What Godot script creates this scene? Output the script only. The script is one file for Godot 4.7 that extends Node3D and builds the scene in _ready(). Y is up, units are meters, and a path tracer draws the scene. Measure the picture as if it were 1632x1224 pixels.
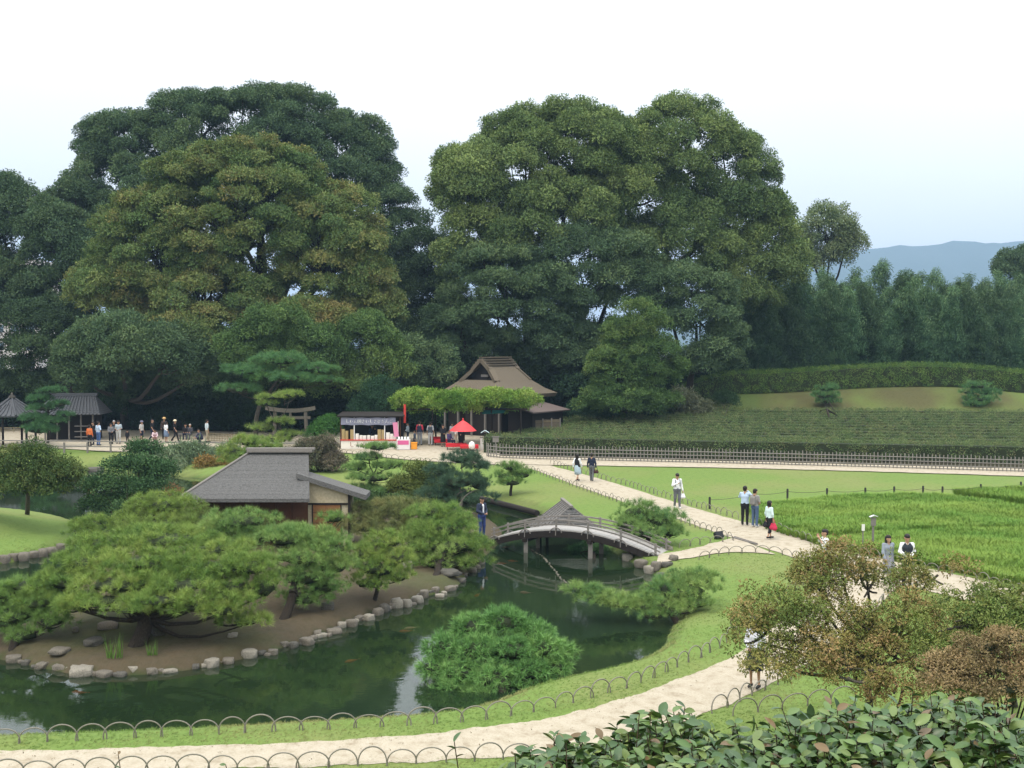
extends Node3D

const FOC := 1795.0
const EYE := 8.2
const WATER := -0.35
const UP := Vector3.UP
var rng := RandomNumberGenerator.new()
var used := {}
var cam_basis := Basis(Vector3.RIGHT, deg_to_rad(-2.042))
var outer := PackedVector2Array()
var island := PackedVector2Array()
var knoll := PackedVector2Array()
var mats := {}

# ---------------------------------------------------------------- naming
func numbered(called: String) -> String:
	var n: int = used.get(called, 0)
	used[called] = n + 1
	return called if n == 0 else "%s_%03d" % [called, n]

func tag(o: Node, label: String, category: String, group := "", kind := "") -> Node:
	if label: o.set_meta("label", label)
	if category: o.set_meta("category", category)
	if group: o.set_meta("group", group)
	if kind: o.set_meta("kind", kind)
	return o

func thing(called: String, label: String, category: String, where := Vector3.ZERO, turn := 0.0, group := "") -> Node3D:
	var o := Node3D.new()
	o.name = numbered(called)
	add_child(o)
	o.position = where
	o.rotation.y = turn
	tag(o, label, category, group)
	return o

func copy_of(o: Node3D, where: Vector3, turn: float, label: String, group := "") -> Node3D:
	var c: Node3D = o.duplicate()
	var stem: String = o.name
	var cut := RegEx.create_from_string("_\\d{3}$")
	c.name = numbered(cut.sub(stem, ""))
	add_child(c)
	c.position = where
	c.rotation.y = turn
	c.set_meta("label", label)
	if group: c.set_meta("group", group)
	return c

const ONES := ["", "first", "second", "third", "fourth", "fifth", "sixth", "seventh", "eighth", "ninth", "tenth", "eleventh", "twelfth", "thirteenth", "fourteenth", "fifteenth", "sixteenth", "seventeenth", "eighteenth", "nineteenth"]
const TENS := ["", "", "twenty", "thirty", "forty", "fifty", "sixty", "seventy", "eighty", "ninety"]
func nth(n: int) -> String:
	if n < 20: return ONES[n]
	if n >= 100: return "hundred" + ("th" if n == 100 else "-" + nth(n - 100))
	if n % 10 == 0: return TENS[n / 10].trim_suffix("y") + "ieth"
	return TENS[n / 10] + "-" + ONES[n % 10]

# ---------------------------------------------------------------- photograph to place
func ray(px: float, py: float) -> Vector3:
	return cam_basis * Vector3((px - 816.0) / FOC, -(py - 612.0) / FOC, -1.0)

func at(px: float, py: float, d: float) -> Vector3:
	var r := ray(px, py)
	return Vector3(0, EYE, 0) + r * (d / -r.z)

func on(px: float, py: float, h: float) -> Vector3:
	var r := ray(px, py)
	return Vector3(0, EYE, 0) + r * ((h - EYE) / minf(r.y, -0.004))

func gp(px: float, py: float) -> Vector3:
	var h := 0.0
	var p := Vector3.ZERO
	for i in 10:
		p = on(px, py, h)
		h = lerpf(h, height(p.x, p.z), 0.7)
	p.y = height(p.x, p.z)
	return p

func lp(px: float, py: float) -> Vector3:
	var h := 0.0
	var p := Vector3.ZERO
	for i in 10:
		p = on(px, py, h)
		h = lerpf(h, land(p.x, p.z), 0.7)
	p.y = land(p.x, p.z)
	return p

# ---------------------------------------------------------------- the lie of the land
func land(x: float, z: float) -> float:
	var d := -z
	var h := 0.6 * smoothstep(58.0, 86.0, d)
	h += 0.75 * smoothstep(78.0, 101.0, d) * smoothstep(0.0, 10.0, x)
	h += 2.75 * smoothstep(100.0, 109.0, d) * smoothstep(13.0, 22.0, x) * (1.0 - 0.27 * smoothstep(41.0, 52.0, x)) * (0.72 + 0.28 * smoothstep(22.0, 39.0, x))
	if d < 19.0:
		var r := sqrt(x * x * 0.3 + d * d) if d > 0.0 else absf(x) * 0.55
		h += 6.2 * (1.0 - smoothstep(2.6, 17.0, r))
	return h

func shore(p: Vector2) -> float:
	var best := 1e9
	for poly: PackedVector2Array in [outer, island, knoll]:
		var a := poly[poly.size() - 1]
		for b in poly:
			best = minf(best, p.distance_squared_to(Geometry2D.get_closest_point_to_segment(p, a, b)))
			a = b
	var wet := Geometry2D.is_point_in_polygon(p, outer) and not Geometry2D.is_point_in_polygon(p, island) and not Geometry2D.is_point_in_polygon(p, knoll)
	return -sqrt(best) if wet else sqrt(best)

func height(x: float, z: float) -> float:
	var base := land(x, z)
	if z > -19.0 or z < -90.0 or x > 14.0 or x < -75.0:
		return base
	var p := Vector2(x, z)
	var s := shore(p)
	if s < 0.0:
		return WATER - 0.95 * (1.0 - exp(s / 0.9))
	var bank := 0.9
	if Geometry2D.is_point_in_polygon(p, island):
		base = 0.0 + 0.42 * smoothstep(0.5, 5.0, s)
		bank = 0.7
	elif Geometry2D.is_point_in_polygon(p, knoll):
		base = -0.05 + 0.95 * smoothstep(0.4, 6.0, s)
	elif z < -70.0:
		bank = 3.6
	elif z < -52.0:
		bank = 2.2
	if s >= bank: return base
	var t := 1.0 - s / bank
	return WATER + (base - WATER) * (1.0 - t * t)

func outline(points: Array, h: float) -> PackedVector2Array:
	var out := PackedVector2Array()
	var n := points.size()
	for i in n:
		var a: Vector3 = on(points[(i + n - 1) % n][0], points[(i + n - 1) % n][1], h)
		var b: Vector3 = on(points[i][0], points[i][1], h)
		var c: Vector3 = on(points[(i + 1) % n][0], points[(i + 1) % n][1], h)
		var e: Vector3 = on(points[(i + 2) % n][0], points[(i + 2) % n][1], h)
		for k in 3:
			var q := b.cubic_interpolate(c, a, e, k / 3.0)
			out.append(Vector2(q.x, q.z))
	return out

# ---------------------------------------------------------------- shapes
func begin() -> SurfaceTool:
	var st := SurfaceTool.new()
	st.begin(Mesh.PRIMITIVE_TRIANGLES)
	return st

func put(called: String, st: SurfaceTool, m: Material, parent: Node = self, normals := true) -> MeshInstance3D:
	if normals: st.generate_normals()
	return hang(called, st.commit(), m, parent)

func hang(called: String, mesh: Mesh, m: Material, parent: Node = self) -> MeshInstance3D:
	var o := MeshInstance3D.new()
	o.mesh = mesh
	o.material_override = m
	if parent == self:
		o.name = numbered(called)
		add_child(o)
	else:
		o.name = called
		parent.add_child(o, true)
	return o

func quad(st: SurfaceTool, a: Vector3, b: Vector3, c: Vector3, d: Vector3) -> void:
	for p: Vector3 in [a, b, c, a, c, d]: st.add_vertex(p)   # clockwise from outside

func box(st: SurfaceTool, c: Vector3, s: Vector3, b := Basis.IDENTITY) -> void:
	st.set_smooth_group(-1)
	var h := s * 0.5
	var v := []
	for i in 8:
		v.append(c + b * Vector3(h.x * (1 if i & 1 else -1), h.y * (1 if i & 2 else -1), h.z * (1 if i & 4 else -1)))
	quad(st, v[4], v[6], v[7], v[5]); quad(st, v[1], v[3], v[2], v[0])
	quad(st, v[5], v[7], v[3], v[1]); quad(st, v[0], v[2], v[6], v[4])
	quad(st, v[6], v[2], v[3], v[7]); quad(st, v[0], v[4], v[5], v[1])

func beam(st: SurfaceTool, a: Vector3, b: Vector3, w: float, t: float) -> void:
	var f := (b - a).normalized()
	var r := f.cross(UP)
	r = Vector3.RIGHT if r.length() < 0.01 else r.normalized()
	var u := r.cross(f)
	box(st, (a + b) * 0.5, Vector3(w, t, a.distance_to(b)), Basis(r, u, -f))

func tube(st: SurfaceTool, pts: Array, radii: Array, sides := 7, cap := true) -> void:
	st.set_smooth_group(0)
	var rings := []
	var r := Vector3.ZERO
	for i in pts.size():
		var f: Vector3 = (pts[mini(i + 1, pts.size() - 1)] - pts[maxi(i - 1, 0)]).normalized()
		if i == 0:
			r = f.cross(UP)
			r = Vector3.RIGHT if r.length() < 0.05 else r.normalized()
		else:
			r = (r - f * r.dot(f)).normalized()
		var u := r.cross(f)
		var ring := []
		for k in sides:
			var g := TAU * k / sides
			ring.append(pts[i] + (r * cos(g) + u * sin(g)) * radii[i])
		rings.append(ring)
	for i in pts.size() - 1:
		for k in sides:
			var j := (k + 1) % sides
			quad(st, rings[i][k], rings[i][j], rings[i + 1][j], rings[i + 1][k])
	if cap:
		st.set_smooth_group(-1)
		var n := pts.size() - 1
		for k in range(1, sides - 1):
			for p: Vector3 in [rings[0][0], rings[0][k + 1], rings[0][k], rings[n][0], rings[n][k], rings[n][k + 1]]: st.add_vertex(p)

func blob(st: SurfaceTool, c: Vector3, r: Vector3, b := Basis.IDENTITY, rings := 8, sides := 12, rough := 0.0, seed_ := 0) -> void:
	st.set_smooth_group(0)
	var nz := FastNoiseLite.new()
	nz.seed = seed_
	nz.frequency = 0.9
	var v := []
	for i in rings + 1:
		var row := []
		for k in sides:
			var th := PI * i / rings
			var ph := TAU * k / sides
			var q := Vector3(sin(th) * cos(ph), cos(th), sin(th) * sin(ph))
			var f := 1.0
			if rough > 0.0: f += rough * nz.get_noise_3dv(q * 1.3) * 1.6
			row.append(c + b * (q * r * f))
		v.append(row)
	for i in rings:
		for k in sides:
			var j := (k + 1) % sides
			if i > 0:
				for p: Vector3 in [v[i][k], v[i][j], v[i + 1][j]]: st.add_vertex(p)
			if i < rings - 1:
				for p: Vector3 in [v[i][k], v[i + 1][j], v[i + 1][k]]: st.add_vertex(p)

# ---------------------------------------------------------------- materials
func lin(r: float, g: float, b: float) -> Color:
	return Color(r, g, b).linear_to_srgb()

func flat(r: float, g: float, b: float, rough := 0.85, metal := 0.0) -> StandardMaterial3D:
	var key := "%s %s %s %s %s" % [r, g, b, rough, metal]
	if not mats.has(key):
		var m := StandardMaterial3D.new()
		m.albedo_color = lin(r, g, b)
		m.roughness = rough
		m.metallic = metal
		m.metallic_specular = 0.35
		mats[key] = m
	return mats[key]

func noise_tex(freq: float, ramp: Array, seed_ := 1, size := 512, octaves := 4, kind := FastNoiseLite.TYPE_SIMPLEX_SMOOTH) -> NoiseTexture2D:
	var n := FastNoiseLite.new()
	n.seed = seed_
	n.noise_type = kind
	n.frequency = freq
	n.fractal_octaves = octaves
	var t := NoiseTexture2D.new()
	t.width = size
	t.height = size
	t.seamless = true
	t.noise = n
	if ramp:
		var g := Gradient.new()
		g.offsets = PackedFloat32Array(range(ramp.size()).map(func(i): return i / float(ramp.size() - 1)))
		g.colors = PackedColorArray(ramp)
		t.color_ramp = g
	return t

func grain(base: StandardMaterial3D, freq: float, ramp: Array, scale_: Vector3, seed_ := 1, bump := 0.0, size := 512) -> StandardMaterial3D:
	var m: StandardMaterial3D = base.duplicate()
	m.albedo_texture = noise_tex(freq, ramp, seed_, size)
	m.uv1_triplanar = true
	m.uv1_world_triplanar = true
	m.uv1_scale = scale_
	if bump > 0.0:
		m.heightmap_enabled = true
		m.heightmap_texture = noise_tex(freq * 1.5, [], seed_ + 5, size)
		m.heightmap_scale = bump
	return m

func grey(v: float) -> Color:
	return Color(v, v, v)

func tinted() -> StandardMaterial3D:
	var m := StandardMaterial3D.new()
	m.vertex_color_use_as_albedo = true
	m.roughness = 0.75
	m.metallic_specular = 0.3
	return m

# ---------------------------------------------------------------- view, sky, light
func make_view() -> void:
	var cam := Camera3D.new()
	cam.name = "camera"
	cam.fov = rad_to_deg(2.0 * atan(612.0 / FOC))
	cam.position = Vector3(0, EYE, 0)
	cam.basis = cam_basis
	cam.near = 0.1
	cam.far = 16000.0
	add_child(cam)
	cam.current = true
	var sky := ProceduralSkyMaterial.new()
	sky.sky_top_color = lin(2.85, 2.95, 3.05)
	sky.sky_horizon_color = lin(0.70, 0.722, 0.748)
	sky.sky_curve = 1.33
	sky.sky_energy_multiplier = 1.0
	sky.ground_horizon_color = lin(0.2, 0.2, 0.18)
	sky.ground_bottom_color = lin(0.1, 0.12, 0.08)
	sky.sun_angle_max = 2.0
	var cover := NoiseTexture2D.new()
	var n := FastNoiseLite.new()
	n.seed = 8
	n.frequency = 0.004
	n.fractal_octaves = 5
	cover.noise = n
	cover.width = 1024
	cover.height = 512
	cover.seamless = true
	var g := Gradient.new()
	g.offsets = PackedFloat32Array([0.0, 0.42, 0.75, 1.0])
	g.colors = PackedColorArray([Color(1, 0.98, 0.96, 0.0), Color(1, 0.98, 0.96, 0.03), Color(1, 0.98, 0.96, 0.12), Color(1, 0.98, 0.96, 0.18)])
	cover.color_ramp = g
	sky.sky_cover = cover
	var e := Environment.new()
	e.background_mode = Environment.BG_SKY
	e.sky = Sky.new()
	e.sky.sky_material = sky
	e.tonemap_mode = Environment.TONE_MAPPER_LINEAR
	e.tonemap_exposure = 1.4
	e.sdfgi_enabled = true
	e.ssao_enabled = true
	e.ssil_enabled = true
	e.fog_enabled = true
	e.fog_density = 0.00028
	e.fog_light_color = Color(0.72, 0.86, 1.0)
	e.fog_light_energy = 1.0
	var we := WorldEnvironment.new()
	we.name = "environment"
	we.environment = e
	add_child(we)
	var sun := DirectionalLight3D.new()
	sun.name = "sun"
	sun.light_energy = 0.5
	sun.light_color = Color(1.0, 0.96, 0.9)
	sun.light_angular_distance = 16.0
	sun.shadow_enabled = true
	sun.rotation_degrees = Vector3(-62, -35, 0)
	add_child(sun)

# ---------------------------------------------------------------- ground and water
func lines(stops: Array) -> PackedFloat32Array:   # [[from, step], ..., [end, 0]]
	var out := PackedFloat32Array()
	for i in stops.size() - 1:
		var v: float = stops[i][0]
		while v < stops[i + 1][0] - stops[i][1] * 0.4:
			out.append(v)
			v += stops[i][1]
	out.append(stops[-1][0])
	return out

func make_ground() -> void:
	outer = outline([[-700, 1222], [-300, 1196], [0, 1181], [280, 1170], [560, 1154], [740, 1138], [860, 1096], [986, 1067], [1048, 1040], [1068, 1005], [1084, 970], [1080, 945], [1052, 922], [1015, 902], [985, 884], [955, 867], [920, 847], [885, 831], [856, 818], [815, 807], [775, 797], [700, 789], [600, 784], [500, 777], [400, 770], [320, 763], [250, 757], [180, 751], [100, 746], [0, 745], [-120, 745], [-320, 748], [-700, 760], [-900, 840], [-950, 1000]], WATER)
	island = outline([[-60, 1042], [0, 1051], [60, 1063], [130, 1076], [220, 1076], [300, 1068], [400, 1047], [480, 1022], [560, 991], [640, 960], [700, 945], [727, 936], [745, 915], [768, 890], [790, 872], [800, 852], [790, 836], [760, 822], [700, 813], [600, 806], [450, 801], [300, 803], [230, 815], [185, 845], [150, 900], [110, 955], [40, 1000], [-40, 1025]], WATER)
	knoll = outline([[-320, 905], [-120, 905], [0, 899], [40, 891], [85, 879], [118, 863], [140, 848], [130, 836], [90, 824], [20, 815], [-100, 808], [-320, 806], [-520, 815], [-560, 860]], WATER)
	var zs := lines([[-30.0, 6.0], [0.0, 1.0], [18.0, 0.25], [52.0, 0.5], [90.0, 1.2], [130.0, 8.0], [200.0, 60.0], [500.0, 250.0], [5600.0, 0]])
	var xs := lines([[-7600.0, 500.0], [-2600.0, 250.0], [-340.0, 40.0], [-90.0, 2.0], [-40.0, 0.7], [-17.0, 0.3], [13.0, 0.7], [60.0, 2.0], [90.0, 40.0], [330.0, 250.0], [2600.0, 500.0], [7600.0, 0]])
	var nx := xs.size()
	var nzz := zs.size()
	var v := PackedVector3Array()
	var cols := PackedColorArray()
	var wear := FastNoiseLite.new()
	wear.seed = 4
	wear.frequency = 0.11
	var fence_a := lp(776, 728)
	var fence_b := lp(1632, 753)
	for d in zs:
		for x in xs:
			var h := height(x, -d)
			v.append(Vector3(x, h, -d))
			var c := Color(0.155, 0.235, 0.056)
			var w := wear.get_noise_2d(x, d)
			c = c.lerp(Color(0.20, 0.235, 0.078), clampf(w * 1.5 + 0.2, 0.0, 0.85))
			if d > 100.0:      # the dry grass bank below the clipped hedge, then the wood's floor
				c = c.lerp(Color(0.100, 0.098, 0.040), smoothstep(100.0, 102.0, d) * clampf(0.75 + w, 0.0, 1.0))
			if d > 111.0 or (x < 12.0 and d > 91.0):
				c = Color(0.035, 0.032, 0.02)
			elif x > -2.2 and d < 100.5 and d > -lerpf(fence_a.z, fence_b.z, (x - fence_a.x) / (fence_b.x - fence_a.x)) - 0.2:
				c = Color(0.05, 0.045, 0.025)   # soil between the tea rows
			elif d > 85.0 and x < 1.0:
				c = c.lerp(Color(0.16, 0.14, 0.09), 0.9)
			if d > 19.0 and d < 90.0 and x < 14.0 and x > -75.0:
				var p := Vector2(x, -d)
				if h < WATER:
					c = Color(0.02, 0.038, 0.014).lerp(Color(0.06, 0.095, 0.024), clampf(0.4 + w * 1.6, 0.0, 1.0))
				elif Geometry2D.is_point_in_polygon(p, island):
					c = Color(0.095, 0.075, 0.050).lerp(Color(0.075, 0.090, 0.034), clampf(w * 1.6 - 0.1, 0.0, 0.8))
				elif h < -0.12:
					c = c.lerp(Color(0.10, 0.11, 0.04), 0.5)
			cols.append(c)
	var idx := PackedInt32Array()
	for i in nzz - 1:
		for k in nx - 1:
			var a := i * nx + k
			idx.append_array([a, a + nx, a + nx + 1, a, a + nx + 1, a + 1])
	var st := begin()
	st.set_smooth_group(0)
	var arr := []
	arr.resize(Mesh.ARRAY_MAX)
	arr[Mesh.ARRAY_VERTEX] = v
	arr[Mesh.ARRAY_COLOR] = cols
	arr[Mesh.ARRAY_INDEX] = idx
	st.create_from_arrays(arr)
	var gm := grain(tinted(), 0.02, [grey(0.86), grey(0.95), grey(1.0)], Vector3.ONE * 1.3, 3, 0.25)
	gm.roughness = 0.95
	gm.detail_enabled = true
	gm.detail_blend_mode = BaseMaterial3D.BLEND_MODE_MUL
	gm.detail_uv_layer = BaseMaterial3D.DETAIL_UV_2
	gm.detail_albedo = noise_tex(0.06, [Color(0.86, 0.88, 0.8), Color(1, 1, 1), Color(0.97, 0.94, 0.88)], 9)
	gm.uv2_triplanar = true
	gm.uv2_world_triplanar = true
	gm.uv2_scale = Vector3.ONE * 0.09
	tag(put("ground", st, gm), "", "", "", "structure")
	# water
	var wst := begin()
	wst.set_smooth_group(0)
	quad(wst, Vector3(-75, WATER, -19.5), Vector3(-75, WATER, -88), Vector3(13.6, WATER, -88), Vector3(13.6, WATER, -19.5))
	var wm := StandardMaterial3D.new()
	var dark := lin(0.012, 0.026, 0.011)
	wm.albedo_color = Color(dark.r, dark.g, dark.b, 0.62)
	wm.transparency = BaseMaterial3D.TRANSPARENCY_ALPHA
	wm.roughness = 0.02
	wm.metallic_specular = 0.5
	wm.normal_enabled = true
	var nn := FastNoiseLite.new()
	nn.seed = 21
	nn.frequency = 0.018
	nn.fractal_octaves = 3
	var nt := NoiseTexture2D.new()
	nt.noise = nn
	nt.width = 512
	nt.height = 512
	nt.seamless = true
	nt.as_normal_map = true
	nt.bump_strength = 4.0
	wm.normal_texture = nt
	wm.normal_scale = 0.03
	wm.uv1_triplanar = true
	wm.uv1_world_triplanar = true
	wm.uv1_scale = Vector3(0.25, 0.25, 0.45)
	tag(put("water", wst, wm), "", "", "", "structure")

var path_areas: Array[PackedVector2Array] = []
var edge_noise := FastNoiseLite.new()
func drape(st: SurfaceTool, upper: Array, lower: Array, lift: float, across := 8, along := 14) -> void:
	st.set_smooth_group(0)
	var rows := []
	for i in upper.size() - 1:
		for k in along + (1 if i == upper.size() - 2 else 0):
			var t := k / float(along)
			var ends := []
			for side: Array in [upper, lower]:
				var pick := []
				for j: int in [maxi(i - 1, 0), i, i + 1, mini(i + 2, side.size() - 1)]:
					pick.append(lp(side[j][0], side[j][1]))
				ends.append(pick[1].cubic_interpolate(pick[2], pick[0], pick[3], t))
			var row := []
			edge_noise.frequency = 0.35
			var across_way: Vector3 = (ends[1] - ends[0]).normalized()
			ends[0] += across_way * (edge_noise.get_noise_2d(ends[0].x * 2.0, ends[0].z * 2.0) * 0.16 + rng.randf_range(-0.03, 0.03))
			ends[1] += across_way * (edge_noise.get_noise_2d(ends[1].x * 2.0, ends[1].z * 2.0) * 0.16 + rng.randf_range(-0.03, 0.03))
			for j in across + 1:
				var q: Vector3 = ends[0].lerp(ends[1], j / float(across))
				row.append(Vector3(q.x, land(q.x, q.z) + lift, q.z))
			rows.append(row)
	var area := PackedVector2Array()
	for row in rows: area.append(Vector2(row[0].x, row[0].z))
	for i in rows.size(): area.append(Vector2(rows[-1 - i][across].x, rows[-1 - i][across].z))
	path_areas.append(area)
	for i in rows.size() - 1:
		for j in across:
			quad(st, rows[i][j + 1], rows[i][j], rows[i + 1][j], rows[i + 1][j + 1])

func make_paths() -> void:
	var sand := grain(flat(0.44, 0.39, 0.305, 0.95), 0.05, [Color(0.90, 0.89, 0.87), Color(0.97, 0.965, 0.955), Color(1, 1, 1)], Vector3.ONE * 0.5, 12, 1.0)
	sand.detail_enabled = true
	sand.detail_blend_mode = BaseMaterial3D.BLEND_MODE_MUL
	sand.detail_uv_layer = BaseMaterial3D.DETAIL_UV_2
	sand.detail_albedo = noise_tex(0.035, [Color(0.82, 0.795, 0.76), Color(0.96, 0.955, 0.945), Color(1, 1, 1), Color(1, 1, 1)], 19)
	sand.uv2_triplanar = true
	sand.uv2_world_triplanar = true
	sand.uv2_scale = Vector3.ONE * 0.12
	var st := begin()
	drape(st, [[-500, 1218], [0, 1198], [300, 1190], [560, 1179], [740, 1163], [883, 1143], [986, 1116], [1072, 1086], [1171, 1044], [1250, 985], [1312, 926], [1340, 890]],
		[[-500, 1272], [0, 1240], [300, 1229], [560, 1219], [740, 1211], [900, 1198], [1010, 1175], [1090, 1150], [1180, 1114], [1290, 1055], [1380, 985], [1436, 930]], 0.010, 8, 22)
	tag(put("garden_path", st, sand), "", "", "", "structure")
	st = begin()
	drape(st, [[800, 742], [849, 749], [929, 778], [996, 801], [1057, 820], [1109, 838], [1168, 858], [1240, 881], [1311, 905]],
		[[830, 733], [875, 742], [954, 763], [1013, 781], [1070, 799], [1120, 814], [1176, 830], [1238, 843], [1310, 873]], 0.02, 6, 14)
	tag(put("lawn_path", st, sand), "", "", "", "structure")
	st = begin()
	drape(st, [[1290, 866], [1380, 887], [1460, 903], [1546, 922], [1600, 937], [1700, 965], [1900, 1020]], [[1300, 915], [1433, 932], [1480, 943], [1530, 956], [1600, 975], [1700, 1010], [1900, 1090]], 0.025, 6, 14)
	tag(put("rice_path", st, sand), "", "", "", "structure")
	st = begin()
	drape(st, [[1171, 857], [1120, 871], [1083, 879], [1050, 884]], [[1235, 884], [1160, 881], [1098, 890], [1046, 899]], 0.03, 4, 14)
	tag(put("bridge_path", st, sand), "", "", "", "structure")
	st = begin()
	drape(st, [[775, 724], [830, 728.5], [1220, 737.5], [1632, 748.5], [1900, 757]], [[775, 741], [838, 741.5], [1220, 748], [1632, 760], [1900, 769]], 0.05, 3, 20)
	tag(put("fence_path", st, sand), "", "", "", "structure")
	st = begin()
	drape(st, [[-600, 680], [0, 683], [200, 686], [440, 690], [560, 690], [640, 690], [700, 688], [790, 692]], [[-600, 706], [0, 713], [200, 721], [440, 720], [540, 722], [632, 732], [700, 737], [800, 742]], 0.055, 10, 8)
	tag(put("forecourt", st, sand), "", "", "", "structure")

func make_hills() -> void:
	var n := FastNoiseLite.new()
	n.seed = 31
	n.frequency = 0.0022
	n.fractal_octaves = 5
	var crest := [[-2400, 520], [-1200, 530], [-300, 530], [500, 530], [1040, 520], [1180, 440], [1250, 412], [1330, 402], [1420, 392], [1480, 393], [1540, 387], [1632, 382], [1800, 370], [2200, 392], [3000, 420]]
	var rows := []
	var d := 3300.0
	for r in 5:
		var row := []
		var t := r / 4.0
		for i in 340:
			var px := -2400.0 + i * 16.0
			var y := 430.0
			for k in crest.size() - 1:
				if px >= crest[k][0] and px < crest[k + 1][0]:
					y = lerpf(crest[k][1], crest[k + 1][1], smoothstep(0.0, 1.0, (px - crest[k][0]) / (crest[k + 1][0] - crest[k][0])))
			var top: Vector3 = at(px, y, d)
			var bump := n.get_noise_2d(top.x, 0.0) * 14.0 + n.get_noise_2d(top.x * 11.0, 40.0) * 9.0
			row.append(Vector3(top.x, (top.y + bump * t) * t, -d + 800.0 * (1.0 - t) + n.get_noise_2d(top.x, r * 240.0) * 130.0))
		rows.append(row)
	var back := []
	for p: Vector3 in rows[4]: back.append(Vector3(p.x, 0.0, p.z - 1200.0))
	rows.append(back)
	var st := begin()
	st.set_smooth_group(0)
	for r in rows.size() - 1:
		for i in 339:
			quad(st, rows[r][i], rows[r + 1][i], rows[r + 1][i + 1], rows[r][i + 1])
	tag(put("wooded_hills", st, grain(flat(0.05, 0.085, 0.04, 0.95), 0.02, [grey(0.5), grey(1.0)], Vector3.ONE * 0.01, 44)), "", "", "", "structure")

# ---------------------------------------------------------------- foliage
class Bag:
	var at: Array[Transform3D] = []
	var tint := PackedColorArray()

func scatter(parent: Node, called: String, mesh: Mesh, m: Material, bag: Bag) -> MultiMeshInstance3D:
	var mm := MultiMesh.new()
	mm.transform_format = MultiMesh.TRANSFORM_3D
	mm.use_colors = true
	mm.mesh = mesh
	mm.instance_count = bag.at.size()
	for i in bag.at.size():
		mm.set_instance_transform(i, bag.at[i])
		mm.set_instance_color(i, bag.tint[i])
	var o := MultiMeshInstance3D.new()
	o.multimesh = mm
	o.material_override = m
	if parent == self:
		o.name = numbered(called)
		add_child(o)
	else:
		o.name = called
		parent.add_child(o, true)
	return o

const LUSH := 1.42
func ball() -> Vector3:
	while true:
		var v := Vector3(rng.randf_range(-1, 1), rng.randf_range(-1, 1), rng.randf_range(-1, 1))
		if v.length_squared() < 1.0: return v
	return Vector3.ZERO

func dir() -> Vector3:
	var y := rng.randf_range(-1, 1)
	var a := rng.randf() * TAU
	var r := sqrt(1.0 - y * y)
	return Vector3(r * cos(a), y, r * sin(a))

func raw(v: PackedVector3Array, c: PackedColorArray) -> ArrayMesh:
	var arr := []
	arr.resize(Mesh.ARRAY_MAX)
	arr[Mesh.ARRAY_VERTEX] = v
	arr[Mesh.ARRAY_COLOR] = c
	var mesh := ArrayMesh.new()
	mesh.add_surface_from_arrays(Mesh.PRIMITIVE_TRIANGLES, arr)
	return mesh

# a spray of N leaves that fills a ball of radius one; FLAT squeezes it, DROOP bends the leaves down
func spray(n: int, length: float, width: float, flat_: float, droop := 0.0, vary := 0.25) -> ArrayMesh:
	var v := PackedVector3Array()
	var c := PackedColorArray()
	for i in n:
		var p := ball()
		p.y *= flat_
		var f := (p.normalized() * 0.8 + dir() * 0.8 + Vector3(0, 0.25 - droop, 0)).normalized()
		var s := (f.cross(UP + dir() * 0.5)).normalized()
		var up := s.cross(f)
		var l := length * rng.randf_range(0.7, 1.25)
		var w := width * rng.randf_range(0.75, 1.2) * 0.5
		var a := p
		var b := p + f * l * 0.5 + s * w + up * w * 0.4
		var e := p + f * l * 0.5 - s * w + up * w * 0.4
		var t := p + f * l - up * l * 0.12
		v.append_array([a, b, t, a, t, e])
		var k := 1.0 + rng.randf_range(-vary, vary)
		var q := Color(k * rng.randf_range(0.93, 1.1), k, k * rng.randf_range(0.85, 1.05))
		for j in 6: c.append(q)
	return raw(v, c)

# a tuft of pine needles, radius one, its shoot along y
func tuft(n: int, spread: float, width: float) -> ArrayMesh:
	var v := PackedVector3Array()
	var c := PackedColorArray()
	for i in n:
		var a := rng.randf() * TAU
		var lean := spread * sqrt(rng.randf())
		var f := Vector3(sin(lean) * cos(a), cos(lean), sin(lean) * sin(a))
		var s := f.cross(dir()).normalized() * width
		var base := Vector3(0, rng.randf_range(-0.25, 0.25), 0)
		var l := rng.randf_range(0.75, 1.1)
		v.append_array([base - s, base + f * l, base + s])
		var k := rng.randf_range(0.75, 1.25)
		for j in 3: c.append(Color(k, k, k * 0.95))
	return raw(v, c)

var sprays := {}
func make_sprays() -> void:
	sprays.broad = spray(58, 0.36, 0.19, 0.75, 0.0, 0.16)
	sprays.layered = spray(54, 0.38, 0.17, 0.42, 0.15, 0.16)
	sprays.fine = spray(46, 0.34, 0.16, 0.5, 0.05)
	sprays.small = spray(40, 0.36, 0.2, 0.8)
	sprays.bamboo = spray(30, 0.8, 0.13, 0.8, 0.75, 0.35)
	sprays.needles = tuft(40, 1.4, 0.02)
	sprays.long_needles = tuft(30, 1.3, 0.034)
	sprays.clipped = spray(36, 0.3, 0.17, 0.7)
	var m := tinted()
	m.backlight_enabled = true
	m.backlight = Color(0.3, 0.34, 0.16)
	sprays.leaf = m
	var p := tinted()
	p.roughness = 0.6
	sprays.needle = p
	sprays.shade = flat(0.022, 0.03, 0.014, 0.95)  # near-black green that paints inner shade into pine and shrub cores
	sprays.bark = grain(flat(0.075, 0.06, 0.045, 0.95), 0.04, [grey(0.45), grey(1.0)], Vector3(1.6, 0.5, 1.6), 60, 3.0)
	sprays.grey_bark = grain(flat(0.16, 0.14, 0.115, 0.95), 0.04, [grey(0.5), grey(1.0)], Vector3(2.0, 0.6, 2.0), 61, 2.0)

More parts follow.
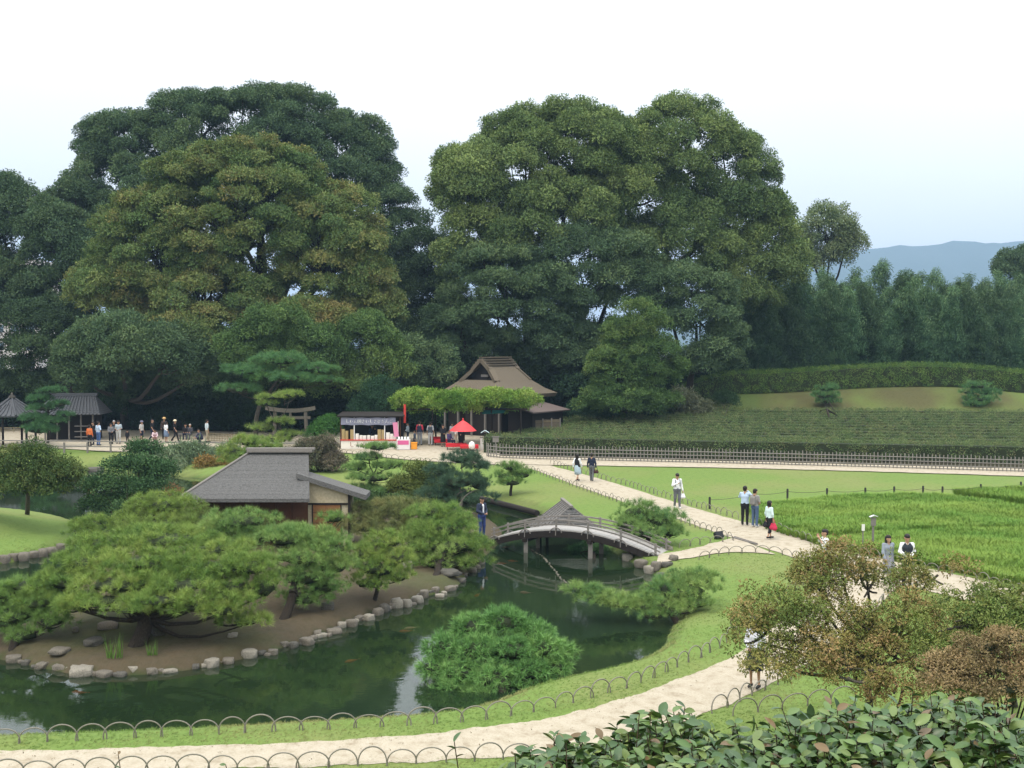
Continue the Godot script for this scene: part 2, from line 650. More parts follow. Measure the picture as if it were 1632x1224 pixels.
func aligned(n: Vector3, s: float, spin: float) -> Basis:
	var x := n.cross(Vector3(0.31, 0.2, 0.93)).normalized()
	return Basis(x, n, x.cross(n)).rotated(n, spin).scaled(Vector3.ONE * s)

func mixed(tints: Array, t: float) -> Color:
	var f := clampf(t, 0.0, 0.999) * (tints.size() - 1)
	return (tints[int(f)] as Color).lerp(tints[int(f) + 1], f - int(f))

# leaf sprays over the upper sides of lobes; o: per (sprays per square metre), size, tints, low (lowest direction), up (how far sprays turn up)
func leafy(bag: Bag, lobes: Array, o: Dictionary) -> void:
	var low: float = o.get("low", -0.5)
	var size: float = o.size
	var up: float = o.get("up", 0.5)
	var patch := FastNoiseLite.new()
	patch.seed = o.get("seed", 1)
	patch.frequency = o.get("patch", 0.12)
	for lobe: Array in lobes:
		var c: Vector3 = lobe[0]
		var r: Vector3 = lobe[1]
		var area := 4.0 * PI * pow((pow(r.x * r.y, 1.6) + pow(r.x * r.z, 1.6) + pow(r.y * r.z, 1.6)) / 3.0, 1.0 / 1.6)
		var n := int(area * (1.0 - low) * 0.5 * o.per + rng.randf())
		var tone: float = 0.5 + patch.get_noise_3dv(c) * 0.6 + rng.randf_range(-0.16, 0.16)
		for i in n:
			var y := rng.randf_range(low, 1.0)
			var a := rng.randf() * TAU
			var k := sqrt(1.0 - y * y)
			var d := Vector3(k * cos(a), y, k * sin(a))
			var p := c + d * r * (rng.randf_range(0.7, 1.06) + (rng.randf() * 0.32 if rng.randf() < 0.16 else 0.0))
			var nrm := (d / r).normalized().lerp(UP, up)
			nrm = (nrm + dir() * 0.35).normalized()
			bag.at.append(Transform3D(aligned(nrm, size * rng.randf_range(0.55, 1.45), rng.randf() * TAU), p))
			bag.tint.append(mixed(o.tints, tone + rng.randf_range(-0.3, 0.3)) * rng.randf_range(0.85, 1.15) * LUSH)

# lobes spread over the outside of large ellipsoids
func lobes_on(masses: Array, lobe: float, squash := 0.7, back := 0.45, low := -0.55, o_density := 0.8) -> Array:
	var out := []
	for m: Array in masses:
		var c: Vector3 = m[0]
		var r: Vector3 = m[1]
		var mean := pow(r.x * r.y * r.z, 1.0 / 3.0)
		var n := int(4.0 * mean * mean / (lobe * lobe) * o_density) + 4
		var turn := rng.randf() * TAU
		for i in n:
			var y := 1.0 - 2.0 * (i + 0.5) / n
			if y < low: continue
			var a := i * 2.399963 + turn + rng.randf_range(-0.25, 0.25)
			var k := sqrt(1.0 - y * y)
			var d := Vector3(k * cos(a), clampf(y + rng.randf_range(-0.08, 0.08), -1, 1), k * sin(a))
			if d.z < -0.25 and rng.randf() > back: continue
			var s := lobe * rng.randf_range(0.45, 1.4)
			var p := c + d * (r - Vector3.ONE * s * 0.55) * rng.randf_range(0.84, 1.09)
			var hidden := false
			for other: Array in masses:
				if other[0] != c and ((p - other[0]) / other[1]).length() < 0.72:
					hidden = true
					break
			if not hidden: out.append([p, Vector3(s, s * squash, s)])
	return out

func limb(st: SurfaceTool, a: Vector3, b: Vector3, ra: float, rb: float, bend := 0.12, sides := 6) -> void:
	var l := a.distance_to(b)
	var pts := []
	var radii := []
	var w1 := dir() * l * bend
	var w2 := dir() * l * bend
	for i in 6:
		var t := i / 5.0
		pts.append(a.lerp(b, t) + w1 * sin(PI * t) * (1 - t) + w2 * sin(PI * t) * t + Vector3(0, -l * 0.06 * sin(PI * t), 0))
		radii.append(lerpf(ra, rb, pow(t, 0.8)))
	tube(st, pts, radii, sides)

# a broad tree: MASSES are [px, py, half width, half height(, nearer by)] at depth D; BASE is where the trunk stands
func tree(label: String, called: String, base: Vector3, d: float, masses: Array, o: Dictionary, group := "") -> Node3D:
	var t := thing(called, label, "tree", base, 0.0, group)
	var big := []
	for m in masses:
		var dd: float = d - (m[4] if m.size() > 4 else 0.0)
		var k := dd / FOC
		big.append([at(m[0], m[1], dd) - base, Vector3(m[2] * k, m[3] * k, maxf(m[2] * k * 0.75, m[3] * k * 0.6))])
	var lobes := lobes_on(big, o.lobe, o.get("squash", 0.7), o.get("back", 0.45), o.get("under", -0.55), o.get("density", 0.8))
	var bag := Bag.new()
	leafy(bag, lobes, o)
	for m in big:
		var reach: Vector3 = m[1]
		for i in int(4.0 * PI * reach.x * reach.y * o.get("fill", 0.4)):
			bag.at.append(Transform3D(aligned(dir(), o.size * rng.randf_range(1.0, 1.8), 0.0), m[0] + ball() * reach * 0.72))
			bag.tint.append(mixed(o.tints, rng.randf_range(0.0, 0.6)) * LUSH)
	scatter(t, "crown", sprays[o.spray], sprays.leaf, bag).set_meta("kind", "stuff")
	var st := begin()
	var girth: float = o.get("girth", 0.5)
	var fork: Vector3 = (big[0][0] as Vector3) * Vector3(0.4, 0.0, 0.4)
	fork.y = maxf((big[0][0].y - big[0][1].y) * 0.75, 1.2)
	limb(st, Vector3(0, -0.3, 0), fork, girth, girth * 0.75, 0.05, 9)
	for m in big:
		var heart: Vector3 = m[0] - Vector3(0, m[1].y * 0.35, 0)
		limb(st, fork, heart, girth * 0.55, girth * 0.28, 0.12, 7)
		var n := 0
		for lobe in lobes:
			if ((lobe[0] - m[0]) / m[1]).length() < 1.1 and n < o.get("limbs", 16):
				if rng.randf() < 0.45:
					limb(st, heart + dir() * 0.4, lobe[0], girth * 0.22, 0.03, 0.12, 5)
					n += 1
	put("trunk", st, sprays.get(o.get("bark", "bark")), t)
	return t

func green(r: float, g: float, b: float) -> Color:
	return Color(r, g, b)

func make_woods() -> void:
	var camphor := [green(0.061, 0.102, 0.040), green(0.108, 0.156, 0.056), green(0.172, 0.216, 0.073)]
	var deep := [green(0.038, 0.070, 0.037), green(0.063, 0.106, 0.051), green(0.101, 0.144, 0.062)]
	var zelkova := [green(0.063, 0.112, 0.041), green(0.096, 0.143, 0.048), green(0.141, 0.170, 0.057), green(0.192, 0.165, 0.063)]
	var mid := [green(0.038, 0.075, 0.026), green(0.073, 0.127, 0.039), green(0.124, 0.176, 0.052)]
	var dusk := [green(0.023, 0.044, 0.022), green(0.037, 0.066, 0.031), green(0.055, 0.090, 0.038)]
	var wood := "trees of the wood behind the garden"
	var big := {"lobe": 1.7, "density": 0.95, "per": 4.8, "size": 0.52, "spray": "broad", "tints": camphor, "seed": 3, "girth": 0.8, "squash": 0.72, "back": 0.4, "low": -0.3, "up": 0.35, "fill": 0.22}
	# tall dark tree behind everything on the west
	tree("tall domed dark green tree standing behind the russet-tinged zelkova", "evergreen_tree", lp(400, 650) + Vector3(0, 0, -24), 121.0,
		[[400, 285, 150, 150], [250, 320, 140, 130, -1], [530, 300, 105, 120], [140, 370, 75, 100, 2], [610, 390, 65, 110, 1], [470, 200, 80, 65], [210, 230, 80, 55], [315, 205, 85, 62, -1], [560, 235, 60, 55]],
		big.merged({"tints": deep, "spray": "broad", "lobe": 1.5, "per": 4.0, "squash": 0.5, "back": 0.3, "seed": 11, "fill": 0.25}, true), wood)
	# zelkova turning brown
	tree("broad zelkova with olive and rusty brown early autumn leaves", "zelkova_tree", lp(385, 690) + Vector3(0, 0, -10), 100.0,
		[[385, 355, 150, 135], [255, 400, 110, 105, 1], [520, 400, 100, 115, 1], [185, 465, 72, 55, 2], [580, 480, 55, 85, 1], [420, 290, 90, 70], [330, 480, 130, 80, 1], [290, 535, 55, 40, 6], [500, 520, 70, 50, 4]],
		big.merged({"tints": zelkova, "spray": "layered", "lobe": 1.25, "per": 5.0, "size": 0.52, "squash": 0.5, "back": 0.95, "density": 1.15, "seed": 5, "patch": 0.2, "limbs": 20}, true), wood)
	# the two great camphors
	tree("great camphor tree with billowing light green crown above the thatched house", "camphor_tree", lp(850, 660) + Vector3(0, 0, -18), 108.0,
		[[835, 300, 110, 105], [925, 245, 100, 80], [765, 305, 68, 70, 2], [850, 220, 70, 50], [720, 290, 30, 55], [770, 400, 75, 80, 2], [890, 350, 100, 80, 2]], big, wood)
	tree("great camphor tree with rounded crown and open limbs beside the bamboo grove", "camphor_tree", lp(1075, 650) + Vector3(0, 0, -20), 110.0,
		[[1075, 255, 105, 95], [1150, 300, 85, 95], [1000, 300, 75, 80, 2], [1210, 370, 55, 60], [1075, 390, 100, 95, 1], [1235, 420, 42, 60], [1180, 450, 65, 70]], big.merged({"seed": 8, "back": 0.25}, true), wood)
	# darker trees in front of them
	tree("dark blue-green evergreen directly behind the thatched roof", "evergreen_tree", lp(800, 665) + Vector3(0, 0, -12), 103.0,
		[[800, 470, 95, 85], [740, 530, 60, 70], [860, 520, 70, 80]], big.merged({"tints": deep, "lobe": 1.5, "squash": 0.5, "spray": "layered", "seed": 14, "girth": 0.5}, true), wood)
	tree("dark evergreen between the thatched house and the yellow-green tree", "evergreen_tree", lp(930, 665) + Vector3(0, 0, -12), 103.5,
		[[925, 450, 85, 90], [900, 550, 60, 75], [985, 430, 60, 65]], big.merged({"tints": deep, "lobe": 1.5, "seed": 15, "squash": 0.55, "girth": 0.5}, true), wood)
	tree("drooping blue-green tree at the west end of the clipped hedge", "evergreen_tree", lp(1120, 655) + Vector3(0, 0, -8), 103.0,
		[[1110, 490, 70, 75], [1140, 560, 48, 55, 1], [1060, 470, 60, 60]], big.merged({"tints": deep, "spray": "layered", "lobe": 1.3, "squash": 0.45, "seed": 16, "girth": 0.4}, true), wood)
	tree("bushy yellow-green tree beside the tea rows", "broadleaf_tree", lp(1010, 668) + Vector3(0, 0, -2), 94.0,
		[[1015, 530, 58, 62], [1040, 590, 50, 60, 1], [985, 590, 45, 50, 1], [1000, 640, 80, 30, 1]], big.merged({"tints": [green(0.036, 0.074, 0.024), green(0.065, 0.115, 0.034), green(0.115, 0.155, 0.045)], "spray": "layered", "lobe": 0.95, "size": 0.42, "per": 5.5, "squash": 0.5, "girth": 0.25, "seed": 17}, true), wood)
	tree("thin brownish tree with airy crown above the bamboo", "deciduous_tree", Vector3(at(1318, 600, 140).x, 3.0, -140.0), 140.0,
		[[1320, 368, 46, 44], [1350, 385, 26, 28], [1290, 385, 26, 30], [1322, 405, 38, 24], [1300, 420, 30, 22]], big.merged({"tints": [green(0.09, 0.135, 0.06), green(0.14, 0.18, 0.085), green(0.18, 0.20, 0.10)], "spray": "small", "lobe": 1.1, "per": 2.6, "size": 0.6, "back": 0.8, "girth": 0.3, "seed": 18, "fill": 0.15, "density": 0.8}, true), wood)
	tree("dark rounded tree behind the east end of the bamboo", "evergreen_tree", lp(1625, 640) + Vector3(0, 0, -30), 140.0,
		[[1630, 425, 40, 32], [1665, 440, 50, 40]], big.merged({"tints": deep, "lobe": 1.3, "seed": 19, "girth": 0.3}, true), wood)
	# the gap between the two great groups
	tree("dark tree filling the gap between the zelkova and the camphors", "evergreen_tree", lp(670, 670) + Vector3(0, 0, -22), 116.0,
		[[680, 440, 55, 85], [650, 530, 60, 90], [710, 560, 55, 80]], big.merged({"tints": dusk, "lobe": 1.6, "seed": 20, "girth": 0.4}, true), wood)
	tree("dark tree behind the house's bamboo screen", "evergreen_tree", lp(880, 660) + Vector3(0, 0, -10), 107.0,
		[[880, 590, 75, 55], [780, 580, 80, 50], [960, 580, 80, 70]], big.merged({"tints": dusk, "lobe": 1.4, "seed": 21, "girth": 0.3}, true), wood)
	# west edge
	tree("dark round-topped tree at the west edge of the wood", "evergreen_tree", lp(10, 670) + Vector3(0, 0, -20), 112.0,
		[[5, 350, 50, 70], [-50, 370, 70, 90], [20, 460, 60, 80]], big.merged({"tints": deep, "lobe": 1.6, "seed": 22, "girth": 0.5}, true), wood)
	tree("dark tree with olive top between the round tree and the zelkova", "evergreen_tree", lp(80, 670) + Vector3(0, 0, -18), 110.0,
		[[85, 380, 50, 70], [90, 480, 60, 90], [130, 440, 45, 80]], big.merged({"tints": deep, "lobe": 1.5, "seed": 23, "girth": 0.5}, true), wood)
	tree("low dark tree behind the tiled pavilions", "evergreen_tree", lp(50, 670) + Vector3(0, 0, -12), 101.0,
		[[40, 545, 90, 75], [-40, 530, 70, 90], [60, 610, 70, 35]], big.merged({"tints": dusk, "lobe": 1.4, "squash": 0.5, "spray": "layered", "seed": 24, "girth": 0.3}, true), wood)
	tree("dark green tree with thick trunk above the strolling visitors", "evergreen_tree", lp(196, 683) + Vector3(0, 0, -1), 92.0,
		[[190, 560, 85, 60], [140, 590, 50, 45], [260, 570, 70, 55], [300, 590, 60, 50, -2]], big.merged({"tints": deep, "lobe": 1.2, "size": 0.5, "per": 4.5, "seed": 25, "girth": 0.42, "bark": "grey_bark"}, true), wood)
	tree("dark understorey tree in the shade below the zelkova", "evergreen_tree", lp(330, 676) + Vector3(0, 0, -6), 99.0,
		[[330, 600, 110, 60], [230, 620, 90, 45], [430, 610, 80, 60]], big.merged({"tints": dusk, "lobe": 1.3, "seed": 26, "girth": 0.25}, true), wood)
	tree("fresh green tree behind the stone torii", "broadleaf_tree", lp(440, 684) + Vector3(0, 0, -1), 91.0,
		[[440, 520, 52, 40], [400, 560, 50, 42], [470, 580, 60, 45], [510, 560, 45, 40]], big.merged({"tints": mid, "lobe": 1.0, "size": 0.42, "per": 5.0, "seed": 27, "girth": 0.22}, true), wood)
	tree("rounded green tree above the food stall", "broadleaf_tree", lp(590, 684) + Vector3(0, 0, -5), 94.0,
		[[580, 550, 55, 50], [540, 600, 60, 45], [615, 580, 40, 50]], big.merged({"tints": mid, "lobe": 1.0, "size": 0.42, "per": 5.0, "seed": 28, "girth": 0.22}, true), wood)
	tree("blue-green tree beside the thatched roof's west corner", "evergreen_tree", lp(660, 680) + Vector3(0, 0, -7), 97.0,
		[[655, 590, 30, 50], [690, 590, 40, 45]], big.merged({"tints": deep, "lobe": 0.9, "size": 0.45, "per": 5.0, "seed": 29, "girth": 0.2}, true), wood)

func make_undergrowth() -> void:
	var bag := Bag.new()
	var lobes := []
	for i in 520:
		var px := rng.randf_range(-80, 1180)
		var d := rng.randf_range(97.0, 128.0)
		if px > 700.0 and px < 920.0: d = maxf(d, 104.0)
		if px > 1060.0: d = maxf(d, 112.0)
		var p := at(px, 640, d)
		p.y = land(p.x, p.z) + rng.randf_range(0.2, 3.4)
		var s := rng.randf_range(0.9, 1.9)
		lobes.append([p, Vector3(s, s * 0.8, s)])
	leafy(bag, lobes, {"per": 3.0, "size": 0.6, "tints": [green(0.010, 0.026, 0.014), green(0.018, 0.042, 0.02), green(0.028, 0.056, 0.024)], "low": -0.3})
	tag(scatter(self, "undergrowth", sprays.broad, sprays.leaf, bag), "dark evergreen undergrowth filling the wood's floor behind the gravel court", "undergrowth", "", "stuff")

# ---------------------------------------------------------------- bamboo, hedges, tea, rice
func make_bamboo() -> void:
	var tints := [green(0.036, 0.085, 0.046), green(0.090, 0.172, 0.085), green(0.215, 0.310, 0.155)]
	var kinds := []
	for k in 5:
		var t := thing("bamboo", "", "bamboo", Vector3.ZERO, 0.0, "tall bamboos of the grove behind the clipped hedge")
		var h := [13.0, 12.2, 13.6, 12.6, 11.4][k] as float
		var lean := Vector3(rng.randf_range(-3.2, 3.2), -0.9, rng.randf_range(-2.0, 2.0))
		var pts := []
		var radii := []
		for i in 9:
			var s := i / 8.0
			pts.append(Vector3(0, -0.3 + h * s, 0) + lean * pow(s, 2.6))
			radii.append(lerpf(0.055, 0.012, s))
		var st := begin()
		tube(st, pts, radii, 6)
		put("culm", st, flat(0.11, 0.14, 0.05, 0.6), t)
		var bag := Bag.new()
		var tone: float = [1.0, 0.75, 1.25, 0.9, 1.4][k]
		for node in 24:
			var s := 0.12 + 0.88 * clampf((node + rng.randf_range(-0.45, 0.45)) / 23.0, 0.0, 1.0)
			var wide := 1.7 * (1.0 - pow(clampf((s - 0.58) / 0.42, 0.0, 1.0), 1.2)) + 0.12
			for i in (12 if node < 19 else 7):
				var a := rng.randf() * TAU
				var out := wide * rng.randf_range(0.25, 1.0)
				var p := Vector3(cos(a) * out, -0.3 + h * s + 0.15 - out * out * 0.28 + rng.randf_range(-0.3, 0.3), sin(a) * out) + lean * pow(s, 2.6)
				bag.at.append(Transform3D(aligned((Vector3(cos(a) * 0.7, 1, sin(a) * 0.7) + dir() * 0.3).normalized(), rng.randf_range(0.34, 0.6), rng.randf() * TAU), p))
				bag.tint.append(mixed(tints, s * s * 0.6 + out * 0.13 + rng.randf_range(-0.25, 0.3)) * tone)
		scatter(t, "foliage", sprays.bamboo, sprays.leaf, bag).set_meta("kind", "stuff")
		kinds.append(t)
	var n := 0
	for row in 5:
		for i in 22:
			var px := 1165.0 + i * 25.0 + rng.randf_range(-11, 11) + row * 7.0
			var d := 112.5 + row * 2.6 + rng.randf_range(-0.8, 0.8)
			var p := at(px, 600, d)
			p.y = land(p.x, p.z)
			var label := "feathery green bamboo, %s counted from the great camphor, in %s row of the grove" % [nth(i + 1), ["the front", "the second", "the third", "the fourth", "the hindmost"][row]]
			var pick := rng.randi() % 5
			var o: Node3D
			if n < 5:
				o = kinds[n]
				o.position = p
				o.set_meta("label", label)
			else:
				o = copy_of(kinds[pick], p, rng.randf() * TAU, label)
			var s := rng.randf_range(0.9, 1.06) * (0.88 + 0.025 * row)
			o.scale = Vector3.ONE * s
			n += 1

# a clipped strip of hedge along points of the ground: width W, height H
func strip(bag: Bag, st: SurfaceTool, pts: Array, w: float, h: float, o: Dictionary) -> void:
	for i in pts.size() - 1:
		var a: Vector3 = pts[i]
		var b: Vector3 = pts[i + 1]
		var l := a.distance_to(b)
		var f := (b - a) / l
		var s := f.cross(UP).normalized()
		var n := int(l * (w + 2.0 * h) * o.per)
		for k in n:
			var t := rng.randf()
			var u := rng.randf() * (w + 2.0 * h)
			var c := a.lerp(b, t)
			var nrm := UP
			var p: Vector3
			if u < h:
				p = c - s * w * 0.5 + UP * u
				nrm = -s
			elif u < h + w:
				p = c + s * (u - h - w * 0.5) + UP * h
			else:
				p = c + s * w * 0.5 + UP * (u - h - w)
				nrm = s
			if nrm != UP and p.y - c.y > h * 0.75: p -= nrm * (p.y - c.y - h * 0.75) * o.get("round", 0.4)
			if nrm == UP: p.y -= pow(absf((p - c).dot(s)) / (w * 0.5), 3.0) * h * o.get("round", 0.4) * 0.5
			nrm = (nrm + dir() * 0.5 + UP * 0.3).normalized()
			bag.at.append(Transform3D(aligned(nrm, o.size * rng.randf_range(0.7, 1.2), rng.randf() * TAU), p))
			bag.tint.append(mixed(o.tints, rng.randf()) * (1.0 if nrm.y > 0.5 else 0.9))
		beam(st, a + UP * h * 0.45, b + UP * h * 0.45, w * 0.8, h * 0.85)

func make_hedges() -> void:
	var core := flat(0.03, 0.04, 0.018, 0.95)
	# rows of tea
	var tints := [green(0.070, 0.125, 0.052), green(0.125, 0.190, 0.070), green(0.190, 0.250, 0.095), green(0.195, 0.185, 0.095)]
	for r in 15:
		var d := 75.4 + r * 1.62
		var pts := []
		var x0 := lerpf(-1.6, 6.5, pow(r / 14.0, 1.4)) + rng.randf_range(-0.3, 0.3)
		var x1 := 46.0 + r * 0.3
		if r < 3: x1 = 34.5 + r * 0.4
		for i in 13:
			var x := lerpf(x0, x1, i / 12.0)
			var z := -(d + 4.0 - 0.165 * (x + 1.7) * (1.0 - r / 17.0)) + sin(x * 0.11 + r) * 0.12
			pts.append(Vector3(x, land(x, z), z))
		var t := thing("tea_hedge", "long clipped row of tea bushes, %s row back from the lattice fence" % nth(r + 1), "hedge", pts[0], 0.0, "rows of the tea field")
		var bag := Bag.new()
		var st := begin()
		var own := pts.map(func(p): return p - pts[0])
		strip(bag, st, own, 1.27, 1.28 if r == 0 else 1.0 if r == 1 else 0.8, {"per": 7.0, "size": 0.26, "tints": tints, "round": 0.6})
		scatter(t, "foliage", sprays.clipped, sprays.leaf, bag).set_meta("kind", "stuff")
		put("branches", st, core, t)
	# the long clipped hedge on the bank
	var pts := []
	for i in 24:
		var x := 15.5 + i * 2.0
		pts.append(Vector3(x, land(x, -109.6) + 0.0, -109.6 + sin(x * 0.2) * 0.3))
	var t := thing("clipped_hedge", "long level clipped hedge along the crest of the grass bank", "hedge", pts[0])
	var bag := Bag.new()
	var st := begin()
	strip(bag, st, pts.map(func(p): return p - pts[0]), 1.6, 2.15, {"per": 9.0, "size": 0.3, "tints": [green(0.07, 0.14, 0.034), green(0.13, 0.235, 0.05), green(0.22, 0.31, 0.075)], "round": 0.35})
	scatter(t, "foliage", sprays.clipped, sprays.leaf, bag).set_meta("kind", "stuff")
	put("branches", st, core, t)

func make_rice() -> void:
	var v := PackedVector3Array()
	var c := PackedColorArray()
	for i in 46:      # one clump of rice: long blades that arch over
		var a := rng.randf() * TAU
		var lean := rng.randf_range(0.15, 0.75)
		var f := Vector3(cos(a) * sin(lean), cos(lean), sin(a) * sin(lean))
		var s := f.cross(UP).normalized() * 0.008
		var p := Vector3(cos(a), 0, sin(a)) * 0.05 * rng.randf()
		var l := rng.randf_range(0.45, 0.75)
		var m := p + f * l * 0.65
		var e := p + f * l + Vector3(cos(a), -0.6, sin(a)) * 0.12
		v.append_array([p - s, m - s, m + s, p - s, m + s, p + s, m - s, e, m + s])
		var k := rng.randf_range(0.8, 1.2)
		for j in 9: c.append(Color(k * 1.05, k, k * 0.9) if j < 6 else Color(k * 1.3, k * 1.15, k))
	var clump := raw(v, c)
	var swell := FastNoiseLite.new()
	swell.frequency = 0.25
	var plots := [["the plot beside the sand path", [[1216, 842], [1300, 868], [1420, 893], [1546, 917], [1640, 938], [1760, 968], [1900, 1010], [1900, 850], [1632, 852], [1534, 852], [1400, 856], [1330, 866]], 0.0],
		["the middle plot below the rope posts", [[1190, 812], [1212, 838], [1330, 861], [1400, 852], [1534, 847], [1632, 847], [1900, 845], [1900, 836], [1632, 814], [1513, 795], [1443, 794], [1315, 798]], 0.0],
		["the far plot with a dark furrow before it", [[1515, 789], [1632, 807], [1900, 830], [1900, 780], [1632, 785]], 0.12]]
	var n := 0
	for plot in plots:
		var poly := PackedVector2Array()
		var box_ := Rect2()
		for q in plot[1]:
			var g := lp(q[0], q[1])
			poly.append(Vector2(g.x, g.z))
			box_ = Rect2(poly[0], Vector2.ZERO) if poly.size() == 1 else box_.expand(poly[-1])
		var bag := Bag.new()
		var z := box_.position.y
		while z < box_.end.y:
			var x := box_.position.x
			while x < box_.end.x:
				var q := Vector2(x + rng.randf_range(-0.09, 0.09), z + rng.randf_range(-0.09, 0.09))
				if Geometry2D.is_point_in_polygon(q, poly):
					bag.at.append(Transform3D(aligned((UP + dir() * 0.08).normalized(), (rng.randf_range(0.56, 0.72) + swell.get_noise_2d(q.x, q.y) * 0.22 + plot[2]), rng.randf() * TAU), Vector3(q.x, land(q.x, q.y), q.y)))
					bag.tint.append(green(0.115, 0.240, 0.038).lerp(green(0.200, 0.295, 0.055), clampf(rng.randf() * 0.7 + 0.25 + swell.get_noise_2d(q.x * 0.5, q.y + 50.0) * 0.9, 0.0, 1.0)))
				x += 0.175
			z += 0.175
		var o := scatter(self, "rice", clump, sprays.leaf, bag)
		tag(o, "standing green rice in %s" % plot[0], "rice", "rice plots", "stuff")

# ---------------------------------------------------------------- lawn blades, fallen leaves
func on_path(p: Vector2) -> bool:
	for a in path_areas:
		if Geometry2D.is_point_in_polygon(p, a): return true
	return false

func make_grass() -> void:
	var v := PackedVector3Array()
	var c := PackedColorArray()
	for i in 16:
		var a := rng.randf() * TAU
		var lean := rng.randf_range(0.1, 0.9)
		var f := Vector3(cos(a) * sin(lean), cos(lean), sin(a) * sin(lean))
		var s := f.cross(UP).normalized() * 0.09
		var p := Vector3(rng.randf_range(-1, 1), 0, rng.randf_range(-1, 1)) * 1.1
		v.append_array([p - s, p + f * rng.randf_range(0.6, 1.3), p + s])
		var k := rng.randf_range(0.75, 1.25)
		for j in 3: c.append(Color(k, k, k * 0.9))
	var blade := raw(v, c)
	var patch := FastNoiseLite.new()
	patch.seed = 77
	patch.frequency = 0.22
	var bag := Bag.new()
	for i in 70000:
		var d := 20.0 + 27.0 * pow(rng.randf(), 1.5)
		var p := Vector2(rng.randf_range(-0.5, 0.5) * d * 0.95, -d)
		if p.x < -1.0 and d > 27.0 and p.x > -20.0 and d < 40.0: continue
		var h := height(p.x, p.y)
		if h < WATER + 0.06 or Geometry2D.is_point_in_polygon(p, island): continue
		if on_path(p + Vector2(rng.randf_range(-0.25, 0.25), rng.randf_range(-0.25, 0.25))): continue
		var w := patch.get_noise_2d(p.x, p.y)
		var tall := rng.randf_range(0.018, 0.036)
		if h < -0.08: tall *= 2.2
		bag.at.append(Transform3D(aligned((UP + dir() * 0.15).normalized(), tall, rng.randf() * TAU), Vector3(p.x, h + 0.002, p.y)))
		bag.tint.append(green(0.185, 0.285, 0.075).lerp(green(0.285, 0.290, 0.120), clampf(0.4 + w * 1.7 + rng.randf_range(-0.25, 0.25), 0.0, 1.0)))
	tag(scatter(self, "lawn_grass", blade, sprays.leaf, bag), "short mown grass of the lawns round the pond and paths", "grass", "", "stuff")
	# fallen leaves
	var fallen := spray(3, 0.6, 0.5, 0.1)
	bag = Bag.new()
	for i in 2600:
		var d := 20.0 + 45.0 * pow(rng.randf(), 1.3)
		var p := Vector2(rng.randf_range(-0.5, 0.5) * d * 0.95, -d)
		var h := height(p.x, p.y)
		if h < WATER + 0.05 or (i % 3 and not on_path(p)): continue
		bag.at.append(Transform3D(aligned((UP + dir() * 0.3).normalized(), rng.randf_range(0.025, 0.05), rng.randf() * TAU), Vector3(p.x, h + 0.035, p.y)))
		bag.tint.append(green(0.16, 0.10, 0.04).lerp(green(0.10, 0.09, 0.04), rng.randf()))
	tag(scatter(self, "fallen_leaves", fallen, sprays.leaf, bag), "scattered brown fallen leaves on paths and lawns", "leaves", "", "stuff")

# ---------------------------------------------------------------- garden pines, shrubs, maples
const PAD_GREEN := "garden pines trained into pads"

# PADS are [px, py, half width, half height(, nearer by)] at depth D
func pine(label: String, base: Vector3, d: float, pads: Array, o: Dictionary) -> Node3D:
	var t := thing("pine_tree", label, "pine tree", base, 0.0, PAD_GREEN)
	var big := []
	for m in pads:
		var dd: float = d - (m[4] if m.size() > 4 else 0.0)
		var k := dd / FOC
		big.append([at(m[0], m[1], dd) - base, Vector3(m[2] * k * 1.08, m[3] * k * 1.08, m[2] * k * o.get("deep", 0.85)) * o.get("grow", 1.0)])
	var clump: float = o.get("clump", 0.3)
	var lobes := []
	for m in big:
		if o.get("whole", false):
			lobes.append([m[0], m[1] * Vector3(0.8, 0.82, 0.8)])
			continue
		lobes.append_array(lobes_on([m], clump, o.get("squash", 0.7), 0.85, -0.3))
	var bag := Bag.new()
	leafy(bag, lobes, {"per": o.get("per", 42.0) * 0.62, "size": o.get("size", 0.15) * 1.25, "tints": o.tints, "low": o.get("low", -0.12), "up": o.get("up", 0.3), "seed": o.get("seed", 1), "patch": 0.5})
	scatter(t, "foliage", sprays[o.get("spray", "needles")], sprays.needle, bag).set_meta("kind", "stuff")
	var cores := begin()  # solid stand-in for dense twigs, coloured dark to put shade between the pads
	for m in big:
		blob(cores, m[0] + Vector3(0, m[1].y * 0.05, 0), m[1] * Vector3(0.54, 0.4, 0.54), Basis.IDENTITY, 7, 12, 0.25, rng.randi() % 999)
	put("shade_core", cores, sprays.shade, t).set_meta("kind", "stuff")
	var st := begin()
	var girth: float = o.get("girth", 0.16)
	var low := 1e9
	var heart := Vector3.ZERO
	for m in big:
		low = minf(low, m[0].y - m[1].y * 0.5)
		heart += m[0] / big.size()
	var fork := heart * Vector3(0.35, 0, 0.35)
	fork.y = maxf(lerpf(low, heart.y, 0.45) * 0.8, 0.25)
	limb(st, Vector3(0, -0.2, 0), fork, girth, girth * 0.8, 0.12, 8)
	var crook := heart - Vector3(0, 0.1, 0)
	limb(st, fork, crook, girth * 0.75, girth * 0.4, 0.18, 7)
	for m in big:
		var end: Vector3 = m[0] - Vector3(0, m[1].y * 0.35, 0)
		var from := fork if end.y < crook.y else crook
		limb(st, from, end, girth * 0.3, 0.016, 0.16, 6)
		for q in 4:
			var tip: Vector3 = m[0] + dir() * m[1] * Vector3(0.8, 0.2, 0.8)
			limb(st, end.lerp(from, rng.randf() * 0.4), tip, girth * 0.16, 0.008, 0.15, 4)
	put("trunk", st, sprays.get(o.get("bark", "bark")), t)
	return t

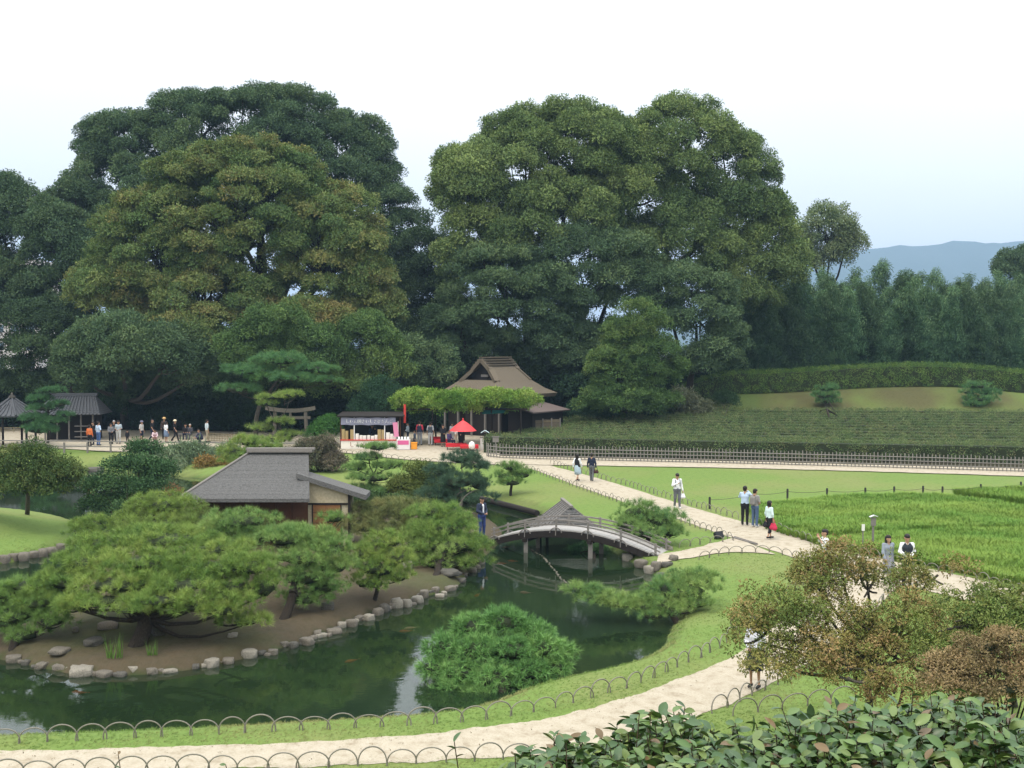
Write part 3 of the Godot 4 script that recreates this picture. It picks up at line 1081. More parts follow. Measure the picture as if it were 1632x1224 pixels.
func shrub(called: String, label: String, category: String, base: Vector3, d: float, masses: Array, o: Dictionary, group := "") -> Node3D:
	var t := thing(called, label, category, base, 0.0, group)
	var big := []
	for m in masses:
		var dd: float = d - (m[4] if m.size() > 4 else 0.0)
		var k := dd / FOC
		big.append([at(m[0], m[1], dd) - base, Vector3(m[2] * k, m[3] * k, m[2] * k * o.get("deep", 0.9))])
	var bag := Bag.new()
	leafy(bag, lobes_on(big, o.lobe, o.get("squash", 0.8), 0.6, -0.5), o)
	scatter(t, "foliage", sprays[o.spray], sprays.leaf, bag).set_meta("kind", "stuff")
	var cores := begin()  # lumps standing for inner twigs, their dark colour adding shade within the bush
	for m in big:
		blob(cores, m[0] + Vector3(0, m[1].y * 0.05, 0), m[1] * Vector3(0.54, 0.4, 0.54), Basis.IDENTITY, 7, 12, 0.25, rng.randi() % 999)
	put("shade_core", cores, sprays.shade, t).set_meta("kind", "stuff")
	var st := begin()
	for m in big:
		for q in 5: limb(st, Vector3(0, -0.1, 0) + dir() * Vector3(0.06, 0, 0.06), m[0] + dir() * m[1] * 0.6, o.get("girth", 0.04), 0.01, 0.1, 5)
	put("stem", st, sprays.get(o.get("bark", "bark")), t)
	return t

func make_pines() -> void:
	var red := [green(0.076, 0.140, 0.030), green(0.133, 0.205, 0.044), green(0.214, 0.267, 0.066)]
	var fresh := [green(0.080, 0.155, 0.042), green(0.135, 0.220, 0.062), green(0.215, 0.290, 0.088)]
	var black := [green(0.042, 0.110, 0.040), green(0.075, 0.165, 0.060), green(0.120, 0.220, 0.085)]
	var olive := [green(0.090, 0.115, 0.042), green(0.135, 0.155, 0.055), green(0.185, 0.180, 0.070)]
	var night := [green(0.028, 0.060, 0.036), green(0.045, 0.088, 0.050), green(0.068, 0.115, 0.062)]
	# on the island
	pine("wide spreading pine with flat light green pads and thick dark forked trunk", gp(215, 1028), 31.5,
		[[175, 868, 58, 19, -2], [265, 862, 78, 20, -2.4], [340, 878, 62, 20, -1.6], [140, 898, 62, 22, -0.8], [235, 898, 85, 22, -0.6], [335, 908, 72, 22, -0.4], [395, 905, 46, 24, 0.2], [105, 930, 52, 22, 0], [195, 932, 82, 22, 0.6], [290, 932, 78, 20, 0.5], [372, 938, 52, 22, 0.4], [420, 938, 28, 32, 0.4], [350, 957, 55, 18, 0.8], [300, 968, 45, 12, 1.2], [130, 966, 40, 12, 1.0], [205, 972, 40, 9, 1.7], [360, 972, 42, 15, 1.1], [75, 955, 42, 18, 0.2], [160, 958, 60, 14, 1.2], [255, 957, 60, 14, 1.4], [395, 990, 38, 12, 0.6]],
		{"tints": red, "clump": 0.32, "per": 62.0, "size": 0.15, "girth": 0.26, "grow": 0.98, "seed": 2, "squash": 0.62})
	pine("pine with drooping green pads at the island's west tip over the water", gp(18, 1040), 31.5,
		[[45, 935, 48, 18], [5, 950, 45, 22], [65, 962, 45, 20, 0.4], [20, 985, 52, 22, 0.4], [85, 990, 35, 18, 0.7], [35, 1012, 45, 20, 0.7], [-30, 975, 45, 40]],
		{"tints": [red[0], fresh[1], red[1]], "clump": 0.3, "per": 60.0, "size": 0.15, "girth": 0.14, "grow": 0.88, "seed": 3})
	pine("small pine between the wide spreading pine and the juniper", gp(150, 868), 41.0, [[150, 838, 32, 15], [130, 848, 20, 12, 0.5], [175, 850, 25, 12, 0.5]], {"tints": red, "clump": 0.3, "per": 42.0, "seed": 4, "girth": 0.09})
	pine("domed pine with brown-flecked pads west of the tea house", gp(265, 880), 41.0, [[265, 808, 52, 22], [230, 825, 38, 20, 0.3], [305, 828, 36, 22, 0.2], [265, 838, 60, 20, 0.8], [215, 846, 25, 13, 0.8]],
		{"tints": [green(0.10, 0.125, 0.04), red[1], red[2]], "clump": 0.33, "per": 45.0, "size": 0.16, "seed": 5, "girth": 0.12})
	pine("low pine pads directly behind the wide spreading pine", gp(255, 905), 37.5, [[225, 848, 32, 11], [280, 850, 40, 12, 0.3], [310, 858, 30, 12, 0.6]], {"tints": red, "clump": 0.3, "per": 50.0, "seed": 6, "girth": 0.1})
	pine("round-headed pine before the tea house's brown board wall", gp(392, 925), 38.5, [[385, 832, 52, 18], [350, 850, 32, 18, 0.3], [420, 856, 36, 16, 0.3], [375, 868, 40, 14, 0.6]], {"tints": fresh, "clump": 0.3, "per": 48.0, "size": 0.16, "seed": 7, "grow": 1.10, "girth": 0.13})
	pine("tall tiered pine leaning before the tea house's sliding door", gp(448, 988), 35.0,
		[[532, 828, 20, 10, -1], [478, 852, 46, 12, -0.6], [515, 860, 30, 12, -0.4], [455, 862, 38, 18], [525, 875, 38, 16, 0], [475, 890, 48, 18, 0.4], [530, 905, 36, 18, 0.2], [485, 922, 46, 18, 0.6], [520, 938, 30, 14, 0.5], [485, 956, 34, 14, 0.8]],
		{"tints": fresh, "clump": 0.28, "per": 55.0, "size": 0.15, "seed": 8, "grow": 1.12, "girth": 0.17})
	pine("bright young pine above the stones of the east shore", gp(597, 955), 36.5, [[615, 865, 28, 15, -0.3], [585, 885, 30, 15], [628, 892, 28, 16, 0.1], [600, 908, 38, 18, 0.4], [635, 920, 20, 14, 0.2], [590, 930, 30, 14, 0.5]], {"tints": red, "clump": 0.25, "per": 60.0, "size": 0.14, "seed": 9, "grow": 1.20, "girth": 0.08})
	pine("olive-brown pine between the tea house and the arched bridge", gp(625, 895), 43.5, [[600, 815, 38, 16, -0.5], [580, 838, 36, 20], [640, 818, 42, 18, -0.3], [620, 845, 46, 20, 0.3], [655, 850, 30, 22, 0.2]], {"tints": olive, "clump": 0.34, "per": 42.0, "size": 0.17, "seed": 10, "grow": 1.15, "girth": 0.13})
	pine("dense green pine beside the bridge's west end", gp(690, 918), 42.0,
		[[690, 818, 40, 16, -0.6], [722, 836, 32, 16, -0.4], [705, 845, 50, 20], [744, 872, 30, 18, 0], [715, 872, 55, 22, 0.5], [748, 896, 28, 16, 0.4], [705, 898, 45, 16, 0.8], [665, 870, 28, 18, 0.3]],
		{"tints": [fresh[0], red[1], fresh[2]], "clump": 0.34, "per": 48.0, "size": 0.17, "seed": 11, "grow": 1.05, "girth": 0.16})
	# out on the water and the east bank
	pine("dark green cloud-shaped pine with long needles over the pond", on(805, 1118, -0.5), 28.6,
		[[755, 1002, 40, 24, -0.6], [803, 994, 46, 26, -0.7], [850, 1012, 40, 24, -0.5], [706, 1035, 36, 24, -0.1], [760, 1038, 44, 26, 0.1], [815, 1040, 46, 26, 0.15], [866, 1036, 38, 26, 0], [898, 1040, 20, 20, -0.2], [690, 1066, 28, 20, 0.3], [735, 1074, 40, 22, 0.5], [786, 1082, 44, 24, 0.7], [840, 1072, 42, 24, 0.5], [884, 1066, 28, 20, 0.2], [715, 1100, 30, 16, 0.8], [765, 1108, 38, 16, 1.0], [815, 1103, 38, 16, 0.9]],
		{"tints": [green(0.060, 0.140, 0.040), green(0.105, 0.215, 0.062), green(0.165, 0.280, 0.085)], "spray": "long_needles", "whole": true, "low": -0.6, "per": 150.0, "size": 0.13, "up": 0.05, "seed": 12, "girth": 0.14})
	pine("pine with one long low bough reaching out from the east bank", gp(1085, 990), 34.8,
		[[930, 943, 26, 12], [955, 955, 35, 14, 0.2], [990, 963, 35, 13, 0.3], [1025, 968, 32, 13, 0.5], [1060, 942, 38, 20], [1105, 925, 38, 18, -0.5], [1095, 945, 48, 22, 0], [1058, 965, 42, 18, 0.4], [1110, 962, 30, 14, 0.3], [1040, 982, 26, 10, 0.8]],
		{"tints": [black[1], fresh[1], fresh[2]], "clump": 0.26, "per": 62.0, "size": 0.15, "seed": 13, "girth": 0.12})
	pine("domed green pine on the lawn behind the bridge's east end", gp(1035, 872), 46.0, [[1015, 818, 32, 18], [1000, 838, 28, 16, 0.4], [1050, 832, 36, 20, 0.1], [1030, 850, 45, 15, 0.6], [1070, 850, 22, 14, 0.3]], {"tints": [black[1], fresh[1], fresh[1]], "clump": 0.36, "per": 42.0, "size": 0.17, "seed": 14, "girth": 0.12})
	pine("low pine in the shade under the arched bridge", on(950, 898, -0.4), 46.5, [[938, 878, 24, 13], [965, 884, 24, 11], [915, 882, 14, 9]], {"tints": black, "clump": 0.3, "per": 45.0, "seed": 15, "girth": 0.07})
	pine("little round pine on the lawn below the sand path", gp(815, 790), 61.5, [[815, 746, 20, 9], [803, 760, 17, 9], [833, 758, 18, 9], [815, 770, 22, 8, 0.3]], {"tints": fresh, "clump": 0.36, "per": 32.0, "size": 0.2, "seed": 16, "girth": 0.09})
	pine("tiered pine on the lawn in front of the food stall", gp(590, 797), 59.0, [[603, 714, 28, 8], [588, 731, 26, 8], [567, 747, 20, 8], [618, 744, 24, 8], [596, 763, 40, 9, 0.4], [575, 780, 26, 8, 0.3], [620, 782, 34, 9, 0.5]], {"tints": [black[0], fresh[1], fresh[1]], "clump": 0.36, "per": 34.0, "size": 0.2, "seed": 17, "girth": 0.13, "squash": 0.5})
	pine("dark blue-green pine with crooked bare trunk near the bridge walker", gp(728, 838), 54.0, [[735, 733, 30, 12, -0.3], [765, 744, 16, 7], [702, 752, 22, 10], [728, 770, 42, 16, 0.2], [765, 775, 22, 12], [700, 790, 30, 14, 0.4], [745, 797, 40, 15, 0.5], [712, 812, 32, 12, 0.7]], {"tints": night, "clump": 0.36, "per": 36.0, "size": 0.2, "seed": 18, "girth": 0.14, "bark": "grey_bark"})
	pine("bright green pine rising behind the tea house's ridge", gp(400, 752), 66.0, [[400, 706, 28, 12], [380, 722, 28, 12, 0.3], [422, 715, 22, 12, 0.2], [395, 735, 38, 12, 0.4]], {"tints": [fresh[1], red[1], red[2]], "clump": 0.4, "per": 32.0, "size": 0.22, "seed": 19, "girth": 0.12})
	pine("gnarled pine with olive pads in front of the stone torii", gp(450, 716), 81.0, [[432, 634, 24, 6], [462, 630, 20, 6], [425, 645, 20, 6, 0.3], [446, 672, 20, 5, 0.3], [410, 684, 20, 7], [462, 694, 20, 6, 0.2], [440, 702, 26, 8, 0.5]], {"tints": [olive[0], red[1], red[2]], "clump": 0.42, "per": 26.0, "size": 0.24, "seed": 20, "girth": 0.14, "squash": 0.5, "bark": "grey_bark"})
	pine("layered pine with long arching branches above the torii", gp(405, 708), 84.5, [[400, 592, 40, 12], [448, 575, 42, 14], [498, 590, 36, 11, -0.5], [450, 603, 50, 11, 0.4], [515, 608, 28, 8], [380, 622, 32, 11, 0.3]], {"tints": [black[0], black[1], fresh[0]], "clump": 0.5, "per": 22.0, "size": 0.27, "seed": 21, "girth": 0.2, "squash": 0.5, "bark": "grey_bark"})
	pine("dark cloud-pruned pine between the two tiled pavilions", gp(75, 706), 82.0, [[80, 623, 22, 5], [62, 636, 18, 5], [95, 645, 16, 6], [72, 652, 26, 6], [104, 662, 14, 5], [55, 668, 22, 9], [85, 672, 22, 7], [62, 686, 26, 12, 0.4]], {"tints": [night[1], black[0], black[1]], "clump": 0.4, "per": 30.0, "size": 0.22, "seed": 22, "girth": 0.12, "squash": 0.55})
	pine("small pine of two pads on the grass bank above the tea", lp(1318, 645), 104.5, [[1318, 620, 17, 7], [1315, 632, 20, 8, 0.3], [1320, 640, 16, 6, 0.4]], {"tints": [black[0], black[1], fresh[1]], "clump": 0.5, "per": 22.0, "size": 0.26, "seed": 23, "girth": 0.1})
	pine("pruned pine of four pads at the east of the grass bank", lp(1562, 648), 104.5, [[1557, 616, 20, 5], [1545, 626, 14, 5], [1572, 627, 17, 5], [1562, 637, 26, 6, 0.3], [1556, 645, 20, 5, 0.4]], {"tints": [black[0], black[1], fresh[1]], "clump": 0.5, "per": 22.0, "size": 0.26, "seed": 24, "girth": 0.12})

	# shrubs
	shrub("juniper", "dark sprawling juniper at the island's back shore", "juniper", gp(205, 850), 52.0,
		[[228, 716, 26, 14, -2], [205, 742, 36, 16, -0.5], [250, 748, 24, 12, -0.5], [180, 772, 44, 18], [232, 776, 42, 18], [165, 803, 32, 17, 0.5], [215, 808, 52, 20, 0.5], [180, 832, 42, 16, 1.0], [240, 832, 36, 14, 1.0]],
		{"tints": [green(0.024, 0.06, 0.024), green(0.045, 0.095, 0.036), green(0.075, 0.13, 0.048)], "lobe": 0.5, "per": 14.0, "size": 0.26, "spray": "small", "squash": 0.55, "seed": 30})
	shrub("bamboo_grass", "pale feathery bamboo grass overhanging the back pond's far bank", "bamboo grass", gp(300, 752), 75.5,
		[[262, 735, 30, 16], [300, 728, 34, 20, -0.6], [335, 735, 28, 14, -0.6], [285, 744, 45, 11, 0.6], [360, 728, 26, 14, -1]], {"tints": [green(0.07, 0.11, 0.06), green(0.12, 0.17, 0.09), green(0.20, 0.24, 0.15)], "lobe": 0.5, "per": 10.0, "size": 0.42, "spray": "bamboo", "seed": 31})
	shrub("azalea", "rust-tinged azalea bush beside the tea house's roof", "azalea", gp(335, 760), 74.0, [[335, 744, 20, 14], [355, 750, 18, 12]], {"tints": [green(0.08, 0.09, 0.02), green(0.15, 0.12, 0.03), green(0.2, 0.12, 0.04)], "lobe": 0.45, "per": 12.0, "size": 0.3, "spray": "small", "seed": 32})
	shrub("azalea", "small reddish azalea at the west foot of the tea house's roof", "azalea", gp(275, 802), 59.0, [[276, 784, 16, 9]], {"tints": [green(0.12, 0.08, 0.03), green(0.16, 0.09, 0.04)], "lobe": 0.35, "per": 16.0, "size": 0.22, "spray": "small", "seed": 33})
	shrub("bush_clover", "purplish bush clover arching beside the food stall's forecourt", "shrub", gp(508, 752), 70.5, [[505, 722, 30, 20], [485, 735, 28, 18, 0.3], [530, 738, 20, 16, 0.3], [515, 710, 22, 12]], {"tints": [green(0.06, 0.07, 0.035), green(0.10, 0.09, 0.06), green(0.15, 0.115, 0.09)], "lobe": 0.5, "per": 12.0, "size": 0.32, "spray": "fine", "seed": 34})
	shrub("shrub", "loose olive shrub on the lawn beside the dark pine", "shrub", gp(668, 800), 58.0, [[665, 752, 26, 14], [690, 765, 26, 14], [650, 775, 30, 14, 0.3], [680, 788, 34, 12, 0.6]], {"tints": [green(0.06, 0.085, 0.02), green(0.10, 0.125, 0.03), green(0.15, 0.15, 0.04)], "lobe": 0.4, "per": 16.0, "size": 0.24, "spray": "small", "seed": 35})
	shrub("shrub", "dark low shrub between the tiered pine and the tea house", "shrub", gp(600, 815), 54.5, [[580, 800, 34, 12], [625, 805, 34, 12], [660, 812, 30, 12]], {"tints": [green(0.03, 0.06, 0.02), green(0.05, 0.09, 0.03)], "lobe": 0.4, "per": 14.0, "size": 0.24, "spray": "small", "seed": 36})
	shrub("clipped_shrub", "bright green clipped round bush beside the stall's west post", "shrub", gp(522, 708), 83.0, [[522, 684, 20, 20], [508, 692, 16, 14, 0.3]], {"tints": [green(0.04, 0.11, 0.025), green(0.06, 0.15, 0.03)], "lobe": 0.5, "per": 14.0, "size": 0.28, "spray": "clipped", "seed": 37, "squash": 0.9})
	shrub("clipped_shrub", "tall dark clipped dome rising behind the food stall", "shrub", gp(612, 700), 88.0, [[612, 640, 34, 38], [585, 655, 20, 22]], {"tints": [green(0.02, 0.05, 0.024), green(0.03, 0.075, 0.034)], "lobe": 0.7, "per": 10.0, "size": 0.34, "spray": "clipped", "seed": 38, "squash": 0.9})
	shrub("shrub", "dark rounded bush at the west end of the grass bank", "shrub", lp(1155, 655), 102.0, [[1155, 637, 17, 13]], {"tints": [green(0.02, 0.05, 0.02), green(0.04, 0.08, 0.03)], "lobe": 0.6, "per": 10.0, "size": 0.32, "spray": "clipped", "seed": 39})
	shrub("pampas_grass", "drooping pale grass clump at the tea field's back corner", "grass clump", lp(1090, 662), 99.0, [[1085, 640, 22, 16], [1110, 650, 20, 10]], {"tints": [green(0.06, 0.08, 0.04), green(0.13, 0.14, 0.09)], "lobe": 0.6, "per": 8.0, "size": 0.5, "spray": "bamboo", "seed": 40})
	shrub("shrub", "round blue-green bush beside the bamboo screen", "shrub", lp(935, 668), 95.0, [[930, 652, 24, 16], [960, 655, 22, 14]], {"tints": [green(0.025, 0.06, 0.03), green(0.045, 0.095, 0.045)], "lobe": 0.6, "per": 10.0, "size": 0.34, "spray": "small", "seed": 41})

	# maples
	var turning := [green(0.070, 0.114, 0.029), green(0.115, 0.144, 0.038), green(0.168, 0.152, 0.050), green(0.221, 0.156, 0.072)]
	var maple := {"lobe": 0.42, "squash": 0.75, "density": 0.75, "fill": 0.2, "per": 8.5, "size": 0.17, "low": -0.5, "spray": "fine", "tints": turning, "girth": 0.09, "patch": 0.5, "limbs": 22, "bark": "grey_bark", "under": -0.8, "back": 0.8}
	tree("spreading maple turning rust and olive that half hides the path junction", "maple_tree", lp(1385, 1130), 22.0,
		[[1385, 1020, 62, 42], [1340, 893, 44, 26, -1], [1382, 918, 40, 20, -1], [1300, 915, 24, 18, -0.8], [1495, 908, 44, 24, -1.2], [1450, 925, 26, 12, -1], [1235, 968, 66, 26, 0], [1190, 985, 34, 18, 0.2], [1215, 1015, 52, 28, 0.4], [1235, 1055, 48, 26, 0.7], [1300, 985, 44, 28, 0], [1315, 1038, 52, 36, 0.5], [1370, 985, 34, 18], [1450, 975, 56, 28, -0.3], [1455, 1035, 66, 42, 0.4], [1370, 1078, 58, 30, 0.9], [1425, 1095, 46, 28, 0.9], [1310, 945, 26, 16, -0.6], [1500, 1000, 40, 30, 0]], maple.merged({"seed": 50}), "maples above the hillside hedge")
	tree("olive maple leaning in above the rice path from the east", "maple_tree", lp(1620, 1120), 20.5,
		[[1560, 965, 59, 30], [1610, 955, 49, 30, -0.4], [1530, 990, 55, 32, 0.2], [1590, 1000, 67, 34, 0.3], [1520, 1040, 49, 30, 0.5], [1660, 985, 61, 52]], maple.merged({"seed": 51, "tints": [turning[0], turning[1], turning[2]]}, true), "maples above the hillside hedge")
	shrub("smoke_bush", "hazy russet-brown bush behind the hillside hedge", "shrub", lp(1580, 1140), 18.5,
		[[1565, 1030, 42, 14], [1612, 1018, 40, 16], [1525, 1058, 44, 15, 0.2], [1585, 1062, 55, 16, 0.2], [1540, 1088, 52, 14, 0.4], [1605, 1095, 60, 16, 0.5], [1645, 1055, 40, 24, 0.2], [1505, 1080, 30, 10, 0.4]], {"tints": [green(0.11, 0.088, 0.044), green(0.18, 0.135, 0.068), green(0.25, 0.18, 0.095)], "lobe": 0.3, "squash": 0.5, "per": 34.0, "size": 0.14, "spray": "fine", "seed": 52, "patch": 0.5})
	tree("small bushy maple standing on the grassy knoll", "maple_tree", gp(43, 819), 49.0,
		[[45, 730, 50, 24], [15, 748, 42, 26], [80, 755, 42, 24], [50, 770, 55, 20, 0.4], [-15, 765, 35, 24]], maple.merged({"seed": 53, "lobe": 0.6, "per": 9.0, "fill": 1.5, "size": 0.26, "girth": 0.12, "tints": [green(0.03, 0.062, 0.02), green(0.06, 0.095, 0.026), green(0.11, 0.12, 0.035)]}, true), "")

# ---------------------------------------------------------------- buildings
func wood_mats() -> void:
	mats.grey_wood = grain(flat(0.24, 0.22, 0.20, 0.9), 0.05, [grey(0.55), grey(1.0), grey(0.85)], Vector3(0.7, 3.0, 3.0), 70, 0.6)
	mats.dark_wood = grain(flat(0.035, 0.028, 0.024, 0.85), 0.05, [grey(0.6), grey(1.0)], Vector3(1, 3, 3), 71)
	mats.brown_wood = grain(flat(0.13, 0.055, 0.028, 0.75), 0.05, [grey(0.6), grey(1.0)], Vector3(5, 0.4, 5), 72)
	mats.orange_wood = grain(flat(0.29, 0.135, 0.055, 0.7), 0.05, [grey(0.75), grey(1.0)], Vector3(5, 0.4, 5), 73)
	mats.plaster = grain(flat(0.52, 0.45, 0.31, 0.95), 0.03, [grey(0.86), grey(1.0)], Vector3.ONE * 0.5, 74)
	mats.shingle = grain(flat(0.285, 0.28, 0.275, 0.95), 0.035, [grey(0.45), grey(0.8), grey(1.0)], Vector3(0.8, 4.0, 4.0), 75, 1.2)
	for key: String in ["shingle"]:
		var m: StandardMaterial3D = mats[key]
		m.detail_enabled = true
		m.detail_blend_mode = BaseMaterial3D.BLEND_MODE_MUL
		m.detail_uv_layer = BaseMaterial3D.DETAIL_UV_2
		m.detail_albedo = noise_tex(0.03, [Color(0.64, 0.65, 0.63), Color(0.9, 0.9, 0.89), Color(1, 1, 1), Color(0.84, 0.83, 0.81)], 91)
		m.uv2_triplanar = true
		m.uv2_world_triplanar = true
		m.uv2_scale = Vector3(0.35, 0.9, 0.9)
	mats.thatch = grain(flat(0.215, 0.178, 0.13, 1.0), 0.05, [grey(0.55), grey(0.85), grey(1.0)], Vector3(2.0, 1.2, 2.0), 76, 2.0)
	mats.deck = grain(flat(0.46, 0.44, 0.415, 0.85), 0.05, [grey(0.75), grey(1.0)], Vector3(3, 3, 1), 77)
	mats.stone = grain(flat(0.225, 0.200, 0.162, 0.95), 0.03, [grey(0.5), grey(0.85), grey(1.0)], Vector3.ONE * 1.6, 78, 1.0)
	mats.pale_stone = grain(flat(0.317, 0.290, 0.238, 0.95), 0.03, [grey(0.6), grey(0.9), grey(1.0)], Vector3.ONE * 1.6, 79, 1.0)
	mats.dark_stone = grain(flat(0.135, 0.126, 0.108, 0.95), 0.03, [grey(0.5), grey(0.9), grey(1.0)], Vector3.ONE * 1.6, 80, 1.0)
	mats.roof_tile = grain(flat(0.10, 0.105, 0.115, 0.6), 0.03, [grey(0.6), grey(1.0)], Vector3.ONE, 81)
	mats.bamboo_cane = grain(flat(0.36, 0.30, 0.17, 0.7), 0.05, [grey(0.6), grey(1.0)], Vector3(2, 1, 2), 82)
	mats.old_cane = grain(flat(0.36, 0.335, 0.30, 0.8), 0.05, [grey(0.6), grey(1.0)], Vector3(2, 1, 2), 83)

# a roof slope in overlapping courses from the eave A-B up to the ridge C-D (A below C); each course steps proud at its lower edge
func courses(st: SurfaceTool, a: Vector3, b: Vector3, c: Vector3, d: Vector3, n: int, step: float) -> void:
	st.set_smooth_group(-1)
	var nrm := (b - a).cross(c - a).normalized()
	if nrm.y < 0: nrm = -nrm
	for i in n:
		var t0 := i / float(n)
		var t1 := (i + 1) / float(n)
		var w := rng.randf_range(-0.003, 0.003)
		var p := a.lerp(c, t0) + nrm * step
		var q := b.lerp(d, t0) + nrm * step
		var r := b.lerp(d, t1) + nrm * w
		var s := a.lerp(c, t1) + nrm * w
		quad(st, p, s, r, q)
		quad(st, a.lerp(c, t0) - nrm * 0.02, p, q, b.lerp(d, t0) - nrm * 0.02)

func tea_house() -> void:
	var o := Vector3(-9.9, 0.35, -45.0)
	var t := thing("tea_house", "tea house with grey shingled roof and cream end wall on the island", "tea house", o)
	var eave := 2.05
	var top := 3.52
	var xl := -2.62
	var xr := 2.32
	var rl := -0.55
	var rr := 1.75
	var zf := 3.0
	var zb := -3.0
	var st := begin()
	courses(st, Vector3(xl, eave, zf), Vector3(xr, eave, zf), Vector3(rl, top, 0), Vector3(rr, top, 0), 58, 0.009)
	courses(st, Vector3(0.9, eave, zb), Vector3(xl, eave, zb), Vector3(rr, top, 0), Vector3(rl, top, 0), 58, 0.009)
	courses(st, Vector3(xl, eave, zb), Vector3(xl, eave, zf), Vector3(rl, top, 0), Vector3(rl, top, 0), 58, 0.009)
	# thick eaves, soffit
	var u := Vector3(0, 0.13, 0)
	st.set_smooth_group(-1)
	quad(st, Vector3(xl, eave, zf) - u, Vector3(xl, eave, zf), Vector3(xr, eave, zf), Vector3(xr, eave, zf) - u)
	quad(st, Vector3(xl, eave, zb) - u, Vector3(xl, eave, zb), Vector3(xl, eave, zf), Vector3(xl, eave, zf) - u)
	quad(st, Vector3(xr, eave, zf) - u, Vector3(xr, eave, zf), Vector3(rr, top, 0), Vector3(rr, top, 0) - u)
	quad(st, Vector3(rr, top, 0) - u, Vector3(rr, top, 0), Vector3(0.9, eave, zb), Vector3(0.9, eave, zb) - u)
	quad(st, Vector3(xl, eave, zf) - u, Vector3(xr, eave, zf) - u, Vector3(rr, top, 0) - u, Vector3(rl, top, 0) - u)
	quad(st, Vector3(0.9, eave, zb) - u, Vector3(xl, eave, zb) - u, Vector3(rl, top, 0) - u, Vector3(rr, top, 0) - u)
	var roof := put("roof", st, mats.shingle, t)
	st = begin()
	box(st, Vector3((rl + rr) * 0.5 + 0.03, top + 0.05, 0), Vector3(rr - rl + 0.3, 0.09, 0.5))
	box(st, Vector3((rl + rr) * 0.5 + 0.03, top + 0.13, 0), Vector3(rr - rl + 0.42, 0.07, 0.34))
	put("ridge_cap", st, mats.grey_wood, roof)
	st = begin()
	for z: float in [zf, zb]:
		tube(st, [Vector3(xl, eave + 0.02, z), Vector3(rl, top + 0.03, 0)], [0.05, 0.05], 6)
	put("hip_rib", st, mats.grey_wood, roof)
	# the pent roof over the east end
	st = begin()
	var pf := 1.92
	var pb := 0.5
	var pa := Vector3(1.62, 2.86, pf)
	var pz := Vector3(4.28, 2.02, pf)
	courses(st, Vector3(4.28, 2.02, pf), Vector3(4.28, 2.02, pb), Vector3(1.62, 2.86, pf), Vector3(1.62, 2.86, pb), 40, 0.009)
	st.set_smooth_group(-1)
	var w := Vector3(0, 0.17, 0)
	quad(st, pa - w, pa + Vector3(0, 0.02, 0), pz + Vector3(0, 0.02, 0), pz - w)
	quad(st, pz - w, pz, Vector3(4.28, 2.02, pb), Vector3(4.28, 2.02, pb) - w)
	quad(st, pa - w, pz - w, Vector3(4.28, 2.02, pb) - w, Vector3(1.62, 2.86, pb) - w)
	put("pent_roof", st, mats.shingle, t)
	# walls
	st = begin()
	box(st, Vector3(-0.25, 0.82, 0.0), Vector3(4.1, 2.4, 3.6))
	put("board_wall", st, mats.brown_wood, t)
	for i in 7:
		st = begin()
		box(st, Vector3(-2.28 + 0.62 * i + 0.31, 0.95, 1.82), Vector3(0.585, 2.0, 0.03))
		put("board", st, mats.brown_wood, t)
	st = begin()
	st.set_smooth_group(-1)
	var wl := 1.82
	var wr := 3.62
	var zz := 1.72
	var hl := 2.62
	var hr := 2.07
	quad(st, Vector3(wl, -0.5, zz), Vector3(wl, hl, zz), Vector3(wr, hr, zz), Vector3(wr, -0.5, zz))
	quad(st, Vector3(wr, -0.5, zz), Vector3(wr, hr, zz), Vector3(wr, hr, 0.6), Vector3(wr, -0.5, 0.6))
	quad(st, Vector3(wr, -0.5, 0.6), Vector3(wr, hr, 0.6), Vector3(wl, hl, 0.6), Vector3(wl, -0.5, 0.6))
	quad(st, Vector3(wl, -0.5, 0.6), Vector3(wl, hl, 0.6), Vector3(wl, hl, zz), Vector3(wl, -0.5, zz))
	put("plaster_wall", st, mats.plaster, t)
	for s in [[Vector3(wl - 0.02, 1.68, zz + 0.02), Vector3(wr + 0.03, 1.68, zz + 0.02), 0.07], [Vector3(wr, -0.5, zz + 0.022), Vector3(wr, 2.1, zz + 0.022), 0.09], [Vector3(wl, -0.5, zz + 0.022), Vector3(wl, 2.6, zz + 0.022), 0.07], [Vector3(2.2, -0.3, zz + 0.018), Vector3(2.2, 1.65, zz + 0.018), 0.05], [Vector3(3.3, -0.3, zz + 0.018), Vector3(3.3, 1.65, zz + 0.018), 0.04]]:
		st = begin()
		beam(st, s[0], s[1], s[2], s[2])
		put("timber", st, mats.dark_wood, t)
	for i in 2:
		st = begin()
		box(st, Vector3(2.48 + i * 0.54, 0.72, zz + 0.015), Vector3(0.53, 1.84, 0.04))
		var door := put("sliding_door", st, mats.orange_wood, t)
		for q in 4:
			st = begin()
			box(st, Vector3(2.48 + i * 0.54, 0.1 + q * 0.42, zz + 0.04), Vector3(0.51, 0.025, 0.012))
			put("batten", st, mats.brown_wood, door)

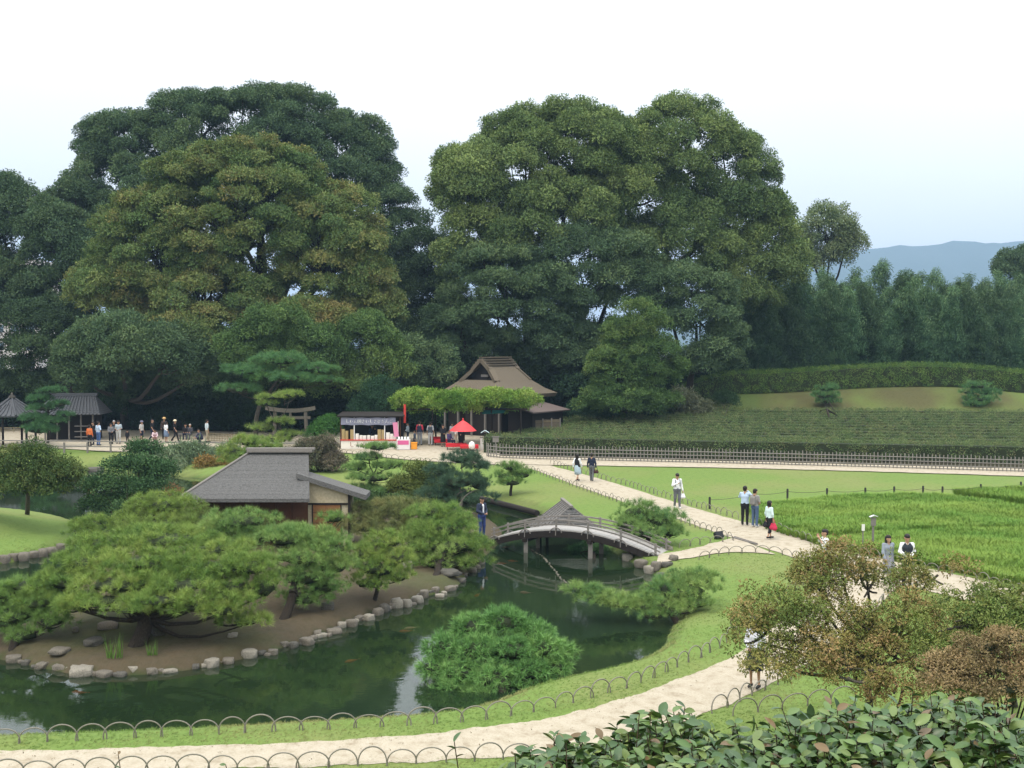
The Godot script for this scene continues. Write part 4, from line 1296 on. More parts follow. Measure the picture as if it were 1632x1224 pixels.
func arched_bridge() -> void:
	var a := at(784, 858, 46.6)
	var b := at(1052, 888, 43.3)
	var along := (b - a) * Vector3(1, 0, 1)
	var l := along.length()
	along /= l
	var back := along.cross(UP).normalized()
	if back.z > 0: back = -back
	var width := 1.25
	var t := thing("arched_bridge", "weathered grey wooden arched bridge with low railings over the pond", "bridge", a)
	var y := func(s: float) -> float: return lerpf(0.0, b.y - a.y, s) + 0.69 * 4.0 * s * (1.0 - s)
	var spot := func(s: float, side: float, up: float) -> Vector3: return along * l * s + back * width * side + Vector3(0, y.call(s) + up, 0)
	for i in 46:
		var s := (i + 0.5) / 46.0
		var e: Vector3 = spot.call(s + 0.005, 0.5, 0.0) - spot.call(s - 0.005, 0.5, 0.0)
		var f := e.normalized()
		var st := begin()
		box(st, spot.call(s, 0.5, -0.03 + rng.randf_range(-0.004, 0.004)), Vector3(l / 46.0 * 0.95 / f.dot(along), 0.055, width + 0.06), Basis(f, back.cross(f) * -1.0 if back.cross(f).y < 0 else back.cross(f), -back))
		put("plank", st, mats.deck, t)
	for side: float in [0.02, 0.5, 0.98]:
		var st := begin()
		for i in 24: beam(st, spot.call(i / 24.0 - 0.002, side, -0.19), spot.call((i + 1) / 24.0 + 0.002, side, -0.19), 0.16, 0.26)
		put("arch_beam", st, mats.dark_wood, t)
	for side: float in [-0.01, 1.01]:
		for up: float in [0.37, 0.2]:
			var st := begin()
			for i in 24: beam(st, spot.call(lerpf(0.0, 1.0, i / 24.0) - 0.002, side, up), spot.call((i + 1) / 24.0 + 0.002, side, up), 0.07 if up > 0.3 else 0.05, 0.06 if up > 0.3 else 0.05)
			put("top_rail" if up > 0.3 else "lower_rail", st, mats.grey_wood, t)
		for s: float in [0.015, 0.21, 0.40, 0.59, 0.78, 0.975]:
			var st := begin()
			beam(st, spot.call(s, side, -0.25), spot.call(s, side, 0.44), 0.085, 0.085)
			put("rail_post", st, mats.grey_wood, t)
			st = begin()
			var pts := []
			for k in 9:
				var g := PI * k / 8.0
				pts.append(spot.call(s + cos(g) * 0.26 / l, side, -0.13 + sin(g) * 0.2) + back * (-0.06 if side < 0.5 else 0.06))
			tube(st, pts, pts.map(func(_p): return 0.025), 5)
			put("bracket", st, mats.grey_wood, t)
	for s: float in [0.21, 0.60]:
		for side: float in [0.04, 0.96]:
			var top: Vector3 = spot.call(s, side, -0.3)
			var st := begin()
			beam(st, Vector3(top.x, WATER - a.y - 0.9, top.z), top, 0.17, 0.17)
			put("pier", st, mats.grey_wood, t)
		var st := begin()
		beam(st, spot.call(s, -0.1, -0.37), spot.call(s, 1.1, -0.37), 0.17, 0.15)
		put("cross_beam", st, mats.dark_wood, t)

func boat_roof() -> void:
	var c := at(903, 860, 48.6)
	c.y = WATER
	var t := thing("boat_shelter", "pointed shingled boat shelter standing in the water behind the bridge", "boat shelter", c, 0.12)
	var top := 1.74
	var eave := 0.5
	var st := begin()
	courses(st, Vector3(-1.75, eave, 1.7), Vector3(-1.75, eave, -1.7), Vector3(0, top, 1.25), Vector3(0, top, -1.25), 12, 0.03)
	courses(st, Vector3(1.75, eave, -1.7), Vector3(1.75, eave, 1.7), Vector3(0, top, -1.25), Vector3(0, top, 1.25), 12, 0.03)
	courses(st, Vector3(-1.75, eave, 1.7), Vector3(1.75, eave, 1.7), Vector3(0, top, 1.25), Vector3(0, top, 1.25), 12, 0.03)
	courses(st, Vector3(1.75, eave, -1.7), Vector3(-1.75, eave, -1.7), Vector3(0, top, -1.25), Vector3(0, top, -1.25), 12, 0.03)
	quad(st, Vector3(-1.7, eave - 0.05, 1.65), Vector3(1.7, eave - 0.05, 1.65), Vector3(1.7, eave - 0.05, -1.65), Vector3(-1.7, eave - 0.05, -1.65))
	var roof := put("roof", st, mats.shingle, t)
	for k in 7:
		for s: float in [-1.0, 1.0]:
			st = begin()
			var z := lerpf(-1.1, 1.1, k / 6.0)
			beam(st, Vector3(s * 1.76, eave + 0.03, z * 1.4), Vector3(0.02 * s, top + 0.03, z), 0.05, 0.04)
			put("batten", st, mats.grey_wood, roof)
	st = begin()
	beam(st, Vector3(0, top + 0.04, 1.4), Vector3(0, top + 0.04, -1.4), 0.16, 0.1)
	put("ridge_cap", st, mats.grey_wood, roof)
	t.scale = Vector3(0.84, 0.94, 0.9)
	for s in [[-1.2, 1.1], [1.2, 1.1], [-1.2, -1.1], [1.2, -1.1]]:
		st = begin()
		beam(st, Vector3(s[0], -0.9, s[1]), Vector3(s[0], eave, s[1]), 0.13, 0.13)
		put("post", st, mats.dark_wood, t)

func thatched_house() -> void:
	var base := lp(790, 690) + Vector3(0, 0, -6)
	base = at(790, 640, 95.0)
	base.y = land(base.x, base.z)
	var t := thing("thatched_house", "old house with steep thatched roof and dark gable opening under the camphors", "house", base, deg_to_rad(-36))
	var e := 3.45     # eave height
	var prof := [Vector2(0, 2.95), Vector2(0.9, 2.12), Vector2(1.9, 1.16), Vector2(2.9, 0.42), Vector2(3.75, 0.0)]
	var zin := [1.9, 1.9, 2.35, 3.1, 3.8]
	var st := begin()
	st.set_smooth_group(1)
	for i in 4:
		for k in 8:
			for s: float in [-1.0, 1.0]:
				var z0 := func(j: int, q: int) -> float: return lerpf(-zin[j], zin[j], q / 8.0)
				var pa := Vector3(s * prof[i].x, e + prof[i].y, z0.call(i, k))
				var pb := Vector3(s * prof[i].x, e + prof[i].y, z0.call(i, k + 1))
				var pc := Vector3(s * prof[i + 1].x, e + prof[i + 1].y, z0.call(i + 1, k + 1))
				var pd := Vector3(s * prof[i + 1].x, e + prof[i + 1].y, z0.call(i + 1, k))
				if s > 0: quad(st, pa, pb, pc, pd)
				else: quad(st, pd, pc, pb, pa)
	st.set_smooth_group(2)
	for s: float in [-1.0, 1.0]:      # skirts below the gables
		for i in range(2, 4):
			for k in 6:
				var x0 := func(j: int, q: int) -> float: return lerpf(-prof[j].x, prof[j].x, q / 6.0)
				var pa := Vector3(x0.call(i, k), e + prof[i].y, s * zin[i])
				var pb := Vector3(x0.call(i, k + 1), e + prof[i].y, s * zin[i])
				var pc := Vector3(x0.call(i + 1, k + 1), e + prof[i + 1].y, s * zin[i + 1])
				var pd := Vector3(x0.call(i + 1, k), e + prof[i + 1].y, s * zin[i + 1])
				if s < 0: quad(st, pa, pb, pc, pd)
				else: quad(st, pd, pc, pb, pa)
	st.set_smooth_group(-1)
	var c4 := [Vector3(-3.75, e, 3.8), Vector3(3.75, e, 3.8), Vector3(3.75, e, -3.8), Vector3(-3.75, e, -3.8)]
	for k in 4:
		var p: Vector3 = c4[k]
		var q: Vector3 = c4[(k + 1) % 4]
		var dn := Vector3(0, -0.3, 0)
		quad(st, p + dn * 1.0 - p * Vector3(0.04, 0, 0.04), p, q, q + dn - q * Vector3(0.04, 0, 0.04))
	quad(st, c4[0] * Vector3(0.96, 1, 0.96) - Vector3(0, 0.3, 0), c4[1] * Vector3(0.96, 1, 0.96) - Vector3(0, 0.3, 0), c4[2] * Vector3(0.96, 1, 0.96) - Vector3(0, 0.3, 0), c4[3] * Vector3(0.96, 1, 0.96) - Vector3(0, 0.3, 0))
	var roof := put("thatched_roof", st, mats.thatch, t)
	# the gable: thick thatch edge and a recessed dark opening
	for s: float in [-1.0, 1.0]:
		st = begin()
		for side: float in [-1.0, 1.0]:
			for i in 2:
				beam(st, Vector3(side * prof[i].x, e + prof[i].y - 0.13, s * lerpf(zin[i], zin[i], 0.5)), Vector3(side * prof[i + 1].x, e + prof[i + 1].y - 0.13, s * zin[i + 1]), 0.5, 0.3)
		put("gable_edge", st, mats.thatch, roof)
		st = begin()
		st.set_smooth_group(-1)
		for p: Vector3 in [Vector3(-1.85, e + 1.05, s * 1.6), Vector3(0, e + 2.75, s * 1.6), Vector3(1.85, e + 1.05, s * 1.6)]: st.add_vertex(p)
		put("gable_wall", st, mats.dark_wood, t)
		st = begin()
		box(st, Vector3(0.1, e + 1.5, s * 1.66), Vector3(0.75, 0.2, 0.04))
		put("vent_board", st, mats.grey_wood, t)
	for side: float in [-1.0, 1.0]:
		for i in 4:
			st = begin()
			var f := i / 4.0
			beam(st, Vector3(side * (0.06 + 0.84 * f), e + 3.02 - 0.83 * f, 2.05), Vector3(side * (0.06 + 0.84 * f), e + 3.02 - 0.83 * f, -2.05), 0.26, 0.1)
			put("ridge_bundle", st, mats.thatch, roof)
	st = begin()
	box(st, Vector3(0, e * 0.5 - 0.1, 0), Vector3(5.6, e - 0.2, 5.8))
	put("wall", st, mats.dark_wood, t)
	for k in 5:
		st = begin()
		beam(st, Vector3(-2.82 + k * 1.41, -0.2, 3.3), Vector3(-2.82 + k * 1.41, e - 0.2, 3.3), 0.14, 0.14)
		put("post", st, mats.grey_wood, t)
	# lean-to on the east with a board roof
	st = begin()
	box(st, Vector3(4.6, 2.45, 0.6), Vector3(3.2, 0.1, 5.4), Basis(Vector3(0, 0, 1), -0.2))
	put("lean_to_roof", st, flat(0.13, 0.10, 0.09), t)
	st = begin()
	box(st, Vector3(4.4, 1.1, 0.4), Vector3(2.4, 2.2, 4.4))
	put("lean_to_wall", st, mats.dark_wood, t)

func screens() -> void:
	for k in 3:
		var p := lp(853 + k * 15.5, 673)
		p = at(858 + k * 14.0, 660, 90.0)
		p.y = land(p.x, p.z)
		var t := thing("bamboo_screen", "brown brushwood screen panel, %s from the thatched house's lean-to" % nth(k + 1), "screen", p, 0.12, "screen panels beside the thatched house")
		var st := begin()
		box(st, Vector3(0, 0.75, 0), Vector3(0.68, 1.4, 0.06))
		put("panel", st, mats.thatch, t)
		for x: float in [-0.34, 0.34]:
			st = begin()
			beam(st, Vector3(x, -0.1, 0.02), Vector3(x, 1.55, 0.02), 0.07, 0.07)
			put("post", st, mats.grey_wood, t)
		for y: float in [0.3, 0.8, 1.3]:
			st = begin()
			beam(st, Vector3(-0.36, y, 0.05), Vector3(0.36, y, 0.05), 0.035, 0.035)
			put("batten", st, mats.bamboo_cane, t)

func arbor() -> void:
	var d := 86.0
	var base := at(738, 690, d)
	base.y = land(base.x, base.z)
	var t := thing("wisteria_arbor", "flat wisteria arbor heaped with fresh green leaves before the thatched house", "arbor", base)
	var bag := Bag.new()
	var big := []
	for i in 30:
		var px := 645.0 + i * 6.6
		big.append([at(px, 639 + rng.randf_range(-7, 5) + (3 if i < 3 else 0), d + rng.randf_range(-2.4, 2.2)) - base, Vector3(rng.randf_range(0.8, 1.3), rng.randf_range(0.6, 0.85), 1.4)])
	leafy(bag, lobes_on(big, 0.5, 0.6, 0.7, -0.7), {"per": 12.0, "size": 0.32, "tints": [green(0.06, 0.13, 0.022), green(0.115, 0.20, 0.035), green(0.20, 0.26, 0.06)], "low": -0.6, "seed": 70, "patch": 0.4})
	scatter(t, "foliage", sprays.layered, sprays.leaf, bag).set_meta("kind", "stuff")
	for i in 5:
		for z: float in [-1.6, 1.9]:
			var x := -4.4 + i * 2.2
			var st := begin()
			tube(st, [Vector3(x, -0.2, z), Vector3(x, 2.75, z)], [0.07, 0.055], 7)
			put("post", st, mats.dark_wood, t)
	for z: float in [-1.6, 0.1, 1.9]:
		var st := begin()
		beam(st, Vector3(-4.9, 2.72, z), Vector3(4.9, 2.72, z), 0.1, 0.12)
		put("beam", st, mats.dark_wood, t)
	var st := begin()
	st.set_smooth_group(-1)
	quad(st, Vector3(1.5, 2.35, 2.0), Vector3(1.5, 2.75, 1.4), Vector3(3.4, 2.8, 1.4), Vector3(3.1, 2.42, 2.0))
	tag(put("awning", st, flat(0.012, 0.11, 0.10, 0.8)), "teal cloth awning hanging under the wisteria arbor", "awning")
	get_node("awning").position = base

func pavilions() -> void:
	# hexagonal tiled roof with finial
	var p := at(20, 690, 84.0)
	p.y = land(p.x, p.z)
	var t := thing("garden_pavilion", "open pavilion with grey tiled pointed roof and finial", "pavilion", p)
	var e := 2.35
	var top := 3.55
	var r := 2.3
	var st := begin()
	st.set_smooth_group(-1)
	for k in 6:
		var g0 := TAU * k / 6.0
		var g1 := TAU * (k + 1) / 6.0
		for j in 4:
			var f0 := j / 4.0
			var f1 := (j + 1) / 4.0
			var q := func(g: float, f: float) -> Vector3: return Vector3(cos(g) * lerpf(r, 0.16, f), e + (top - e) * pow(f, 1.25), sin(g) * lerpf(r, 0.16, f))
			quad(st, q.call(g1, f0), q.call(g1, f1), q.call(g0, f1), q.call(g0, f0))
		quad(st, Vector3(cos(g1) * r, e - 0.1, sin(g1) * r), Vector3(cos(g1) * r, e, sin(g1) * r), Vector3(cos(g0) * r, e, sin(g0) * r), Vector3(cos(g0) * r, e - 0.1, sin(g0) * r))
	var roof := put("roof", st, mats.roof_tile, t)
	for k in 6:
		for j in 7:
			var g0 := TAU * k / 6.0
			var g1 := TAU * (k + 1) / 6.0
			var f := j / 6.0
			var a := Vector3(cos(g0), 0, sin(g0)).lerp(Vector3(cos(g1), 0, sin(g1)), f)
			st = begin()
			var pts := []
			for m in 4:
				var q := m / 3.0 * (1.0 if j == 0 else 0.85 - absf(f - 0.5) * 0.9)
				pts.append(a * lerpf(r, 0.16, q) + Vector3(0, e + (top - e) * pow(q, 1.25) + 0.03, 0))
			tube(st, pts, pts.map(func(_p): return 0.075 if j == 0 else 0.045), 5)
			put("ridge_tile" if j == 0 else "tile_row", st, mats.roof_tile, roof)
	st = begin()
	blob(st, Vector3(0, top + 0.08, 0), Vector3(0.26, 0.1, 0.26))
	blob(st, Vector3(0, top + 0.27, 0), Vector3(0.09, 0.16, 0.09))
	blob(st, Vector3(0, top + 0.2, 0), Vector3(0.22, 0.03, 0.22))
	put("finial", st, mats.dark_stone, t)
	for k in 6:
		st = begin()
		var g := TAU * (k + 0.5) / 6.0
		beam(st, Vector3(cos(g) * 1.6, -0.1, sin(g) * 1.6), Vector3(cos(g) * 1.6, e, sin(g) * 1.6), 0.13, 0.13)
		put("post", st, mats.dark_wood, t)
	# long tiled roof
	p = at(122, 690, 89.0)
	p.y = land(p.x, p.z)
	t = thing("garden_pavilion", "low hall with long ribbed grey tile roof beside the cloud-pruned pine", "pavilion", p, 0.1)
	e = 2.1
	top = 3.5
	st = begin()
	courses(st, Vector3(-2.7, e, 1.9), Vector3(2.3, e, 1.9), Vector3(-1.8, top, 0), Vector3(1.5, top, 0), 9, 0.03)
	courses(st, Vector3(2.3, e, -1.9), Vector3(-2.7, e, -1.9), Vector3(1.5, top, 0), Vector3(-1.8, top, 0), 9, 0.03)
	courses(st, Vector3(2.3, e, 1.9), Vector3(2.3, e, -1.9), Vector3(1.5, top, 0), Vector3(1.5, top, 0), 9, 0.03)
	courses(st, Vector3(-2.7, e, -1.9), Vector3(-2.7, e, 1.9), Vector3(-1.8, top, 0), Vector3(-1.8, top, 0), 9, 0.03)
	roof = put("roof", st, mats.roof_tile, t)
	for j in 17:
		st = begin()
		var f := (j + 0.5) / 17.0
		tube(st, [Vector3(lerpf(-2.6, 2.2, f), e + 0.04, 1.92), Vector3(lerpf(-1.75, 1.45, f), top + 0.02, 0.05)], [0.06, 0.05], 5)
		put("tile_row", st, mats.roof_tile, roof)
	st = begin()
	box(st, Vector3(-0.15, top + 0.1, 0), Vector3(3.6, 0.22, 0.26))
	put("ridge_tile", st, mats.roof_tile, roof)
	st = begin()
	box(st, Vector3(-0.2, e * 0.5, -0.6), Vector3(3.6, e, 1.6))
	put("wall", st, mats.dark_wood, t)
	for k in 5:
		st = begin()
		beam(st, Vector3(-2.0 + k * 0.9, -0.1, 1.3), Vector3(-2.0 + k * 0.9, e, 1.3), 0.1, 0.1)
		put("post", st, mats.grey_wood, t)
	for k in 3:
		st = begin()
		box(st, Vector3(0.8, 0.35 + 0.42 * k, 1.36), Vector3(1.1, 0.05, 0.3))
		put("shelf", st, mats.grey_wood, t)
	# roof glimpsed higher up in the trees, and a pale block far beyond
	p = at(108, 572, 100.0)
	t = thing("temple_roof", "corner of a tiled roof showing between dark trees", "roof", Vector3(p.x, land(p.x, p.z), p.z), 0.3)
	var h := p.y - t.position.y
	st = begin()
	courses(st, Vector3(-1.6, h - 0.4, 1.2), Vector3(1.6, h - 0.4, 1.2), Vector3(-1.2, h + 0.5, 0), Vector3(1.2, h + 0.5, 0), 6, 0.03)
	courses(st, Vector3(1.6, h - 0.4, -1.2), Vector3(-1.6, h - 0.4, -1.2), Vector3(1.2, h + 0.5, 0), Vector3(-1.2, h + 0.5, 0), 6, 0.03)
	put("roof", st, mats.roof_tile, t)
	st = begin()
	box(st, Vector3(0, (h - 0.4) * 0.5, 0), Vector3(2.2, h - 0.4, 1.8))
	put("wall", st, mats.dark_wood, t)
	p = at(30, 430, 240.0)
	t = thing("apartment_block", "pale concrete building glimpsed between the trees at the west", "building", Vector3(p.x, 0, p.z))
	st = begin()
	box(st, Vector3(0, 12.6, 0), Vector3(13, 26, 12))
	put("wall", st, flat(0.55, 0.52, 0.48), t)
	for fl in 6:
		for k in 4:
			st = begin()
			box(st, Vector3(-4.8 + 3.2 * k, 4.0 + 3.7 * fl, 6.02), Vector3(1.7, 1.5, 0.08))
			put("window", st, flat(0.12, 0.17, 0.2, 0.2), t)

func torii() -> void:
	var p := at(463, 692, 84.0)
	p.y = land(p.x, p.z)
	var t := thing("torii_gate", "grey stone torii gate half hidden by the gnarled pine", "torii gate", p)
	t.scale = Vector3(1.0, 1.22, 1.0)
	for s: float in [-1.0, 1.0]:
		var st := begin()
		tube(st, [Vector3(s * 1.25, -0.2, 0), Vector3(s * 1.13, 2.05, 0)], [0.15, 0.13], 10)
		put("pillar", st, mats.stone, t)
	var st := begin()
	box(st, Vector3(0, 1.72, 0), Vector3(3.0, 0.17, 0.14))
	put("tie_beam", st, mats.stone, t)
	st = begin()
	for i in 8:
		var x0 := lerpf(-1.85, 1.85, i / 8.0)
		var x1 := lerpf(-1.85, 1.85, (i + 1) / 8.0)
		beam(st, Vector3(x0, 2.15 + 0.05 * x0 * x0, 0), Vector3(x1, 2.15 + 0.05 * x1 * x1, 0), 0.22, 0.24)
	put("lintel", st, mats.stone, t)
	st = begin()
	box(st, Vector3(0, 1.93, 0), Vector3(0.16, 0.28, 0.14))
	put("centre_strut", st, mats.stone, t)

# ---------------------------------------------------------------- the stall
const GLYPHS := {
	"ki": [[[2, 2], [8, 2]], [[2, 4], [8, 4]], [[4, 0], [6, 6]], [[3, 7], [3, 9], [5, 10], [7, 10]]],
	"bi": [[[1, 2], [4, 2], [2, 5], [2, 8], [4, 10], [6, 9], [7, 6], [6, 2], [8, 5]], [[8, 0], [8.4, 1]], [[9.2, 0], [9.6, 1]]],
	"da": [[[1, 3], [6, 3]], [[4, 0], [2, 10]], [[5, 5], [8, 5]], [[5, 8], [5.5, 9.5], [9, 9.5]], [[8, 0], [8.4, 1]], [[9.2, 0], [9.6, 1]]],
	"n": [[[5, 0], [1, 10], [4, 6], [5, 6], [6, 10], [8, 9], [9, 6]]],
	"go": [[[2, 2], [7, 2]], [[2, 7], [3, 9], [8, 9]], [[8, 0], [8.4, 1]], [[9.2, 0], [9.6, 1]]],
	"tan": [[[1, 1], [9, 1], [9, 9], [1, 9], [1, 1]], [[3, 4], [7, 4]], [[5, 2], [5, 6], [4, 7]], [[3, 6], [7, 6]]],
	"shi": [[[3, 0], [3, 8], [5, 10], [8, 8]]],
	"i": [[[2, 2], [2, 8], [4, 9]], [[7, 3], [8, 7]]],
	"iri": [[[5, 0], [5, 3], [1, 10]], [[5, 3], [9, 10]]],
}

func letters(parent: Node3D, words_: Array, from: Vector3, size: float, step: float, m: Material, called := "lettering") -> void:
	var st := begin()
	for k in words_.size():
		for stroke: Array in GLYPHS[words_[k]]:
			for i in stroke.size() - 1:
				var a := from + Vector3(k * step + stroke[i][0] * size * 0.1, -stroke[i][1] * size * 0.1, 0)
				var b := from + Vector3(k * step + stroke[i + 1][0] * size * 0.1, -stroke[i + 1][1] * size * 0.1, 0)
				beam(st, a, b, size * 0.1, 0.008)
	put(called, st, m, parent).set_meta("kind", "stuff")

func stall() -> void:
	var p := at(592, 705, 82.0)
	p.y = land(p.x, p.z) + 0.055
	var t := thing("food_stall", "roofed food stall with blue-grey lettered banner and white counter", "stall", p)
	var white := flat(0.72, 0.68, 0.6)
	var red := flat(0.5, 0.03, 0.03)
	var st := begin()
	box(st, Vector3(0.03, 2.42, -0.4), Vector3(4.8, 0.09, 2.6), Basis(Vector3.RIGHT, 0.06))
	put("roof", st, mats.dark_wood, t)
	for x: float in [-2.15, 2.15]:
		for z: float in [0.5, -1.4]:
			st = begin()
			beam(st, Vector3(x, 0, z), Vector3(x, 2.4, z), 0.09, 0.09)
			put("post", st, mats.dark_wood if z < 0 else mats.brown_wood, t)
	for x: float in [-1.15, 1.05]:
		st = begin()
		tube(st, [Vector3(x, 0, 0.72), Vector3(x, 2.25, 0.72)], [0.035, 0.035], 8)
		put("pole", st, flat(0.75, 0.75, 0.75), t)
	st = begin()
	st.set_smooth_group(0)
	for i in 24:
		var q := func(k: int, y: float) -> Vector3: return Vector3(-2.1 + 3.95 * k / 24.0, y + 0.02 * sin(k * 0.9), 0.78 + 0.025 * sin(k * 1.7))
		quad(st, q.call(i, 1.72), q.call(i, 2.25), q.call(i + 1, 2.25), q.call(i + 1, 1.72))
	var banner := put("banner", st, flat(0.22, 0.22, 0.30, 0.9), t)
	letters(banner, ["shi", "i", "n", "tan", "ki", "i", "shi", "ki", "bi", "da", "n", "go"], Vector3(-1.75, 2.13, 0.83), 0.27, 0.285, flat(0.8, 0.8, 0.78))
	st = begin()
	box(st, Vector3(-0.1, 0.3, 0.62), Vector3(4.0, 0.6, 0.5))
	var counter := put("counter", st, white, t)
	st = begin()
	box(st, Vector3(-0.1, 0.63, 0.64), Vector3(4.06, 0.06, 0.58))
	put("red_edge", st, red, t)
	letters(counter, ["shi", "n", "n", "iri"], Vector3(-1.5, 0.5, 0.88), 0.36, 0.45, flat(0.28, 0.1, 0.06))
	st = begin()
	box(st, Vector3(0, 1.2, -1.5), Vector3(4.3, 2.4, 0.06))
	put("back_wall", st, mats.dark_wood, t)
	# goods on the counter: each box a thing
	var goods := [[-1.95, 0.22, 0.75, "b"], [-1.7, 0.2, 0.62, "b"], [-1.3, 0.28, 0.72, "b"], [-0.95, 0.22, 0.42, "w"], [-0.68, 0.2, 0.3, "w"], [-0.42, 0.26, 0.28, "w"], [-0.12, 0.2, 0.3, "w"], [0.16, 0.24, 0.26, "w"], [0.42, 0.2, 0.32, "w"], [0.66, 0.24, 0.72, "b"], [0.92, 0.2, 0.7, "b"], [1.28, 0.26, 0.5, "w"], [1.55, 0.22, 0.4, "w"], [1.78, 0.2, 0.28, "w"]]
	for i in goods.size():
		var g: Array = goods[i]
		st = begin()
		box(st, Vector3(0, g[2] * 0.5, 0), Vector3(g[1], g[2], 0.24))
		box(st, Vector3(0, g[2] * 0.55, 0.125), Vector3(g[1] * 0.6, g[2] * 0.5, 0.01))
		var b := put("gift_box", st, flat(0.36, 0.27, 0.13) if g[3] == "b" else flat(0.75, 0.73, 0.68))
		b.position = p + Vector3(g[0], 0.66, 0.6)
		tag(b, "%s gift box, %s from the west end of the stall's counter" % ["tall straw-coloured" if g[3] == "b" else "white wrapped", nth(i + 1)], "box", "gift boxes on the food stall's counter")
	# pink hanging banner, poster table, orange crate
	var pole := thing("banner_flag", "narrow pink flag banner at the stall's east corner", "banner", p + Vector3(2.05, 0, 0.95))
	st = begin()
	tube(st, [Vector3(0.0, 0, 0), Vector3(0.0, 2.0, 0)], [0.025, 0.02], 6)
	put("pole", st, white, pole)
	st = begin()
	box(st, Vector3(-0.17, 1.4, 0.02), Vector3(0.34, 1.05, 0.015), Basis(Vector3(0, 0, 1), 0.1))
	put("flag", st, flat(0.62, 0.22, 0.36), pole)
	var table := thing("poster_table", "small table with pink and white posters beside the stall", "table", p + Vector3(2.45, 0, 1.15))
	st = begin()
	box(st, Vector3(0, 0.35, 0), Vector3(0.95, 0.7, 0.5))
	put("cloth", st, flat(0.7, 0.66, 0.64), table)
	st = begin()
	box(st, Vector3(0, 0.5, 0.26), Vector3(0.8, 0.3, 0.015))
	put("poster", st, flat(0.6, 0.12, 0.28), table)
	for k in 4:
		st = begin()
		box(st, Vector3(-0.33 + k * 0.22, 0.8, 0), Vector3(0.14, 0.18, 0.1), Basis(Vector3.RIGHT, -0.3))
		put("card", st, flat(0.8, 0.8, 0.78), table)
	st = begin()
	box(st, Vector3(0, 0.22, 0), Vector3(0.42, 0.44, 0.4))
	box(st, Vector3(0, 0.46, 0), Vector3(0.46, 0.05, 0.44))
	var crate := put("drinks_crate", st, flat(0.75, 0.3, 0.03))
	crate.position = p + Vector3(3.2, 0, 1.0)
	tag(crate, "orange crate standing beside the poster table", "crate")
	# long red vertical sign on the arbor's corner
	var sign_ := thing("hanging_sign", "tall narrow red sign hanging above the stall's east corner", "sign", p + Vector3(2.45, 0, 0.1))
	st = begin()
	box(st, Vector3(0, 2.5, 0), Vector3(0.16, 1.35, 0.06))
	put("board", st, flat(0.5, 0.05, 0.04), sign_)
	st = begin()
	tube(st, [Vector3(0, 0, -0.06), Vector3(0, 3.2, -0.06)], [0.035, 0.03], 6)
	put("post", st, mats.dark_wood, sign_)
	# hydrangea-like heap of pink wrapped goods by the clover
	st = begin()
	for q in 9: blob(st, Vector3(rng.randf_range(-0.35, 0.35), 0.3 + rng.randf_range(0, 0.2), rng.randf_range(-0.2, 0.2)), Vector3(0.16, 0.13, 0.16), Basis.IDENTITY, 4, 7)
	blob(st, Vector3(0, 0.18, 0), Vector3(0.5, 0.25, 0.32), Basis.IDENTITY, 6, 12)
	var tub := put("flower_tub", st, flat(0.55, 0.36, 0.45))
	tub.position = gp(527, 711)
	tag(tub, "low tub of pale pink flowers before the clipped round bush", "planter")

